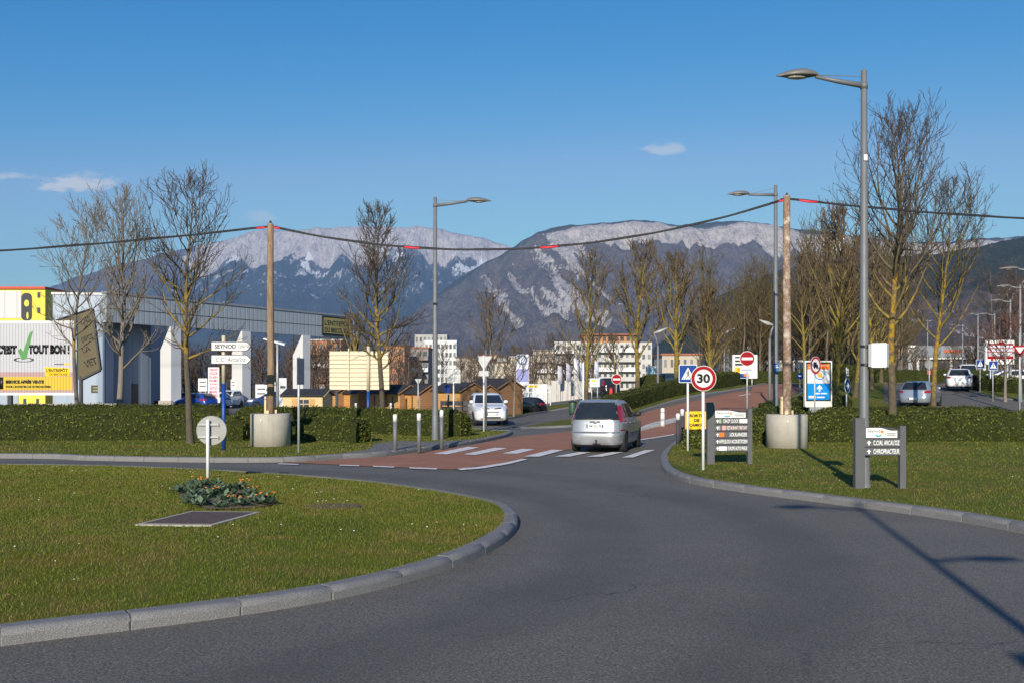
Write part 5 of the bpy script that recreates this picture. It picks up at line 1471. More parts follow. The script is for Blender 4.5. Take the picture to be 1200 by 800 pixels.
# cream slatted back of a hoarding
D = 66.0; k = D/F; l = ground(421, D); t = thing('hoarding', 'back of a cream slatted hoarding rising over the wooden huts', 'hoarding', l, R(-3))
Z = lambda py: EYE-(py-HY)*k-l.z; X = lambda px: (px-421)*k
m = MB()
for i in range(9):
    za = Z(456)+(Z(411)-Z(456))*i/9; zb = Z(456)+(Z(411)-Z(456))*(i+1)/9
    m.add([(X(386), -.10, za), (X(456.5), -.10, za), (X(456.5), -.02, zb-.02), (X(386), -.02, zb-.02), (X(386), .03, za), (X(456.5), .03, za), (X(456.5), .03, zb-.02), (X(386), .03, zb-.02)], [(0,1,2,3), (5,4,7,6), (0,4,5,1), (3,2,6,7), (0,3,7,4), (1,5,6,2)])
m.build('slats', CREAM, t)
for x in (409, 433.5): m = MB(); m.box(X(x)-.04, X(x)+.04, -.16, -.101, Z(457), Z(408)); m.build('rib', CREAM, t)
for x in (394, 449): m = MB(); m.box(X(x)-.08, X(x)+.08, .031, .15, -.2, Z(440)); m.build('leg', DKGREY, t)
D = 60.0; k = D/F; l = ground(431.5, D); t = thing('blue_post', 'blue and cream post standing before the cream hoarding', 'post', l, 0)
Z = lambda py: EYE-(py-HY)*k-l.z
m = MB(); m.smooth = True; m.tube([(0,0,-.2),(0,0,Z(458))], .10, 12); m.build('lower_post', BLUEPOST, t)
m = MB(); m.smooth = True; m.tube([(0,0,Z(458)),(0,0,Z(405.5))], .095, 12); m.build('upper_post', CREAM, t)

# leaning kite-shaped brown sign
D = 74.0; k = D/F; l = ground(95, D); t = thing('kite_sign', 'large tilted olive brown sign panel behind the billboard edge', 'sign', l, 0)
Z = lambda py: EYE-(py-HY)*k-l.z; X = lambda px: (px-95)*k
m = MB(); m.plate([(X(95), Z(444.5)), (X(118), Z(433)), (X(108.6), Z(362.6)), (X(66), Z(376.5)), (X(78), Z(444.5))], -.12, .12); pl = m.build('panel', M('olive_gold_paint', (0.075,0.056,0.017), 0.5, 0.1, 0.12, 1.2), t)
e = MB()
for a, b in (((66,376.5),(108.6,362.6)), ((108.6,362.6),(118,433)), ((118,433),(95,444.5))): e.tube([(X(a[0]), -.02, Z(a[1])), (X(b[0]), -.02, Z(b[1]))], .13, 6)
e.build('rim', BLACKP, t)
for s, cx, cz, w, h in (('VET', 107, 424.5, 15, 8), ('DIS', 101, 375.5, 12, 7), ('DEPOT', 103, 396, 14, 6), ('LA', 102, 409, 9, 6)):
    lo = lettering(pl, s, 0, 0, w*k, h*k, -.121, B0, .02); lo.location = (X(cx), 0, Z(cz)); lo.rotation_euler = (0, R(-22), 0)
post(t, Z(440), .14, DKGREY)

# black barrier board near the huts
D = 54; l = ground(533, D); k = D/F; t = thing('barrier_board', 'low dark barrier board in front of the wooden huts beside the white car', 'barrier', l, 0)
Z = lambda py: EYE-(py-HY)*k-l.z
for p0, p1 in ((474.6, 469.4), (480.4, 476)):
    m = MB(); m.box(-17*k, 16*k, -.03, .03, Z(p0), Z(p1)); m.build('board', DKGREY, t)
for x in (-16, -1, 15): m = MB(); m.box(x*k-.05, x*k+.05, .031, .12, -.1, Z(469)); m.build('leg', BLACKP, t)

# ================================================================== BOLLARDS
def bollard(label, loc, h=1.15, r=.062, mats=None, group='grey bollards with white tops at the crossing corner'):
    t = thing('bollard', label, 'bollard', loc, 0, group)
    m = MB(); m.smooth = True; m.lathe([(r, -.1), (r, h*.80)], 16); m.build('shaft', mats[0] if mats else LAMPGREY, t)
    m = MB(); m.smooth = True; m.lathe([(r*1.03, h*.80), (r*1.03, h*.97), (r*.8, h), (r*.1, h*1.005)], 16); m.build('white_top', WHITEP, t)
    return t
for lab, px, py in (('white topped bollard on the paved corner, standing clear of any sign pole', 463, 527), ('middle white topped bollard in line with the small sign behind the huts', 491, 526), ('white topped bollard right beside the foot of the slim lamp post', 517.5, 522)):
    g = G(px, py, .13); bollard(lab, (g[0], g[1], .13), 42*g[1]/F)
for lab, px, D, tp in (('dark bollard with white top at the verge corner, the nearer one', 794.5, 32.5, 484), ('dark bollard with white top close to the crossing sign pole', 799.5, 34.5, 479)):
    l = ground(px, D, .1); bollard(lab, l, EYE-(tp-HY)*D/F-.1, .065, (DKGREY, WHITEP), 'dark bollards at the verge corner')
g = G(776.5, 496.5, .1); l = Vector((g[0], g[1], H(*g)+.1))
t = thing('bollard', 'plain white round bollard on the divider between the red lanes', 'bollard', l, 0)
m = MB(); m.smooth = True; h = 19*g[1]/F; m.lathe([(.115, -.1), (.10, h*.3), (.095, h*.9), (.075, h*.985), (.02, h)], 18); m.build('shaft', WHITEP, t)
m = MB(); m.smooth = True; m.lathe([(.1015, h*.70), (.1000, h*.82)], 18); m.build('band', M('grey_reflector', (0.5,0.5,0.5), 0.3), t)
for i, (lab, px, D) in enumerate((('tiny white bollard in front of the cabin end of the huts', 417, 62), ('tiny white bollard before the third hut', 458, 62))):
    l = ground(px, D); bollard(lab, l, 1.0, .07, (WHITEP, WHITEP), 'white bollards by the huts')

# ================================================================== LAMP POSTS AND CABLE POLES
def street_lamp(label, loc, height, reach, side=-1, head=.72, r=.085, arm_z=.35, rise=.16, group='grey street lamps', mat=None, rz=0.0, sticker=False, tie=True, drop=0.0):
    t = thing('street_lamp', label, 'street lamp', loc, rz, group); mt = mat or LAMPGREY
    m = MB(); m.smooth = True; m.lathe([(r*1.35, -.15), (r*1.35, .05), (r*1.2, .06), (r*1.15, 1.1), (r, 1.2), (r*.62, height-.02), (r*.4, height)], 18); m.build('pole', mt, t)
    za = height-arm_z; L = reach-head
    m = MB(); m.smooth = True; m.tube([(0,0,za), (side*L*.5, 0, za+rise*.45), (side*L, 0, za+rise)], [r*.62, r*.5, r*.38], 10)
    m.tube([(0,0,za-.06),(0,0,za+.06)], r*.8, 12); m.build('arm', mt, t)
    # cobra head: flattened teardrop shell
    m = MB(); m.smooth = True; x0 = side*(L-.06); n = 14; rings = []
    for i in range(n+1):
        f = i/n; x = x0+side*(head+.06)*f; w = .025+.135*math.sin(min(1, f*1.12)*PI)**.8 if f < .98 else .012
        hgt = .02+.105*math.sin(f**.75*PI)**.9 if f < .98 else .01
        z = za+rise+.03-.02*f-drop*f
        for kx in range(14):
            a = 2*PI*kx/14; zz = math.sin(a); m.v.append((x, w*math.cos(a), z+hgt*(zz if zz > 0 else zz*.28)))
    for i in range(n):
        for kx in range(14): m.face((i*14+kx, i*14+(kx+1)%14, (i+1)*14+(kx+1)%14, (i+1)*14+kx))
    m.face(range(14)); m.face([n*14+q for q in range(14)]); hd = m.build('lamp_head', LAMPDARK, t)
    m = MB(); m.smooth = True; m.lathe([(.11,-.012),(.10,-.03),(.05,-.045),(.01,-.05)], 14); m.xform(Matrix.Translation((x0+side*head*.55, 0, za+rise-.0)) @ Matrix.Diagonal((1.8, .9, 1, 1))); m.build('lens', M('lamp_lens', (0.30,0.29,0.24), 0.2), hd)
    if tie: m = MB(); m.tube([(0,0,height-.12),(side*L*.98,0,za+rise+.03)], .008, 5); m.build('tie_rod', mt, t)
    if sticker: m = MB(); m.box(-.03, .035, -r*1.0, -r*.6, height*.78, height*.78+.11); m.build('sticker', WHITE_F, t)
    return t
D = 18.7; l = ground(1012.5, D, .12); top = EYE-(82-HY)*D/F-l.z
street_lamp('tall slim grey street lamp standing behind the short town board', l, top, 103*D/F, -1, .74, .088, .30, .17, sticker=True)
m = MB(); z0, z1 = EYE-(545-HY)*D/F-l.z, EYE-(540.5-HY)*D/F-l.z
D = 37.0; l = ground(909, D, .1); top = EYE-(217-HY)*D/F-l.z
street_lamp('grey street lamp rising beside the peeling wooden cable pole', l, top, 57*D/F, -1, .80, .10, .36, .0)
D = 35.5; l = ground(510, D, .1); top = EYE-(231-HY)*D/F-l.z
street_lamp('grey street lamp rising from the hedge behind the white topped bollards', l, top, 66*D/F, 1, .86, .10, .30, .14)
# double lamp behind the photographer, whose long shadow crosses the road
l = Vector((2.22, -2.57, 0.0)); t = street_lamp('double armed street lamp behind the viewpoint that throws the long road shadow', l, 8.0, 1.45, -1, .72, .07, .28, .12)
m = MB(); m.smooth = True; m.tube([(0,0,5.75),(.4,0,5.82)], .045, 8); m.build('arm', LAMPGREY, t)
m = MB(); m.smooth = True
for i in range(9):
    f = i/8; w = .02+.12*math.sin(f*PI)**.7
    for q in range(10): a = 2*PI*q/10; m.v.append((.35+.75*f, w*math.cos(a), 5.82+.06*math.sin(a)*math.sin(f*PI)**.5))
for i in range(8):
    for q in range(10): m.face((i*10+q, i*10+(q+1)%10, (i+1)*10+(q+1)%10, (i+1)*10+q))
m.build('lamp_head', LAMPDARK, t)
m = MB(); m.box(-.36, -.09, -.03, .03, 3.95, 4.12); m.build('sign_plate', BACKGREY, t)

# box sign strapped to the tall lamp
D = 18.7; k = D/F; l = ground(1014, D, .12); t = thing('box_sign', 'white box-shaped sign strapped to the tall slim lamp post', 'sign', (l.x, l.y, l.z), R(-28))
zc = EYE-(416.5-HY)*k-l.z
m = MB(); m.plate(rrect(.13, .40, zc-.225, zc+.225, .015), -.14, .14); m.build('case', WHITEP, t)
m = MB(); m.box(.075, .1285, -.13, .13, zc-.21, zc+.21); m.build('grey_side', BACKGREY, t)  # grey slab added for the darker side of the case
m = MB()
for z in (zc-.17, zc+.17): m.box(.05, .131, -.05, .05, z-.03, z+.03); m.lathe([(.105, z-.025), (.105, z+.025)], 16)
m.build('strap', BLACKP, t)
# blue sign on the middle lamp
D = 36.8; k = D/F; l = ground(908.5, D, .1); t = thing('blue_plate', 'small blue plate fixed to the lamp post next to the cable pole', 'sign', l, 0)
m = MB(); zc = EYE-(430-HY)*k-l.z; m.box(-4*k, 3.8*k, -.16, -.13, zc-4.6*k, zc+4.6*k); b = m.build('plate', M('dull_blue_film', (0.03,0.11,0.26)), t)
m = MB(); m.box(-2.6*k, 2.4*k, -.164, -.159, zc-.6*k, zc+.2*k); m.box(-2.6*k, 1.4*k, -.164, -.159, zc+1.4*k, zc+2.2*k); m.build('printed_line', WHITE_F, b)
m = MB(); m.box(-.03,.03,-.13,-.09,zc-.1,zc+.1); m.build('bracket', DKGREY, t)

# far street lamps on the +X side and along the road
def far_lamp(label, px, ptop, D, reach, side=-1, rz=0.0, double=False):
    l = ground(px, D); k = D/F; top = EYE-(ptop-HY)*k-l.z
    t = street_lamp(label, l, top, reach*k, side, min(1.0, reach*k*.6), .10, .2, .1, 'pale street lamps far along the roads', M('pale_lamp_paint', (0.20,0.205,0.21), 0.5, 0.1), rz, tie=False)
    if double:
        m = MB(); m.smooth = True; m.tube([(0,0,top-.2),(reach*k*.6,0,top-.1),(reach*k,0,top-.06)], [.06,.09,.03], 8); m.build('arm', M('pale_lamp_paint', (0,0,0)), t)
    return t
for lab, px, tp, D, rc, sd in (
    ('far pale lamp, the highest one beside the frame edge trees', 1213, 313, 52, 42, -1), ('far pale lamp, second highest of the row above the price board', 1195.5, 334, 62, 28, -1),
    ('far pale lamp, third of the row above the price board', 1184, 351, 74, 24, -1), ('far pale lamp, fourth of the row, just above the price board', 1165.5, 367, 90, 19, -1),
    ('far pale lamp standing over the orange store lettering', 1128, 380, 118, 16, -1), ('far pale lamp standing over the white estate car', 1146, 367, 100, 10, -1),
    ('pale curved lamp before the terraced apartments, over the blue van', 771, 390, 72, 0, 1), ('pale lamp rising near the white totem sign', 849, 391, 84, 0, 1), ('pale lamp leaning over the lane beside the cable pole lamp', 902, 381, 60, 0, -1)):
    if rc: far_lamp(lab, px, tp, D, rc, sd)
    else:
        l = ground(px, D); k = D/F; Z = lambda py: EYE-(py-HY)*k-l.z
        t = thing('street_lamp', lab, 'street lamp', l, 0, 'pale street lamps far along the roads'); PLM = M('pale_lamp_paint', (0,0,0))
        m = MB(); m.smooth = True; m.tube([(0,0,-.2),(0,0,Z(tp+10)-.3)], [.10,.07], 10); m.build('pole', PLM, t)
        m = MB(); m.smooth = True; m.tube([(0,0,Z(tp+10)-.35),(-sd*2.2*k,0,Z(tp+6)),(-sd*4.5*k,0,Z(tp+1.5)),(-sd*4*k,0,Z(tp))], .055, 8); m.build('arm', PLM, t)
        m = MB(); m.smooth = True; m.tube([(-sd*5*k,0,Z(tp+.4)),(sd*3*k,0,Z(tp-2)),(sd*12*k,0,Z(tp-6))], [.05,.13,.03], 8); m.build('lamp_head', M('pale_head', (0.36,0.36,0.34), 0.4), t)
far_lamp('double armed far lamp rising beside the orange store lettering', 1087, 375, 128, 6, -1, double=True)
l = ground(325, 76); k = 76/F; t = thing('street_lamp', 'short lamp with white panel head beside the wooden cable pole', 'street lamp', l, 0, None); Z = lambda py: EYE-(py-HY)*k-l.z
post(t, Z(402), .08, GALV); m = MB(); m.add([(-16*k,-.2,Z(396.6)),(9*k,-.2,Z(403)),(9*k,.4,Z(402)),(-16*k,.4,Z(395.6)),(-16*k,-.2,Z(397.6)),(9*k,-.2,Z(405)),(9*k,.4,Z(404)),(-16*k,.4,Z(396.6))],[(0,1,2,3),(7,6,5,4),(4,5,1,0),(5,6,2,1),(6,7,3,2),(7,4,0,3)]); m.build('lamp_head', WHITEP, t)
l = ground(569.5, 46, .1); k = 46/F; t = thing('mast', 'thin grey mast behind the yield sign pole', 'mast', l, 0); post(t, EYE-(410-HY)*k-l.z, .05, LAMPGREY)
m = MB(); m.box(-.06, .06, -.07, .07, .6, 1.0); m.build('service_box', DKGREY, t)
l = ground(683.5, 66, .0); k = 66/F; t = thing('flag_pole', 'white pole beside the mossy tree behind the silver car', 'pole', l, 0); post(t, EYE-(425-HY)*k-l.z, .06, WHITEP); m = MB(); m.lathe([(.07, EYE-(425-HY)*k-l.z),(.02, EYE-(425-HY)*k-l.z+.06)], 10); m.build('cap', WHITEP, t)

WOODP = mat_bark('pole_timber', (0.33,0.235,0.15), (0.16,0.105,0.065), (0.42,0.32,0.22), 0, 30, 0.0, 1.6)
WOODP2 = mat_bark('pole_timber_peeling', (0.36,0.26,0.19), (0.11,0.06,0.04), (0.56,0.48,0.40), 0, 30, 0.14, 7.0)
FRESH = mat_planks('fresh_wedge_timber', (0.62,0.45,0.24), (0.7,0.55,0.33), .5)
def cable_pole(label, px, D, ptop, mat, rr=.115, planter_r=.63, planter_h=1.05, group='wooden cable poles in concrete blocks'):
    l = ground(px, D); l.z += .1; top = EYE-(ptop-HY)*D/F-l.z
    t = thing('cable_pole', label, 'cable pole', l, 0, group)
    m = MB(); m.smooth = True; m.tube([(0,0,.3),(.015,0,top*.35),(-.01,0,top*.7),(0,0,top-.03),(0,0,top)], [rr*1.1, rr, rr*.93, rr*.86, rr*.7], 16); m.build('pole', mat, t)
    m = MB(); m.lathe([(.03, top-.02), (.045, top+.05), (.02, top+.09)], 10); m.tube([(-.2,-.02,top-.10),(.2,-.02,top-.10)], .018, 6); m.build('cable_hook', DKGREY, t)
    b = thing('concrete_block', 'round concrete block holding a wooden cable pole', 'concrete block', l, 0, 'round concrete pole blocks')
    b['label'] = 'pale round concrete block at the short front hedge, holding the cable pole' if px < 600 else 'pale round concrete block on the town board verge, holding the cable pole'
    m = MB(); m.smooth = True; R0 = planter_r
    m.lathe([(R0, -.1), (R0, planter_h-.025), (R0-.02, planter_h), (rr*1.9, planter_h+.004), (rr*1.6, planter_h-.25)], 44); m.build('body', CONC, b)
    m = MB(); m.box(-.16, -.13, -R0-.012, -R0+.05, planter_h*.78, planter_h*.84); m.build('label_plate', WHITE_F, b)
    m = MB(); m.smooth = False
    for i, (a, h1) in enumerate(((PI*1.05, .55), (PI*.9, .30), (.3, .12), (4.4, .10))):
        q = Matrix.Rotation(a, 4, 'Z'); n0 = len(m.v); m.box(rr*1.15, rr*1.15+.06, -.05, .05, planter_h-.1, planter_h+h1); m.xform(q, n0)
    for q in range(1): pass
    w = thing('wedge', 'fresh timber wedges driven round the '+('straight brown' if px < 600 else 'peeling pale')+' cable pole', 'timber wedges', l, 0, None)
    m.build('wedge_timber', FRESH, w)
    return Vector((l.x, l.y, l.z+top-.10))
PL = cable_pole('straight brown wooden cable pole at the short front hedge', 317, 32.0, 262, WOODP)
PR = cable_pole('peeling pale wooden cable pole next to the grey lamp post', 922, 31.0, 229.5, WOODP2, .125)
# far ends of the spans, beyond the frame
def span(p, q, sag, n=28):
    return [p.lerp(q, i/n) - Vector((0,0,4*sag*(i/n)*(1-i/n))) for i in range(n+1)]
PE0 = Vector((-31.0, 36.0, 6.6)); PE1 = Vector((27.5, 30.5, 7.2))
BLKC = M('cable_black', (0.012,0.012,0.014), 0.6, 0, 0.2, 8)
cb_ = thing('overhead_cable', 'sagging black overhead cable with red tags strung between the wooden poles', 'cable', PL, 0)
O = PL
for a, b, s in ((PE0, PL, .35), (PL, PR, 1.13), (PR, PE1, .42)):
    P = span(a, b, s); m = MB(); m.smooth = True; m.tube([p-O for p in P], .027, 7); m.tube([p-O+Vector((0.0,.01,.035+.01*math.sin(i*1.7))) for i, p in enumerate(P)], .012, 5)
    m.build('span', BLKC, cb_)
P = span(PL, PR, 1.13, 200)
def redtag(p0, p1):
    m = MB(); m.smooth = True; m.tube([p0-O, (p0+p1)/2-O-Vector((0,0,.01)), p1-O], [.030,.036,.030], 8); m.build('red_tag', REDTAG, cb_)
def near_px(x): return min(range(len(P)), key=lambda i: abs(CX+F*P[i].x/P[i].y-x))
redtag(P[1], P[4]); redtag(P[near_px(473)], P[near_px(491)]); redtag(P[near_px(633)], P[near_px(655)]); redtag(P[-4], P[-2])
Q = span(PR, PE1, .42, 100); redtag(Q[2], Q[5]); Q = span(PE0, PL, .35, 100); redtag(Q[-3], Q[-1])
for e, lab in ((PE0, 'wooden cable pole at the far end of the cable, past the billboard'), (PE1, 'wooden cable pole at the end of the cable, past the lawn')):
    t = thing('cable_pole', lab, 'cable pole', (e.x, e.y, 0), 0, 'wooden cable poles in concrete blocks'); m = MB(); m.smooth = True; m.tube([(0,0,-.1),(0,0,e.z+.1)], [.13,.1], 12); m.build('pole', WOODP, t)
# ================================================================== CARS
def pchip(xs, ys, x):
    xs, ys = np.asarray(xs, float), np.asarray(ys, float); h = np.diff(xs); dl = np.diff(ys)/h; n = len(xs)
    d = np.zeros(n); d[0], d[-1] = dl[0], dl[-1]
    for i in range(1, n-1):
        if dl[i-1]*dl[i] > 0:
            w1, w2 = 2*h[i]+h[i-1], h[i]+2*h[i-1]; d[i] = (w1+w2)/(w1/dl[i-1]+w2/dl[i])
    k = np.clip(np.searchsorted(xs, x)-1, 0, n-2); t = (x-xs[k])/h[k]
    return (2*t**3-3*t**2+1)*ys[k]+(t**3-2*t**2+t)*h[k]*d[k]+(-2*t**3+3*t**2)*ys[k+1]+(t**3-t**2)*h[k]*d[k+1]

class Shape:
    """car body as stacked plan outlines: z, rear y, front y, half width, squareness"""
    def __init__(s, tab, L=1.0, W=1.0, Hh=1.0):
        t = np.array(tab, float); t[:,0] *= Hh; t[:,1:3] *= L; t[:,3] *= W
        u = np.arange(len(t)); uu = np.linspace(0, len(t)-1, (len(t)-1)*6+1)
        s.d = np.stack([pchip(u, t[:,c], uu) for c in range(5)], 1)
        s.top = s.d[-1,0]
    def at(s, z):
        return [float(np.interp(z, s.d[:,0], s.d[:,c])) for c in range(1, 5)]
    def side(s, y, z, sg, off=0.0):
        yr, yf, w, n = s.at(z); yc, L = (yr+yf)/2, (yf-yr)/2
        q = min(.998, abs((y-yc)/L)); return Vector((sg*(w*(1-q**n)**(1/n)+off), y, z))
    def end(s, x, z, front, off=0.0):
        yr, yf, w, n = s.at(z); yc, L = (yr+yf)/2, (yf-yr)/2
        q = min(.996, abs(x)/w); v = L*(1-q**n)**(1/n)
        nx, ny = q**(n-1)/w*math.copysign(1, x), (v/L)**(n-1)/L; k = off/math.hypot(nx, ny)
        v += ny*k; x = x + nx*k
        return Vector((x, yc+v, z)) if front else Vector((x, yc-v, z))
    def body(s, N_=72):
        m = MB(); m.smooth = True
        for (z, yr, yf, w, n) in s.d:
            yc, L = (yr+yf)/2, (yf-yr)/2
            for k in range(N_):
                a = 2*PI*(k+.5)/N_; c, sn = math.cos(a), math.sin(a)
                m.v.append((w*math.copysign(abs(c)**(2/n), c), yc+L*math.copysign(abs(sn)**(2/n), sn), z))
        R_ = len(s.d)
        for i in range(R_-1):
            for k in range(N_): m.face((i*N_+k, i*N_+(k+1)%N_, (i+1)*N_+(k+1)%N_, (i+1)*N_+k))
        m.face([k for k in range(N_)][::-1]); m.face([(R_-1)*N_+k for k in range(N_)])
        return m

TAB_MPV = [(.17,-1.93,1.98,.76,6),(.24,-2.08,2.10,.83,6),(.36,-2.145,2.155,.875,6),(.50,-2.165,2.165,.895,6),(.60,-2.150,2.160,.905,6),(.64,-2.105,2.15,.908,6),
 (.78,-2.075,2.10,.91,6),(.88,-2.06,1.93,.908,6),(.95,-2.05,1.62,.90,5.5),(1.0,-2.045,1.28,.89,5.2),(1.04,-2.03,1.08,.875,5.0),(1.15,-1.975,.86,.845,4.8),(1.30,-1.895,.58,.80,4.6),(1.43,-1.815,.32,.752,4.4),(1.52,-1.745,.10,.705,4.2),(1.565,-1.68,-.06,.655,4),(1.595,-1.50,-.30,.56,3.6),(1.61,-1.15,-.62,.38,3)]
TAB_HATCH = [(.17,-1.88,1.98,.74,6),(.24,-2.06,2.10,.83,6),(.36,-2.13,2.155,.875,6),(.50,-2.15,2.165,.89,6),(.60,-2.13,2.155,.90,6),(.72,-2.09,2.10,.905,6),
 (.82,-2.06,1.90,.90,5.5),(.89,-2.04,1.55,.89,5.2),(.94,-2.02,1.15,.88,5),(.98,-2.0,.90,.865,4.8),(1.08,-1.93,.66,.835,4.6),(1.20,-1.83,.38,.79,4.4),(1.32,-1.70,.10,.735,4.2),(1.40,-1.58,-.12,.68,4),(1.445,-1.42,-.32,.61,3.8),(1.47,-1.18,-.55,.5,3.4),(1.48,-.95,-.75,.3,3)]
TAB_SUV = [(.24,-1.95,2.0,.78,6),(.32,-2.12,2.15,.86,6),(.46,-2.22,2.24,.90,5.5),(.62,-2.25,2.26,.915,5),(.76,-2.23,2.24,.925,5),(.88,-2.19,2.16,.925,5),
 (.98,-2.16,1.93,.92,4.8),(1.04,-2.15,1.62,.91,4.8),(1.08,-2.14,1.30,.90,4.8),(1.12,-2.12,1.10,.885,4.8),(1.24,-2.05,.86,.85,4.6),(1.38,-1.96,.58,.81,4.4),(1.52,-1.86,.30,.765,4.2),(1.61,-1.76,.08,.72,4),(1.655,-1.65,-.10,.65,3.8),(1.685,-1.40,-.38,.53,3.4),(1.70,-1.05,-.7,.33,3)]

def patch(poly, fn, step=0.07):
    vs, fs = cdt(poly, step); m = MB(); m.smooth = True
    m.add([fn(v.x, v.y) for v in vs], [tuple(f) for f in fs]); return m
def orient(me, ref):
    """face normals away from ref"""
    bm = bmesh.new(); bm.from_mesh(me); bm.normal_update(); s = 0.0
    for f in bm.faces: s += f.normal.dot(f.calc_center_median()-ref)*f.calc_area()
    if s < 0: bmesh.ops.reverse_faces(bm, faces=bm.faces[:])
    bm.to_mesh(me); bm.free()
REFC = Vector((0,0,.8))
def pbuild(m, name, mat, parent, label=None):
    me = m.mesh(name, mat); orient(me, REFC); return link(name, me, parent, label)
def spoly(pts, fn_side): return pts

ARCH = M('wheel_arch_dark', (0.012,0.012,0.013), 0.9, 0, 0.2, 8)
def wheel(t, x, y, r, w=.205, spokes=5):
    sg = 1 if x > 0 else -1
    m = MB(); m.smooth = True
    m.lathe([(r*.62,-w/2),(r*.90,-w/2),(r*.975,-w*.38),(r,-w*.22),(r,w*.22),(r*.975,w*.38),(r*.90,w/2),(r*.62,w/2)], 28, 'x', (0,0,0))
    wh = thing_part('wheel', t, (x, y, r)); tm = m.build('tyre', RUBBER, wh)
    m = MB(); m.smooth = False; q = w*.40*sg
    m.lathe([(r*.60, min(q*.2, q)), (r*.64, 0), (r*.60, max(q*.2, q))], 28, 'x')
    for k in range(spokes):
        a = 2*PI*k/spokes; c, s = math.cos(a), math.sin(a); o = sg*w*.44
        u0, u1, hw0, hw1 = r*.10, r*.60, r*.075, r*.11
        P0 = [(o, c*u0-s*h, s*u0+c*h) for h in (-hw0, hw0)]; P1 = [(o-sg*.01, c*u1-s*h, s*u1+c*h) for h in (hw1, -hw1)]
        b = len(m.v); m.v += P0+P1; m.v += [(p[0]-sg*.03, p[1], p[2]) for p in P0+P1]
        for f in ((0,1,2,3),(7,6,5,4),(0,4,5,1),(1,5,6,2),(2,6,7,3),(3,7,4,0)): m.face([b+i for i in f])
    m.lathe([(r*.13, sg*w*.40 if sg < 0 else w*.30), (r*.13, sg*w*.30 if sg < 0 else w*.46)], 16, 'x')
    m.build('rim', ALLOY, wh)
    return wh
def thing_part(name, parent, loc):
    o = bpy.data.objects.new(name, None); COL.objects.link(o); o.parent = parent; o.location = loc; o.empty_display_size = .1; return o

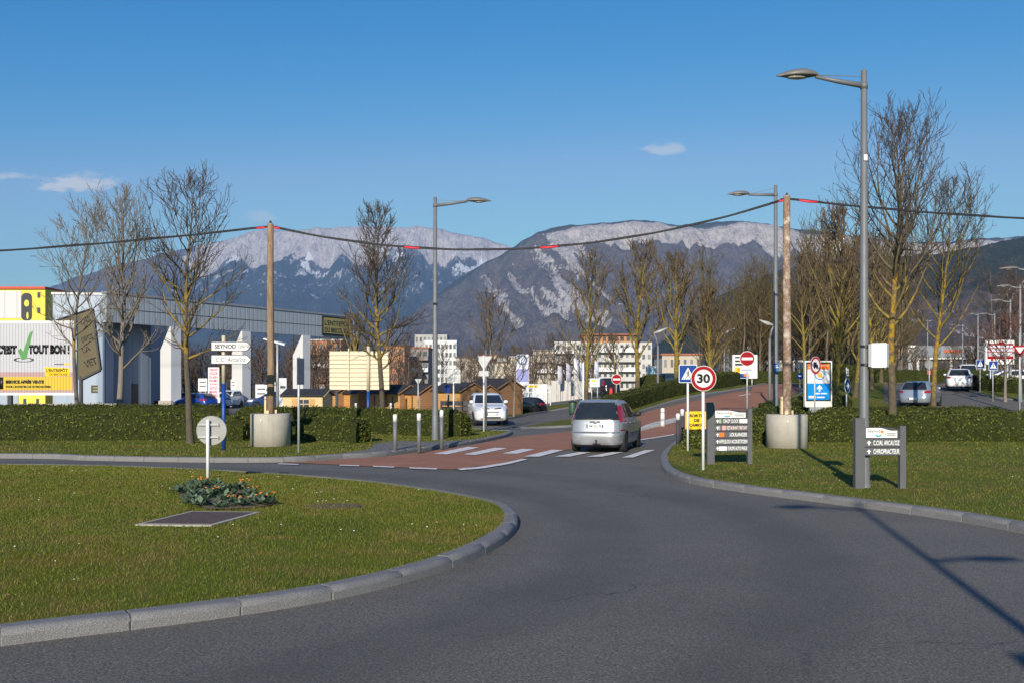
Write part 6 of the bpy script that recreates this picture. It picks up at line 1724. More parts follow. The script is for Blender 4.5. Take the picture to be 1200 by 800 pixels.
def car(name, label, category, loc, rz, tab, paint, L=1.0, W=1.0, Hh=1.0, group=None, wheel_r=.315, wb=1.32, detail=2, kind='mpv', plate=None, z_off=0.0, lowdark=True):
    t = thing(name, label, category, loc, rz, group)
    S = Shape(tab, L, W, Hh); wy = wb*L
    me = S.body().mesh('body', [paint, ARCH, PLASTIC])
    ob = bpy.data.objects.new('body', me); COL.objects.link(ob)
    cm = MB(); cm.mi = 1; ra = wheel_r*1.13
    for y in (wy, -wy):
        for sg in (-1, 1): cm.lathe([(ra, .60*W*sg if sg > 0 else -1.1), (ra, 1.1 if sg > 0 else -.60*W)], 36, 'x', (0, y, wheel_r*1.02))
    cme = cm.mesh('cut', [paint, ARCH]); cob = bpy.data.objects.new('cut', cme); COL.objects.link(cob)
    bo = ob.modifiers.new('b', 'BOOLEAN'); bo.operation = 'DIFFERENCE'; bo.object = cob; bo.solver = 'EXACT'; bo.material_mode = 'INDEX'
    dg = bpy.context.evaluated_depsgraph_get(); nm = bpy.data.meshes.new_from_object(ob.evaluated_get(dg))
    bpy.data.objects.remove(ob); bpy.data.objects.remove(cob)
    nm.polygons.foreach_set('use_smooth', np.ones(len(nm.polygons), bool))
    # unpainted sill and bumper foot
    if lowdark:
        for p in nm.polygons:
            if p.center.z < .26*Hh and p.material_index == 0: p.material_index = 2
    if hasattr(nm, 'set_sharp_from_angle'): nm.set_sharp_from_angle(angle=R(38))
    body = link('body', nm, t)
    for y in (wy, -wy):
        for sg in (-1, 1):
            wd_ = S.side(y, .55*Hh, 1).x; wheel(t, sg*(wd_-.115), y, wheel_r)
    zs = lambda z: z*Hh
    ys = lambda y: y*L
    mpv = kind == 'mpv'; suv = kind == 'suv'
    zb, zt = (1.03, 1.50) if mpv else ((1.13, 1.58) if suv else (.97, 1.385))
    # rear window, windscreen
    wr = lambda z: S.at(zs(z))[2]
    zrt = zt+.015; zrb = zb+.02
    rw = [(-wr(zrb)*.80, zs(zrb)), (wr(zrb)*.80, zs(zrb)), (wr(zrt)*.80, zs(zrt)), (-wr(zrt)*.80, zs(zrt))]
    pbuild(patch(rw, lambda x, z: S.end(x, z, False, .006)), 'rear_window', GLASS, t)
    ws = [(-wr(zb+.02)*.86, zs(zb+.03)), (wr(zb+.02)*.86, zs(zb+.03)), (wr(zt)*.84, zs(zt+.0)), (-wr(zt)*.84, zs(zt+.0))]
    pbuild(patch(ws, lambda x, z: S.end(x, z, True, .012)), 'windscreen', GLASS, t)
    # side windows
    yr_b, yf_b = S.at(zs(zb+.03))[0:2]; yr_t, yf_t = S.at(zs(zt-.03))[0:2]
    cuts = [.10, .42, .445, .74, .765, .90]
    for sg in (-1, 1):
        for a, b in ((.09,.30),(.325,.58),(.605,.86)) if (mpv or suv) else ((.13,.30),(.325,.58),(.605,.86)):
            zl, zh = zs(zb+.035), zs(zt-.02)
            def yy(f, z):
                yr, yf, w, n = S.at(z); lo_, hi_ = yr+.18, yf-.06
                return lo_+(hi_-lo_)*f
            p = [(yy(a, zl), zl), (yy(b, zl), zl), (yy(b, zh), zh), (yy(a+(.05 if a < .2 else 0), zh), zh)]
            pbuild(patch(p, lambda y, z: S.side(y, z, sg, .006)), 'side_window', GLASS, t)
        if detail:
            # mirror
            my, mz = yf_b-.34, zs(zb+.06); q = S.side(my, mz, sg)
            m = MB(); m.smooth = True; n = 10
            for i in range(5):
                f = i/4; r = .5*math.sin((f*.8+.1)*PI)
                for kx in range(n): a = 2*PI*kx/n; m.v.append((q.x+sg*(.02+.21*f), my+.12*math.cos(a)*(.5+r)*.75, mz+.04+.085*math.sin(a)*(.55+r)))
            for i in range(4):
                for kx in range(n): m.face((i*n+kx, i*n+(kx+1)%n, (i+1)*n+(kx+1)%n, (i+1)*n+kx))
            m.face(range(n)); m.face([4*n+kx for kx in range(n)]); pbuild_m = m.mesh('mirror', paint if detail < 3 else PLASTIC); bm_ = bmesh.new(); bm_.from_mesh(pbuild_m); bmesh.ops.recalc_face_normals(bm_, faces=bm_.faces[:]); bm_.to_mesh(pbuild_m); bm_.free(); link('mirror', pbuild_m, t)
        if detail > 1:
            # shut lines, handles, rubbing strip
            for f in (.30, .585):
                y0 = yr_b+.18+(yf_b-.06-yr_b-.18)*(f+.012)
                m = MB(); m.tube([S.side(y0, z, sg, .001) for z in np.linspace(zs(.34), zs(zb), 9)], .005, 4); m.build('door_gap', ARCH, t)
                hy = y0+.14; hz_ = zs(zb-.13); m = MB(); m.smooth = True; m.tube([S.side(hy-.07, hz_, sg, .012), S.side(hy, hz_, sg, .03), S.side(hy+.09, hz_, sg, .012)], .014, 6); m.build('door_handle', paint, t)
            m = MB(); m.tube([S.side(y, zs(.56), sg, .002) for y in np.linspace(-wy+.45, wy-.45, 14)], .018, 5); m.build('rubbing_strip', PLASTIC, t)
    # lamps
    def endpatch(name, mat, pts, front=False, off=.007, par=None):
        for sg in (-1, 1):
            p = [(sg*x, z) for x, z in pts]; p = p if sg > 0 else p[::-1]
            pbuild(patch(p, lambda x, z: S.end(x, z, front, off), .05), name, mat, par or t)
    W9 = lambda z, f: wr(z)*f
    if mpv:
        endpatch('tail_lamp', LAMPRED, [(W9(.93,.86), zs(.93)), (W9(.93,.985), zs(.95)), (W9(1.2,.985), zs(1.2)), (W9(1.40,.975), zs(1.40)), (W9(1.46,.94), zs(1.46)), (W9(1.42,.84), zs(1.42)), (W9(1.2,.83), zs(1.2)), (W9(1.0,.83), zs(1.0))], off=.009)
        endpatch('reflector', LAMPRED, [(W9(.66,.86), zs(.675)), (W9(.66,.975), zs(.675)), (W9(.66,.975), zs(.715)), (W9(.66,.86), zs(.715))], off=.008)
    elif suv:
        endpatch('tail_lamp', LAMPRED, [(W9(1,.72), zs(.95)), (W9(1,.96), zs(.95)), (W9(1.1,.96), zs(1.14)), (W9(1.1,.76), zs(1.12))], off=.009)
    else:
        endpatch('tail_lamp', LAMPRED, [(W9(.8,.60), zs(.80)), (W9(.8,.97), zs(.80)), (W9(.9,.97), zs(.96)), (W9(.9,.66), zs(.92))], off=.009)
    h0, h1 = (.66, .86) if not suv else (.76, .98)
    endpatch('headlamp', LAMPCLR, [(W9(h0,.55), zs(h0+.02)), (W9(h0,.955), zs(h0)), (W9(h1,.955), zs(h1)), (W9(h1,.62), zs(h1-.03))], True, .009)
    if detail > 1 or suv:
        g0 = .70 if suv else .58
        gp = [(-.34, zs(g0)), (.34, zs(g0)), (.38, zs(g0+.05)), (-.38, zs(g0+.05))]; pbuild(patch(gp, lambda x, z: S.end(x, z, True, .008), .06), 'grille', PLASTIC, t)
        gp = [(-.45, zs(.40)), (.45, zs(.40)), (.42, zs(.48)), (-.42, zs(.48))]; pbuild(patch(gp, lambda x, z: S.end(x, z, True, .006), .06), 'air_intake', PLASTIC, t)
        if suv:
            for sg in (-1, 1):
                gp = [(sg*.12, zs(.86)), (sg*.50, zs(.90)), (sg*.46, zs(.96)), (sg*.12, zs(.91))]; gp = gp if sg > 0 else gp[::-1]
                pbuild(patch(gp, lambda x, z: S.end(x, z, True, .008), .05), 'grille', PLASTIC, t)
                c = S.end(sg*.68, zs(.56), True, .004); m = MB(); m.disc(c.x, c.z, .055, -.01, .012, 16); fo = m.build('fog_lamp', LAMPCLR, t); 
                for v in fo.data.vertices: v.co.y = c.y+v.co.y+.012
            c = S.end(0, zs(.90), True, .014); m = MB(); m.plate([(-.05, zs(.90)), (0, zs(.82)), (.05, zs(.90)), (0, zs(.98))], c.y, c.y+.012); m.build('badge', ALLOY, t)
            gp = [(-.55, zs(.34)), (.55, zs(.34)), (.62, zs(.41)), (-.62, zs(.41))]; pbuild(patch(gp, lambda x, z: S.end(x, z, True, .006), .06), 'skid_plate', BACKGREY, t)
    if plate is not None:
        front, zp, txt = plate; c = S.end(0, zs(zp), front); yq = c.y+.012 if front else c.y-.022
        m = MB(); m.box(-.26, .26, yq, yq+.012, zs(zp)-.055, zs(zp)+.055); pl = m.build('number_plate', WHITE_F, t)
        m = MB()
        for a, b in ((-.258,-.22), (.22,.258)): m.box(a, b, yq-.003 if not front else yq+.0125, yq-.0005 if not front else yq+.015, zs(zp)-.053, zs(zp)+.053)
        m.build('blue_band', SIGNBLUE, pl)
        if txt and not front: lettering(pl, txt, 0, zs(zp), .40, .07, yq-.0005, BLACKP, .01)
    return t, S

SILV = mat_carpaint('silver_paint', (0.36,0.37,0.385), 0.5, 0.30)
# hero: the silver people carrier driving away
g = G(697, 530.5); HD = R(-16)
hx, hy = g[0]+math.sin(-HD)*2.1, g[1]+math.cos(HD)*2.1
t, S = car('people_carrier', 'silver people carrier driving over the zebra crossing, seen from behind', 'car', (hx, hy, H(hx, hy)), HD, TAB_MPV, SILV, W=.95, detail=3, plate=(False, .82, 'AM 223 FE'))
# black tailgate surround of the window, bumper line, handle, tow hook
w_ = lambda z: S.at(z)[2]
sur = [(-w_(1.0)*.835, 1.005), (w_(1.0)*.835, 1.005), (w_(1.5)*.85, 1.535), (-w_(1.5)*.85, 1.535)]
pbuild(patch(sur, lambda x, z: S.end(x, z, False, .003)), 'window_surround', BLACKP, t)
m = MB(); m.tube([S.end(x, .625, False, -.004) for x in np.linspace(-.86, .86, 25)], .011, 5); m.build('tailgate_gap', ARCH, t)
for sg in (-1, 1):
    m = MB(); m.tube([S.end(sg*w_(z)*.845, z, False, .0) for z in np.linspace(.64, .92, 9)], .005, 4); m.build('tailgate_gap', ARCH, t)
m = MB(); m.smooth = True; yq = S.end(0, .945, False).y; m.tube([(-.16, yq-.02, .945), (0, yq-.035, .95), (.16, yq-.02, .945)], [.02,.026,.02], 8); m.build('tailgate_handle', SILV, t)
m = MB(); yq = S.end(0, .90, False).y; m.disc(0, .93, .05, yq-.022, yq-.006, 20, .032); m.build('badge', M('badge_blue', (0.02,0.035,0.09), 0.3), t)
m = MB(); m.smooth = True; yq = S.end(0, .35, False).y; m.tube([(.06, yq+.25, .26), (.06, yq-.03, .27), (.06, yq-.09, .31), (.06, yq-.09, .37)], [.03,.03,.022,.018], 8); m.lathe([(.012,.365),(.028,.385),(.028,.405),(.01,.42)], 10, 'z', (.06, yq-.09, 0)); m.box(-.06,.18,yq+.02,yq+.04,.24,.30); m.build('tow_hook', PLASTIC, t)
m = MB(); m.smooth = True; m.tube([S.side(y, 1.555, 1, .0)+Vector((-.03,0,.02)) for y in np.linspace(-1.5, -.2, 12)], .014, 6); m.tube([S.side(y, 1.555, -1, .0)+Vector((.03,0,.02)) for y in np.linspace(-1.5, -.2, 12)], .014, 6); m.build('roof_rail', SILV, t)
m = MB()
for x in (-.38, .36): m.smooth = True; q = S.end(x, 1.22, False, .0085); m.plate(rrect(x-.11, x+.11, 1.13, 1.30, .05), q.y-.004, q.y)
m = MB(); m.smooth = True; m.tube([S.end(-.05, 1.06, False, .016), S.end(.30, 1.10, False, .016)], .009, 5); m.build('rear_wiper', BLACKP, t)

WHT = mat_carpaint('white_car_paint', (0.74,0.74,0.73), 0.0, 0.25)
rz = R(180+8); hx, hy = (571-CX)/F*53.0, 53.0
t, S = car('parked_car', 'white off-road car facing the crossing beside the rear hedge', 'car', (hx, hy, H(hx, hy)), rz, TAB_SUV, WHT, wheel_r=.36, kind='suv', detail=2, plate=(True, .62, ''))
SILB = mat_carpaint('blue_silver_paint', (0.30,0.34,0.39), 0.45, 0.28)
hx, hy = (1079-CX)/F*58.5, 58.5
t, S = car('hatchback', 'silver blue hatchback on the side road behind the second hedge', 'car', (hx, hy, H(hx, hy)+.02), R(-33), TAB_HATCH, SILB, kind='hatch', detail=2, plate=(False, .48, ''))
hx, hy = (1123.5-CX)/F*72.5, 72.5
t, S = car('white_estate_car', 'white car with red tail lamps driving away towards the store', 'car', (hx, hy, H(hx, hy)+.02), R(-23), TAB_HATCH, WHT, kind='hatch', detail=1, Hh=1.03, plate=(False, .80, ''))
m = MB(); m.smooth = True; q = Shape(TAB_HATCH); n = len(m.v)
BLU = mat_carpaint('blue_car_paint', (0.012,0.055,0.30), 0.2, 0.3); DKB = mat_carpaint('dark_blue_paint', (0.012,0.03,0.07), 0.2, 0.3); BLK = mat_carpaint('black_car_paint', (0.012,0.012,0.014), 0.1, 0.25)
cg = 'cars parked in the store car park'
for nm, lab, px, D, rz, tab, pnt, kd, Hh in (
    ('parked_car', 'bright blue small car parked at the first white buttress, showing its tail lamp', 229, 90, 60, TAB_HATCH, BLU, 'hatch', 1.0),
    ('parked_car', 'white and dark hatchback parked under the sale banner', 245, 93, 100, TAB_HATCH, WHT, 'hatch', 1.04),
    ('parked_car', 'white car with dark windows parked before the second buttress', 266, 97, 168, TAB_MPV, WHT, 'mpv', 1.05),
    ('parked_car', 'dark blue people carrier parked behind the wooden cable pole', 317, 92, 108, TAB_MPV, mat_carpaint('mid_blue_paint', (0.015,0.045,0.15), 0.2, 0.3), 'mpv', 1.0),
    ('parked_car', 'black car parked at the far end of the portico', 208, 96, 95, TAB_HATCH, BLK, 'hatch', 1.0)):
    l = ground(px, D); car(nm, lab, 'car', l, R(rz), tab, pnt, kind=kd, Hh=Hh, detail=1, group=cg)
cg2 = 'vehicles parked by the apartments'
for nm, lab, px, D, rz, tab, pnt, kd, Hh, W in (
    ('parked_van', 'dark blue van parked behind the box hedge at the second mossy tree', 774, 104, 96, TAB_MPV, mat_carpaint('teal_blue_paint', (0.02,0.06,0.10), 0.2, 0.3), 'mpv', .95, 1.0),
    ('parked_car', 'black vehicle parked behind the small far no entry sign', 710, 96, 12, TAB_MPV, BLK, 'mpv', 1.12, 1.0),
    ('parked_car', 'tiny dark car parked at the last wooden hut', 607, 74, 95, TAB_HATCH, BLK, 'hatch', .85, .9),
    ('parked_van', 'white van parked below the red price board', 1173, 76, 82, TAB_MPV, WHT, 'mpv', .85, 1.0),
    ('parked_car', 'white car just ahead of the white estate car, near the store', 1132, 92, -18, TAB_MPV, WHT, 'mpv', 1.1, 1.0)):
    l = ground(px, D); car(nm, lab, 'vehicle', l, R(rz), tab, pnt, kind=kd, Hh=Hh, W=W, detail=1, group=cg2)
# bicycles by the far crossing
def bicycle(label, loc, rz):
    t = thing('bicycle', label, 'bicycle', loc, rz, 'bicycles at the far crossing')
    for y in (-.52, .52):
        m = MB(); m.smooth = True; pts = [(0, y+.33*math.cos(a), .34+.33*math.sin(a)) for a in np.linspace(0, 2*PI, 25)]; m.tube(pts, .018, 5, False)
        for k in range(8): a = k*PI/4; m.tube([(0, y, .34), (0, y+.33*math.cos(a), .34+.33*math.sin(a))], .003, 3)
        m.build('wheel', RUBBER, t)
    m = MB(); m.smooth = True
    for a, b in (((0,-.52,.34),(0,-.15,.85)), ((0,-.52,.34),(0,-.1,.32)), ((0,-.1,.32),(0,-.18,.92)), ((0,-.16,.80),(0,.38,.86)), ((0,-.1,.32),(0,.38,.80)), ((0,.36,.98),(0,.52,.34))): m.tube([a, b], .018, 6)
    m.build('frame', DKGREY, t)
    m = MB(); m.smooth = True; m.tube([(-.27,.30,1.02),(0,.36,1.0),(.27,.30,1.02)], .014, 6); m.build('handlebar', BLACKP, t)
    m = MB(); m.smooth = True; m.tube([(0,-.32,.95),(0,-.18,.96),(0,-.05,.95)], [.07,.05,.02], 8); m.build('saddle', BLACKP, t)
    return t
l = ground(1141, 72); bicycle('dark bicycle parked between the white estate car and the far crossing sign', l, R(60))
l = ground(1137, 76); bicycle('bicycle parked farther back at the far crossing, behind the other one', l, R(35))

# ================================================================== BUILDINGS
def chalet(label, loc, rz, w=2.6, d=2.3, h=1.75, ridge=.55, wallm=None, gablem=None, group='wooden market huts', window=False):
    t = thing('wooden_hut', label, 'wooden hut', loc, rz, group)
    a = d/2
    m = MB(); m.box(-w/2, w/2, -a, -a+.06, 0, h); m.build('front_wall', wallm or HUTW, t)
    m = MB(); m.box(-w/2, w/2, a-.06, a, 0, h); m.build('rear_wall', wallm or HUTW, t)
    for s in (-1, 1):
        m = MB(); x0, x1 = (w/2-.06, w/2+.004) if s > 0 else (-w/2-.004, -w/2+.06)
        b = len(m.v); prof = [(-a+.061, 0), (a-.061, 0), (a-.061, h), (0, h+ridge-.05), (-a+.061, h)]
        m.v += [(x0, y, z) for y, z in prof]+[(x1, y, z) for y, z in prof]
        m.face([b+i for i in range(5)][::-1]); m.face([b+5+i for i in range(5)])
        for i in range(5): m.face((b+i, b+(i+1)%5, b+5+(i+1)%5, b+5+i))
        m.build('gable_wall', gablem or HUTD, t)
    m = MB(); o = .18; b = len(m.v); q = ridge/a
    ov = lambda s: [(s*(a+o), h-o*q), (0, h+ridge)]
    for s in (-1, 1):
        (y0, z0), (y1, z1) = ov(s); b = len(m.v)
        m.v += [(-w/2-.14, y0, z0), (w/2+.14, y0, z0), (w/2+.14, y1, z1), (-w/2-.14, y1, z1), (-w/2-.14, y0, z0+.07), (w/2+.14, y0, z0+.07), (w/2+.14, y1, z1+.07), (-w/2-.14, y1, z1+.07)]
        for f in ((0,3,2,1),(4,5,6,7),(0,1,5,4),(1,2,6,5),(2,3,7,6),(3,0,4,7)): m.face([b+i for i in f])
    m.build('roof', HUTR, t)
    for s in (-1, 1):     # barge boards
        m = MB(); x = s*(w/2+.15)
        for sy in (-1, 1): m.tube([(x, sy*(a+o), h-o*q+.0), (x, 0, h+ridge)], .035, 4)
        m.build('barge_board', gablem or HUTD, t)
    if window:
        for x in (.05,):
            m = MB(); m.box(x-.36, x+.36, -a-.012, -a-.001, h*.45, h*.82); f = m.build('window', DKGLASS, t)
            m = MB()
            for (p, r_, s_, u_) in ((x-.40, x-.36, h*.42, h*.85), (x+.36, x+.40, h*.42, h*.85), (x-.36, x+.36, h*.42, h*.45), (x-.36, x+.36, h*.82, h*.85), (x-.02, x+.02, h*.45, h*.82), (x-.36, x+.36, h*.62, h*.65)): m.box(p, r_, -a-.025, -a-.0125, s_, u_)
            m.build('window_frame', wallm or HUTW, f)
            for sx in (-1, 1):
                m = MB(); m.box(x+sx*.42 if sx > 0 else x-.74, x+.74 if sx > 0 else x-.42, -a-.03, -a-.001, h*.42, h*.85); m.build('shutter', HUTO, t)
    else:
        m = MB(); m.box(w*.12, w*.40, -a-.015, -a-.001, .02, h*.9); m.build('door', HUTO, t)
        m = MB(); m.box(w*.05, w*.115, -a-.012, -a-.001, .1, h*.86); m.build('opening', BLACKP, t)
    return t
HUTW = mat_planks('orange_planks', (0.50,0.25,0.075), (0.60,0.32,0.10), .14)
HUTD = mat_planks('shaded_brown_planks', (0.24,0.125,0.058), (0.32,0.17,0.08), .14)  # gable planks: shade of the turned side painted in as darker brown
HUTO = mat_planks('pale_orange_planks', (0.50,0.28,0.10), (0.56,0.33,0.13), .14)
HUTL = mat_planks('pale_planks', (0.58,0.42,0.22), (0.66,0.50,0.28), .14)
HUTR = M('roof_felt', (0.022,0.023,0.026), 0.85, 0, 0.2, 4, 0.3)
for i, (lab, px, D) in enumerate((('first wooden hut, half behind the pale cabin', 397, 72), ('second wooden hut, under the middle of the cream hoarding', 422, 71), ('third wooden hut, just past the blue and cream post', 450, 70), ('fourth wooden hut, behind the trunk of the twiggy tree', 471, 69),
    ('fifth wooden hut, by the small yield sign back', 494, 68), ('sixth wooden hut, behind the slim lamp post and square sign', 538, 66), ('seventh wooden hut, half covered by the last one', 561, 67.5))):
    l = ground(px, D); chalet(lab, l, R(-50), w=(2.2, 2.2, 2.2, 2.0, 2.0, 3.0, 2.2)[i], d=1.75 if i != 5 else 2.1, h=1.62 if i != 5 else 1.75, ridge=.5)
l = ground(581, 70); chalet('last wooden hut of the row, the one right above the white car', l, R(-38), w=2.6, d=2.8, h=1.95, ridge=.6)
D = 63; l = ground(361, D); chalet('pale wooden cabin with a small shuttered window under a flat dark roof', l, R(-6), w=47*D/F, d=2.2, h=(486-460)*D/F+.08, ridge=.34, wallm=HUTL, gablem=HUTL, group=None, window=True)

def building(name, label, px0, px1, ptop, D, depth, floors, bays, wallm, base_py=None, rz=0.0, roofm=None, balcony=None, winw=.6, winh=.5, glass=None, roof_over=.3, roof_h=.35, group=None, win_frame=None, skip=()):
    k = D/F; cx = (px0+px1)/2; l = ground(cx, D); t = thing(name, label, 'building', l, rz, group)
    w = (px1-px0)*k/2; top = EYE-(ptop-HY)*k-l.z; fh = top/floors; bw = 2*w/bays
    m = MB(); m.box(-w, w, 0, depth, -.5, top); wl = m.build('wall', wallm, t)
    if roofm: m = MB(); m.box(-w-roof_over, w+roof_over, -roof_over, depth+roof_over, top+.003, top+roof_h); m.build('roof', roofm, t)
    for f in range(floors):
        for b in range(bays):
            if (f, b) in skip: continue
            xa = -w+bw*(b+.5)-bw*winw/2; xb = xa+bw*winw; za = fh*f+fh*(1-winh)*.45; zb = za+fh*winh
            m = MB(); m.box(xa, xb, -.012, -.003, za, zb); wi = m.build('window', glass or BWIN[(f*7+b*5+len(label)) % 4], t)
    if balcony:
        for f in range(1, floors):
            for (ba, bb) in balcony:
                m = MB(); xa, xb = -w+2*w*ba, -w+2*w*bb
                m.box(xa, xb, -1.5, -.004, fh*f-.14, fh*f+.04); m.box(xa, xb, -1.5, -1.42, fh*f+.041, fh*f+.95); m.box(xa, xa+.08, -1.419, -.014, fh*f+.041, fh*f+.95); m.box(xb-.08, xb, -1.419, -.014, fh*f+.041, fh*f+.95); m.build('balcony', wallm if f % 2 else WHITEP, t)
    return t
BWIN = [M('window_pane_%s' % n, c, .2, 0, .2, .8) for n, c in (('dim', (0.07,0.08,0.095)), ('blue', (0.12,0.14,0.17)), ('pale', (0.22,0.22,0.22)), ('warm', (0.15,0.13,0.11)))]
OCHRE = M('ochre_render', (0.42,0.19,0.095), 0.85, 0, 0.12, .4); CREAMR = M('cream_render', (0.45,0.40,0.32), 0.85, 0, 0.08, .4); GREYR = M('grey_brown_render', (0.24,0.21,0.20), 0.85, 0, 0.1, .4)
WHITER = M('white_render', (0.50,0.485,0.455), 0.85, 0, 0.07, .5); BEIGE = M('beige_render', (0.36,0.31,0.25), 0.85, 0, 0.1, .4); DKROOF = M('dark_roof', (0.10,0.085,0.08), 0.8, 0, 0.15, 1); TILE = M('tile_roof', (0.36,0.13,0.075), 0.8, 0, 0.15, 2)
building('apartment_block', 'orange and white apartment block behind the cream hoarding, by the third buttress', 363, 400, 399, 260, 14, 4, 4, OCHRE, roofm=WHITER, balcony=[(.1,.9)], winw=.5)
building('apartment_block', 'white attic block seen over the cream hoarding', 384, 412, 407, 300, 12, 4, 4, WHITER, roofm=DKROOF, winw=.6)
building('apartment_block', 'orange block beside the twiggy tree trunk above the huts', 452, 474, 405, 250, 14, 4, 3, OCHRE, roofm=DKROOF, winw=.45)
building('apartment_block', 'grey brown block with balconies next to the white office', 472, 502, 408, 270, 14, 4, 4, GREYR, roofm=TILE, balcony=[(.35,1.0)], winw=.6)
building('office_building', 'white office block with rows of dark square windows', 497.5, 535, 401, 440, 20, 6, 8, M('bright_white_render', (0.60,0.60,0.60), 0.7, 0, 0.05, .5), winw=.62, winh=.56, roofm=WHITEP, roof_over=.1, roof_h=.9)
t = building('office_building', 'pale block with lattice crown rising behind the white office', 486, 524, 392, 520, 20, 6, 8, M('pale_stone', (0.38,0.37,0.36), 0.8, 0, 0.1, .6), winw=.5)
building('house', 'low beige house with brown roof beside the white office', 534, 558, 419, 330, 14, 3, 4, BEIGE, roofm=DKROOF, winw=.35)
building('house', 'ochre house with tiled roof glimpsed behind the small yield sign', 560, 582, 416, 350, 12, 3, 4, M('pale_ochre_render', (0.42,0.30,0.19), .85, 0, .1, .4), roofm=TILE, winw=.35)
building('house', 'grey house with dark roof glimpsed between the yield sign and the ring totem', 583, 606, 419, 345, 12, 3, 4, M('pale_grey_render', (0.36,0.35,0.34), .85, 0, .1, .4), roofm=DKROOF, winw=.4)
building('house', 'pale low building behind the yield sign back', 553, 603, 425, 300, 14, 3, 7, CREAMR, roofm=DKROOF, winw=.4)
building('apartment_block', 'pale apartment wing seen past the ring totem', 598, 636, 418.5, 285, 14, 3, 6, CREAMR, roofm=WHITER, balcony=[(.2,.55)], winw=.45)
building('apartment_block', 'cream apartment block with flat brown attic at the ring totem', 625, 656, 411, 270, 16, 4, 5, CREAMR, roofm=GREYR, balcony=[(.05,.5),(.6,.95)], winw=.5)
building('apartment_block', 'white terraced apartment block with stepped balconies', 650, 684, 402, 262, 16, 5, 5, WHITER, roofm=WHITEP, balcony=[(.0,.45),(.5,1.0)], winw=.55)
t = building('apartment_block', 'largest white apartment block with orange top storey between mossy trees', 674, 764, 401, 255, 18, 5, 14, WHITER, roofm=None, balcony=[(.30,.52),(.56,.84)], winw=.5)
k = 255/F; l = t.location; top = EYE-(401-HY)*k-l.z
m = MB(); m.box(-36*k, 30*k, 1.5, 16, top+.003, top+1.9); at_ = m.build('attic', OCHRE, t)
for i in range(9): m = MB(); m.box((-33+i*7)*k, (-29+i*7)*k, 1.487, 1.497, top+.4, top+1.5); m.build('window', DKGLASS, at_)
m = MB(); m.box(-38*k, 32*k, .6, 17, top+1.903, top+2.15); m.build('roof', TILE, t)
building('house', 'low white building behind the crossing sign and mossy trees', 776, 822, 416, 210, 12, 2, 6, CREAMR, roofm=TILE, winw=.4)
building('office_building', 'grey office block with a red emblem beyond the short upright tree', 843, 872, 404, 230, 14, 4, 5, M('slate_render', (0.22,0.22,0.235), 0.8, 0, 0.1, .4), winw=.6)
building('office_building', 'white cube building right behind the no entry sign', 869, 888, 406, 215, 12, 3, 3, WHITER, winw=.4)
building('shop_building', 'long low white roofed shop beyond the approach road', 886, 940, 424, 190, 14, 1, 8, BEIGE, roofm=WHITEP, winw=.6, winh=.6)
# white yard wall, fence, container
for lab, a, b, tp, D, mt in (('white boundary wall by the ring totem', 618, 647, 451, 122, WHITER), ('long white panel wall with grey seams by the flags', 646, 685, 446.5, 116, WHITER)):
    l = ground((a+b)/2, D); k = D/F; t = thing('yard_wall', lab, 'wall', l, 0); w = (b-a)*k/2; h = EYE-(tp-HY)*k-l.z; n = 6
    for i in range(n): m = MB(); m.box(-w+2*w*i/n+.02, -w+2*w*(i+1)/n-.02, 0, .2, -.2, h-.05*(i % 2)); m.build('panel', mt, t)
    m = MB(); m.box(-w, w, .02, .18, h+.003, h+.09); m.build('coping', BACKGREY, t)
l = ground(627, 108); k = 108/F; t = thing('container', 'white container with yellow and dark lettering strip at the yard wall', 'container', l, 0); Z = lambda py: EYE-(py-HY)*k-l.z
m = MB(); m.box(-13*k, 14*k, 0, 2.4, 0, Z(449.5)); m.build('body', mat_cladding('container_white', (0.70,0.70,0.70), .3), t); m = MB(); m.box(-8*k, 3*k, -.012, -.002, Z(453.5), Z(451)); m.build('yellow_strip', SIGNYEL, t); m = MB(); m.box(15*k, 19*k, 0, 1.5, 0, Z(455)); m.build('grey_cabinet', BACKGREY, t)
# white handrail of the footbridge at the huts' end
l = ground(626, 90); k = 90/F; t = thing('railing', 'white railing along the road beside the last hut', 'railing', l, 0); Z = lambda py: EYE-(py-HY)*k-l.z
m = MB()
for z in (Z(454), Z(459)): m.tube([(-24*k,0,z),(19*k,0,z)], .035, 6)
m.build('rail', WHITEP, t)
for i in range(6): m = MB(); m.tube([((-24+i*8.6)*k,0,-.1),((-24+i*8.6)*k,0,Z(454))], .04, 6); m.build('rail_post', WHITEP, t)
# flags
for lab, px, D, a, b, col in (('white feather flag left of the mossy tree', 673, 108, 419, 445, (0.66,0.66,0.72)), ('lilac feather flag by the white panel wall', 664, 112, 425, 447, (0.40,0.40,0.52)), ('blue feather flag behind the white pole', 680, 110, 424, 446, (0.32,0.35,0.5)), ('pale feather flag behind the yellow marked sign', 697, 112, 422, 446, (0.58,0.6,0.7)), ('lilac feather flag near the container', 654, 114, 428, 450, (0.45,0.44,0.54))):
    l = ground(px, D); k = D/F; t = thing('feather_flag', lab.replace('left of', 'beside'), 'flag', l, 0, 'feather flags at the showroom'); Z = lambda py: EYE-(py-HY)*k-l.z
    post(t, Z(a), .03, WHITEP); m = MB(); m.smooth = True; h0, h1 = Z(b), Z(a)
    prof = [(.0, h0), (.42, h0+.1), (.46, (h0+h1)/2), (.38, h1-.25), (.0, h1)]; m.plate([(x+.03, z) for x, z in prof], -.015, .005); m.build('cloth', M('flag_%d' % px, col, .7), t)
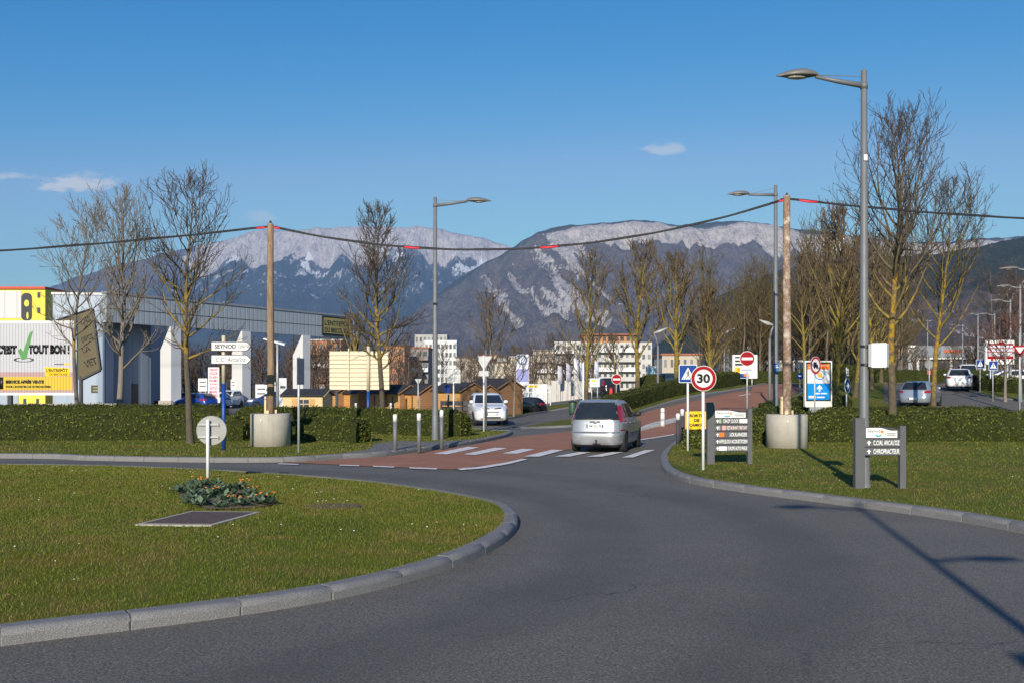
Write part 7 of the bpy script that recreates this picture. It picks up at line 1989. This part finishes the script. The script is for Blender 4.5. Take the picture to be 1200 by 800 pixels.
# litter bin and red hydrant
l = ground(671, 62.5); t = thing('litter_bin', 'green litter bin on the grass strip before the mossy tree', 'bin', l, 0)
m = MB(); m.smooth = True; m.lathe([(.19,0),(.23,.2),(.24,.75),(.22,.80)], 18); m.build('body', M('bin_green', (0.03,0.07,0.045), .5), t); m = MB(); m.lathe([(.25,.801),(.25,.84),(.1,.88)], 18); m.build('lid', BLACKP, t)
l = ground(716, 84); t = thing('hydrant', 'red hydrant box beside the small no entry sign', 'hydrant', l, 0); m = MB(); m.lathe([(.15,0),(.15,.6),(.11,.72)], 14); m.build('body', M('hydrant_red', (0.6,0.03,0.02), .45), t); m = MB(); m.lathe([(.12,.721),(.14,.76),(.05,.84)], 14); m.build('cap', M('hydrant_red', (0,0,0)), t)

# ---------------- DIY warehouse with the white buttresses
A0 = Vector((-34.6, 86.0)); A1 = Vector((-18.0, 116.2)); dv_ = (A1-A0).normalized(); Lw = (A1-A0).length
ang = math.atan2(dv_.y, dv_.x)
t = thing('warehouse', 'blue grey warehouse with ribbed fascia on a row of white buttresses', 'building', (A0.x, A0.y, 0), ang)
CLAD = mat_cladding('fascia_cladding', (0.38,0.42,0.46), .3, 0, .9, 0.15, .45); CLADB = mat_cladding('shaded_blue_cladding', (0.17,0.21,0.28), .5, 0, .88, 0.1, .5); CLADL = mat_cladding('pale_blue_cladding', (0.30,0.36,0.44), .6, 0, .9, 0.1, .5)  # recess blue is a darker copy carrying the shadow under the fascia
# local: x along the facade, -y outwards
m = MB(); m.box(-.5, Lw, 0, .5, 7.55, 10.0); m.build('fascia', CLAD, t)
m = MB(); m.box(-.5, Lw, -.02, -.003, 8.70, 8.76); m.build('fascia_seam', DKGREY, t)
m = MB(); m.box(-.6, Lw+.1, -.1, .6, 10.003, 10.18); m.build('fascia_cap', BACKGREY, t)
m = MB(); m.box(-.3, Lw, .51, 4, 9.2, 9.6); m.build('canopy_roof', DKGREY, t)
WPAN = mat_cladding('white_panel', (0.62,0.63,0.64), 2.0, 2, .85, 0.0, .45)
for s in (7.0, 16.1, 25.2):
    bt = thing_part('buttress', t, (s, 0, 0))
    m = MB(); b = 0; prof = [(-.2, .75), (1.2, .75), (1.2, 5.4), (-.03, 7.54), (-.2, 7.54)]
    m.v = [(-.6, y, z) for y, z in prof]+[(.6, y, z) for y, z in prof]; m.face(range(5)); m.face([5+i for i in range(5)][::-1])
    for i in range(5): m.face(((i+1)%5, i, 5+i, 5+(i+1)%5))
    me = m.mesh('casing', WPAN); bm_ = bmesh.new(); bm_.from_mesh(me); bmesh.ops.recalc_face_normals(bm_, faces=bm_.faces[:]); bm_.to_mesh(me); bm_.free(); link('casing', me, bt)
    m = MB(); m.box(-.72, .72, -.32, 1.32, -.2, .747); m.build('plinth', CONC, bt)
# recessed wall, fascia shadow put into its darker blue; paler wall towards the billboard
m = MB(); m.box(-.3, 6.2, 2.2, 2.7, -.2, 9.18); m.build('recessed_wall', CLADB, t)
m = MB(); m.box(4.0, 4.7, 2.17, 2.197, 0, 2.3); m.build('door', BLACKP, t)
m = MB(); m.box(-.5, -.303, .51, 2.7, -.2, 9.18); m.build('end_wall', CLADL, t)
sg = M('board_black', (0.015,0.016,0.014), .5)
k = 1.0; xs = Lw-3.6
m = MB(); m.box(xs-2.9, xs+2.2, -.16, -.021, 7.75, 9.85); sb_ = m.build('sign_board', sg, t)
m = MB(); m.box(xs-2.75, xs+2.05, -.165, -.1605, 7.95, 9.68); gb_ = m.build('gold_field', M('olive_gold_film', (0.30,0.26,0.09), .5, 0, .1, 3), sb_)
lettering(gb_, "L'ENTREPÔT", xs-.35, 9.18, 4.5, .70, -.1655, BLACKP, .03); lettering(gb_, 'DU BRICOLAGE', xs-.35, 8.32, 4.4, .55, -.1655, BLACKP, .03)
# wing towards the billboard
wg = thing('warehouse_wing', 'pale blue clad warehouse wing behind the pale barked tree', 'building', (A0.x, A0.y, 0), R(8))
m = MB(); m.box(-4.9, -.55, .3, 26, -.2, 9.9); m.build('pale_wall', CLADL, wg)
m = MB(); m.box(-5.0, -.5, .2, 26.2, 9.903, 10.1); m.build('roof_edge', BACKGREY, wg)
m = MB(); m.box(-4.9, -.55, .285, .297, 7.45, 7.55); m.build('wall_seam', DKGREY, wg)
m = MB(); m.box(-1.75, -.65, .27, .297, 1.5, 2.15); sp = m.build('dark_sign', BLACKP, wg); m = MB(); m.box(-1.6, -.8, .262, .269, 1.65, 1.75); m.box(-1.6, -.9, .262, .269, 1.9, 1.98); m.build('printed_line', M('olive_gold_film', (0,0,0)), sp)
lw = thing('low_wall', 'low white wall along the foot of the warehouse wing', 'wall', (A0.x, A0.y-3, 0), R(8)); m = MB(); m.box(-7, 2.0, 0, .3, -.2, .55); m.build('face', WHITER, lw); m = MB(); m.box(-7.05, 2.05, -.05, .35, .552, .63); m.build('coping', CONC, lw)
# yellow store
D = 112; k = D/F; l = ground(20, D); t = thing('yellow_store', 'yellow and white store with red roof edge and arched dark panel', 'building', l, R(0)); Z = lambda py: EYE-(py-HY)*k-l.z; X = lambda px: (px-20)*k
YEL = M('yellow_render', (0.72,0.58,0.07), .7, 0, .06, .6); OLV = M('olive_render', (0.30,0.27,0.04), .7, 0, .1, .6)
m = MB(); m.box(X(-60), X(53), 0, 25, -.2, Z(339)); m.build('wall', YEL, t)
m = MB(); m.add([(X(53)+.003,0,-.2),(X(67),8,-.2),(X(67),25,-.2),(X(53)+.003,25,-.2),(X(53)+.003,0,Z(339)),(X(67),8,Z(339.5)),(X(67),25,Z(339.5)),(X(53)+.003,25,Z(339))],[(0,3,2,1),(4,5,6,7),(0,1,5,4),(1,2,6,5),(2,3,7,6),(3,0,4,7)]); m.build('side_wall', YEL, t)
m = MB(); m.box(X(-60), X(54), -.25, 25, Z(339)+.003, Z(337.2)+.1); m.build('roof_edge', M('roof_red', (0.5,0.06,0.03), .6), t)
m = MB(); m.box(X(-60), X(25), -.05, -.003, Z(373), Z(341)); m.build('white_panel', mat_cladding('store_white', (0.55,0.55,0.55), .7), t)
m = MB(); m.plate(rrect(X(25.3), X(37.5), Z(376), Z(343.5), .5), -.06, -.0035); pn = m.build('dark_panel', DKGREY, t); m = MB(); m.disc(X(31.5), Z(355.5), .28, -.075, -.061, 18, .38); m.disc(X(32.5), Z(370), .12, -.075, -.061, 14, .4); m.build('yellow_emblem', YEL, pn)
for px, py in ((45.5, 346), (45.5, 364), (29, 470), (44, 470)):
    m = MB(); m.box(X(px-1.6), X(px+1.8), -.03, -.003, Z(py+3.2), Z(py-3.4)); m.build('window', DKGLASS, t)
m = MB(); m.box(X(-60), X(22), -.06, -.003, 0, Z(462)); m.build('blue_base', CLADL, t)
# the store with the orange lettering
D = 165; k = D/F; l = ground(1120, D); t = thing('store', 'long grey store with orange lettering under the wooded hill', 'building', l, R(-4)); Z = lambda py: EYE-(py-HY)*k-l.z; X = lambda px: (px-1120)*k
m = MB(); m.box(X(1062), X(1290), .6, 30, -.3, Z(421)); m.build('wall', M('brown_glazed_front', (0.10,0.085,0.075), .5, 0, .3, .5), t)
m = MB(); m.box(X(1064), X(1292), 0, 30, Z(419), Z(405)); fs_ = m.build('fascia', mat_cladding('grey_fascia', (0.20,0.225,0.255), 1.2, 0, .85, .2, .45), t)
m = MB(); m.box(X(1064), X(1292), -.1, 1, Z(420.6), Z(419)-.003); m.build('canopy_edge', WHITEP, t)
lettering(fs_, 'boulanger', X(1118), Z(411.6), 21.5*k, 6.6*k, -.003, M('orange_letter', (0.75,0.12,0.015), .5), .03, thick=.12)
for i in range(7): m = MB(); m.box(X(1076+i*19), X(1079+i*19), .3, .58, 0, Z(421)); m.build('column', WHITEP, t)
for i in range(6): m = MB(); m.box(X(1080+i*19), X(1093+i*19), .585, .597, .1, Z(424)); m.build('window', DKGLASS, t)
# bus-stop-like low white structures behind the cars on the +X side
l = ground(1068, 140); t = thing('shed', 'small grey shed at the end of the store behind the thin trees', 'shed', l, 0); k = 140/F; m = MB(); m.box(-5*k, 4*k, 0, 6, -.2, EYE-(407-HY)*k-l.z); m.build('wall', M('shed_grey', (0.3,0.31,0.33), .6), t); m = MB(); m.box(-5.5*k, 4.5*k, -.3, 6.2, EYE-(407-HY)*k-l.z+.003, EYE-(407-HY)*k-l.z+.3); m.build('roof', WHITEP, t)
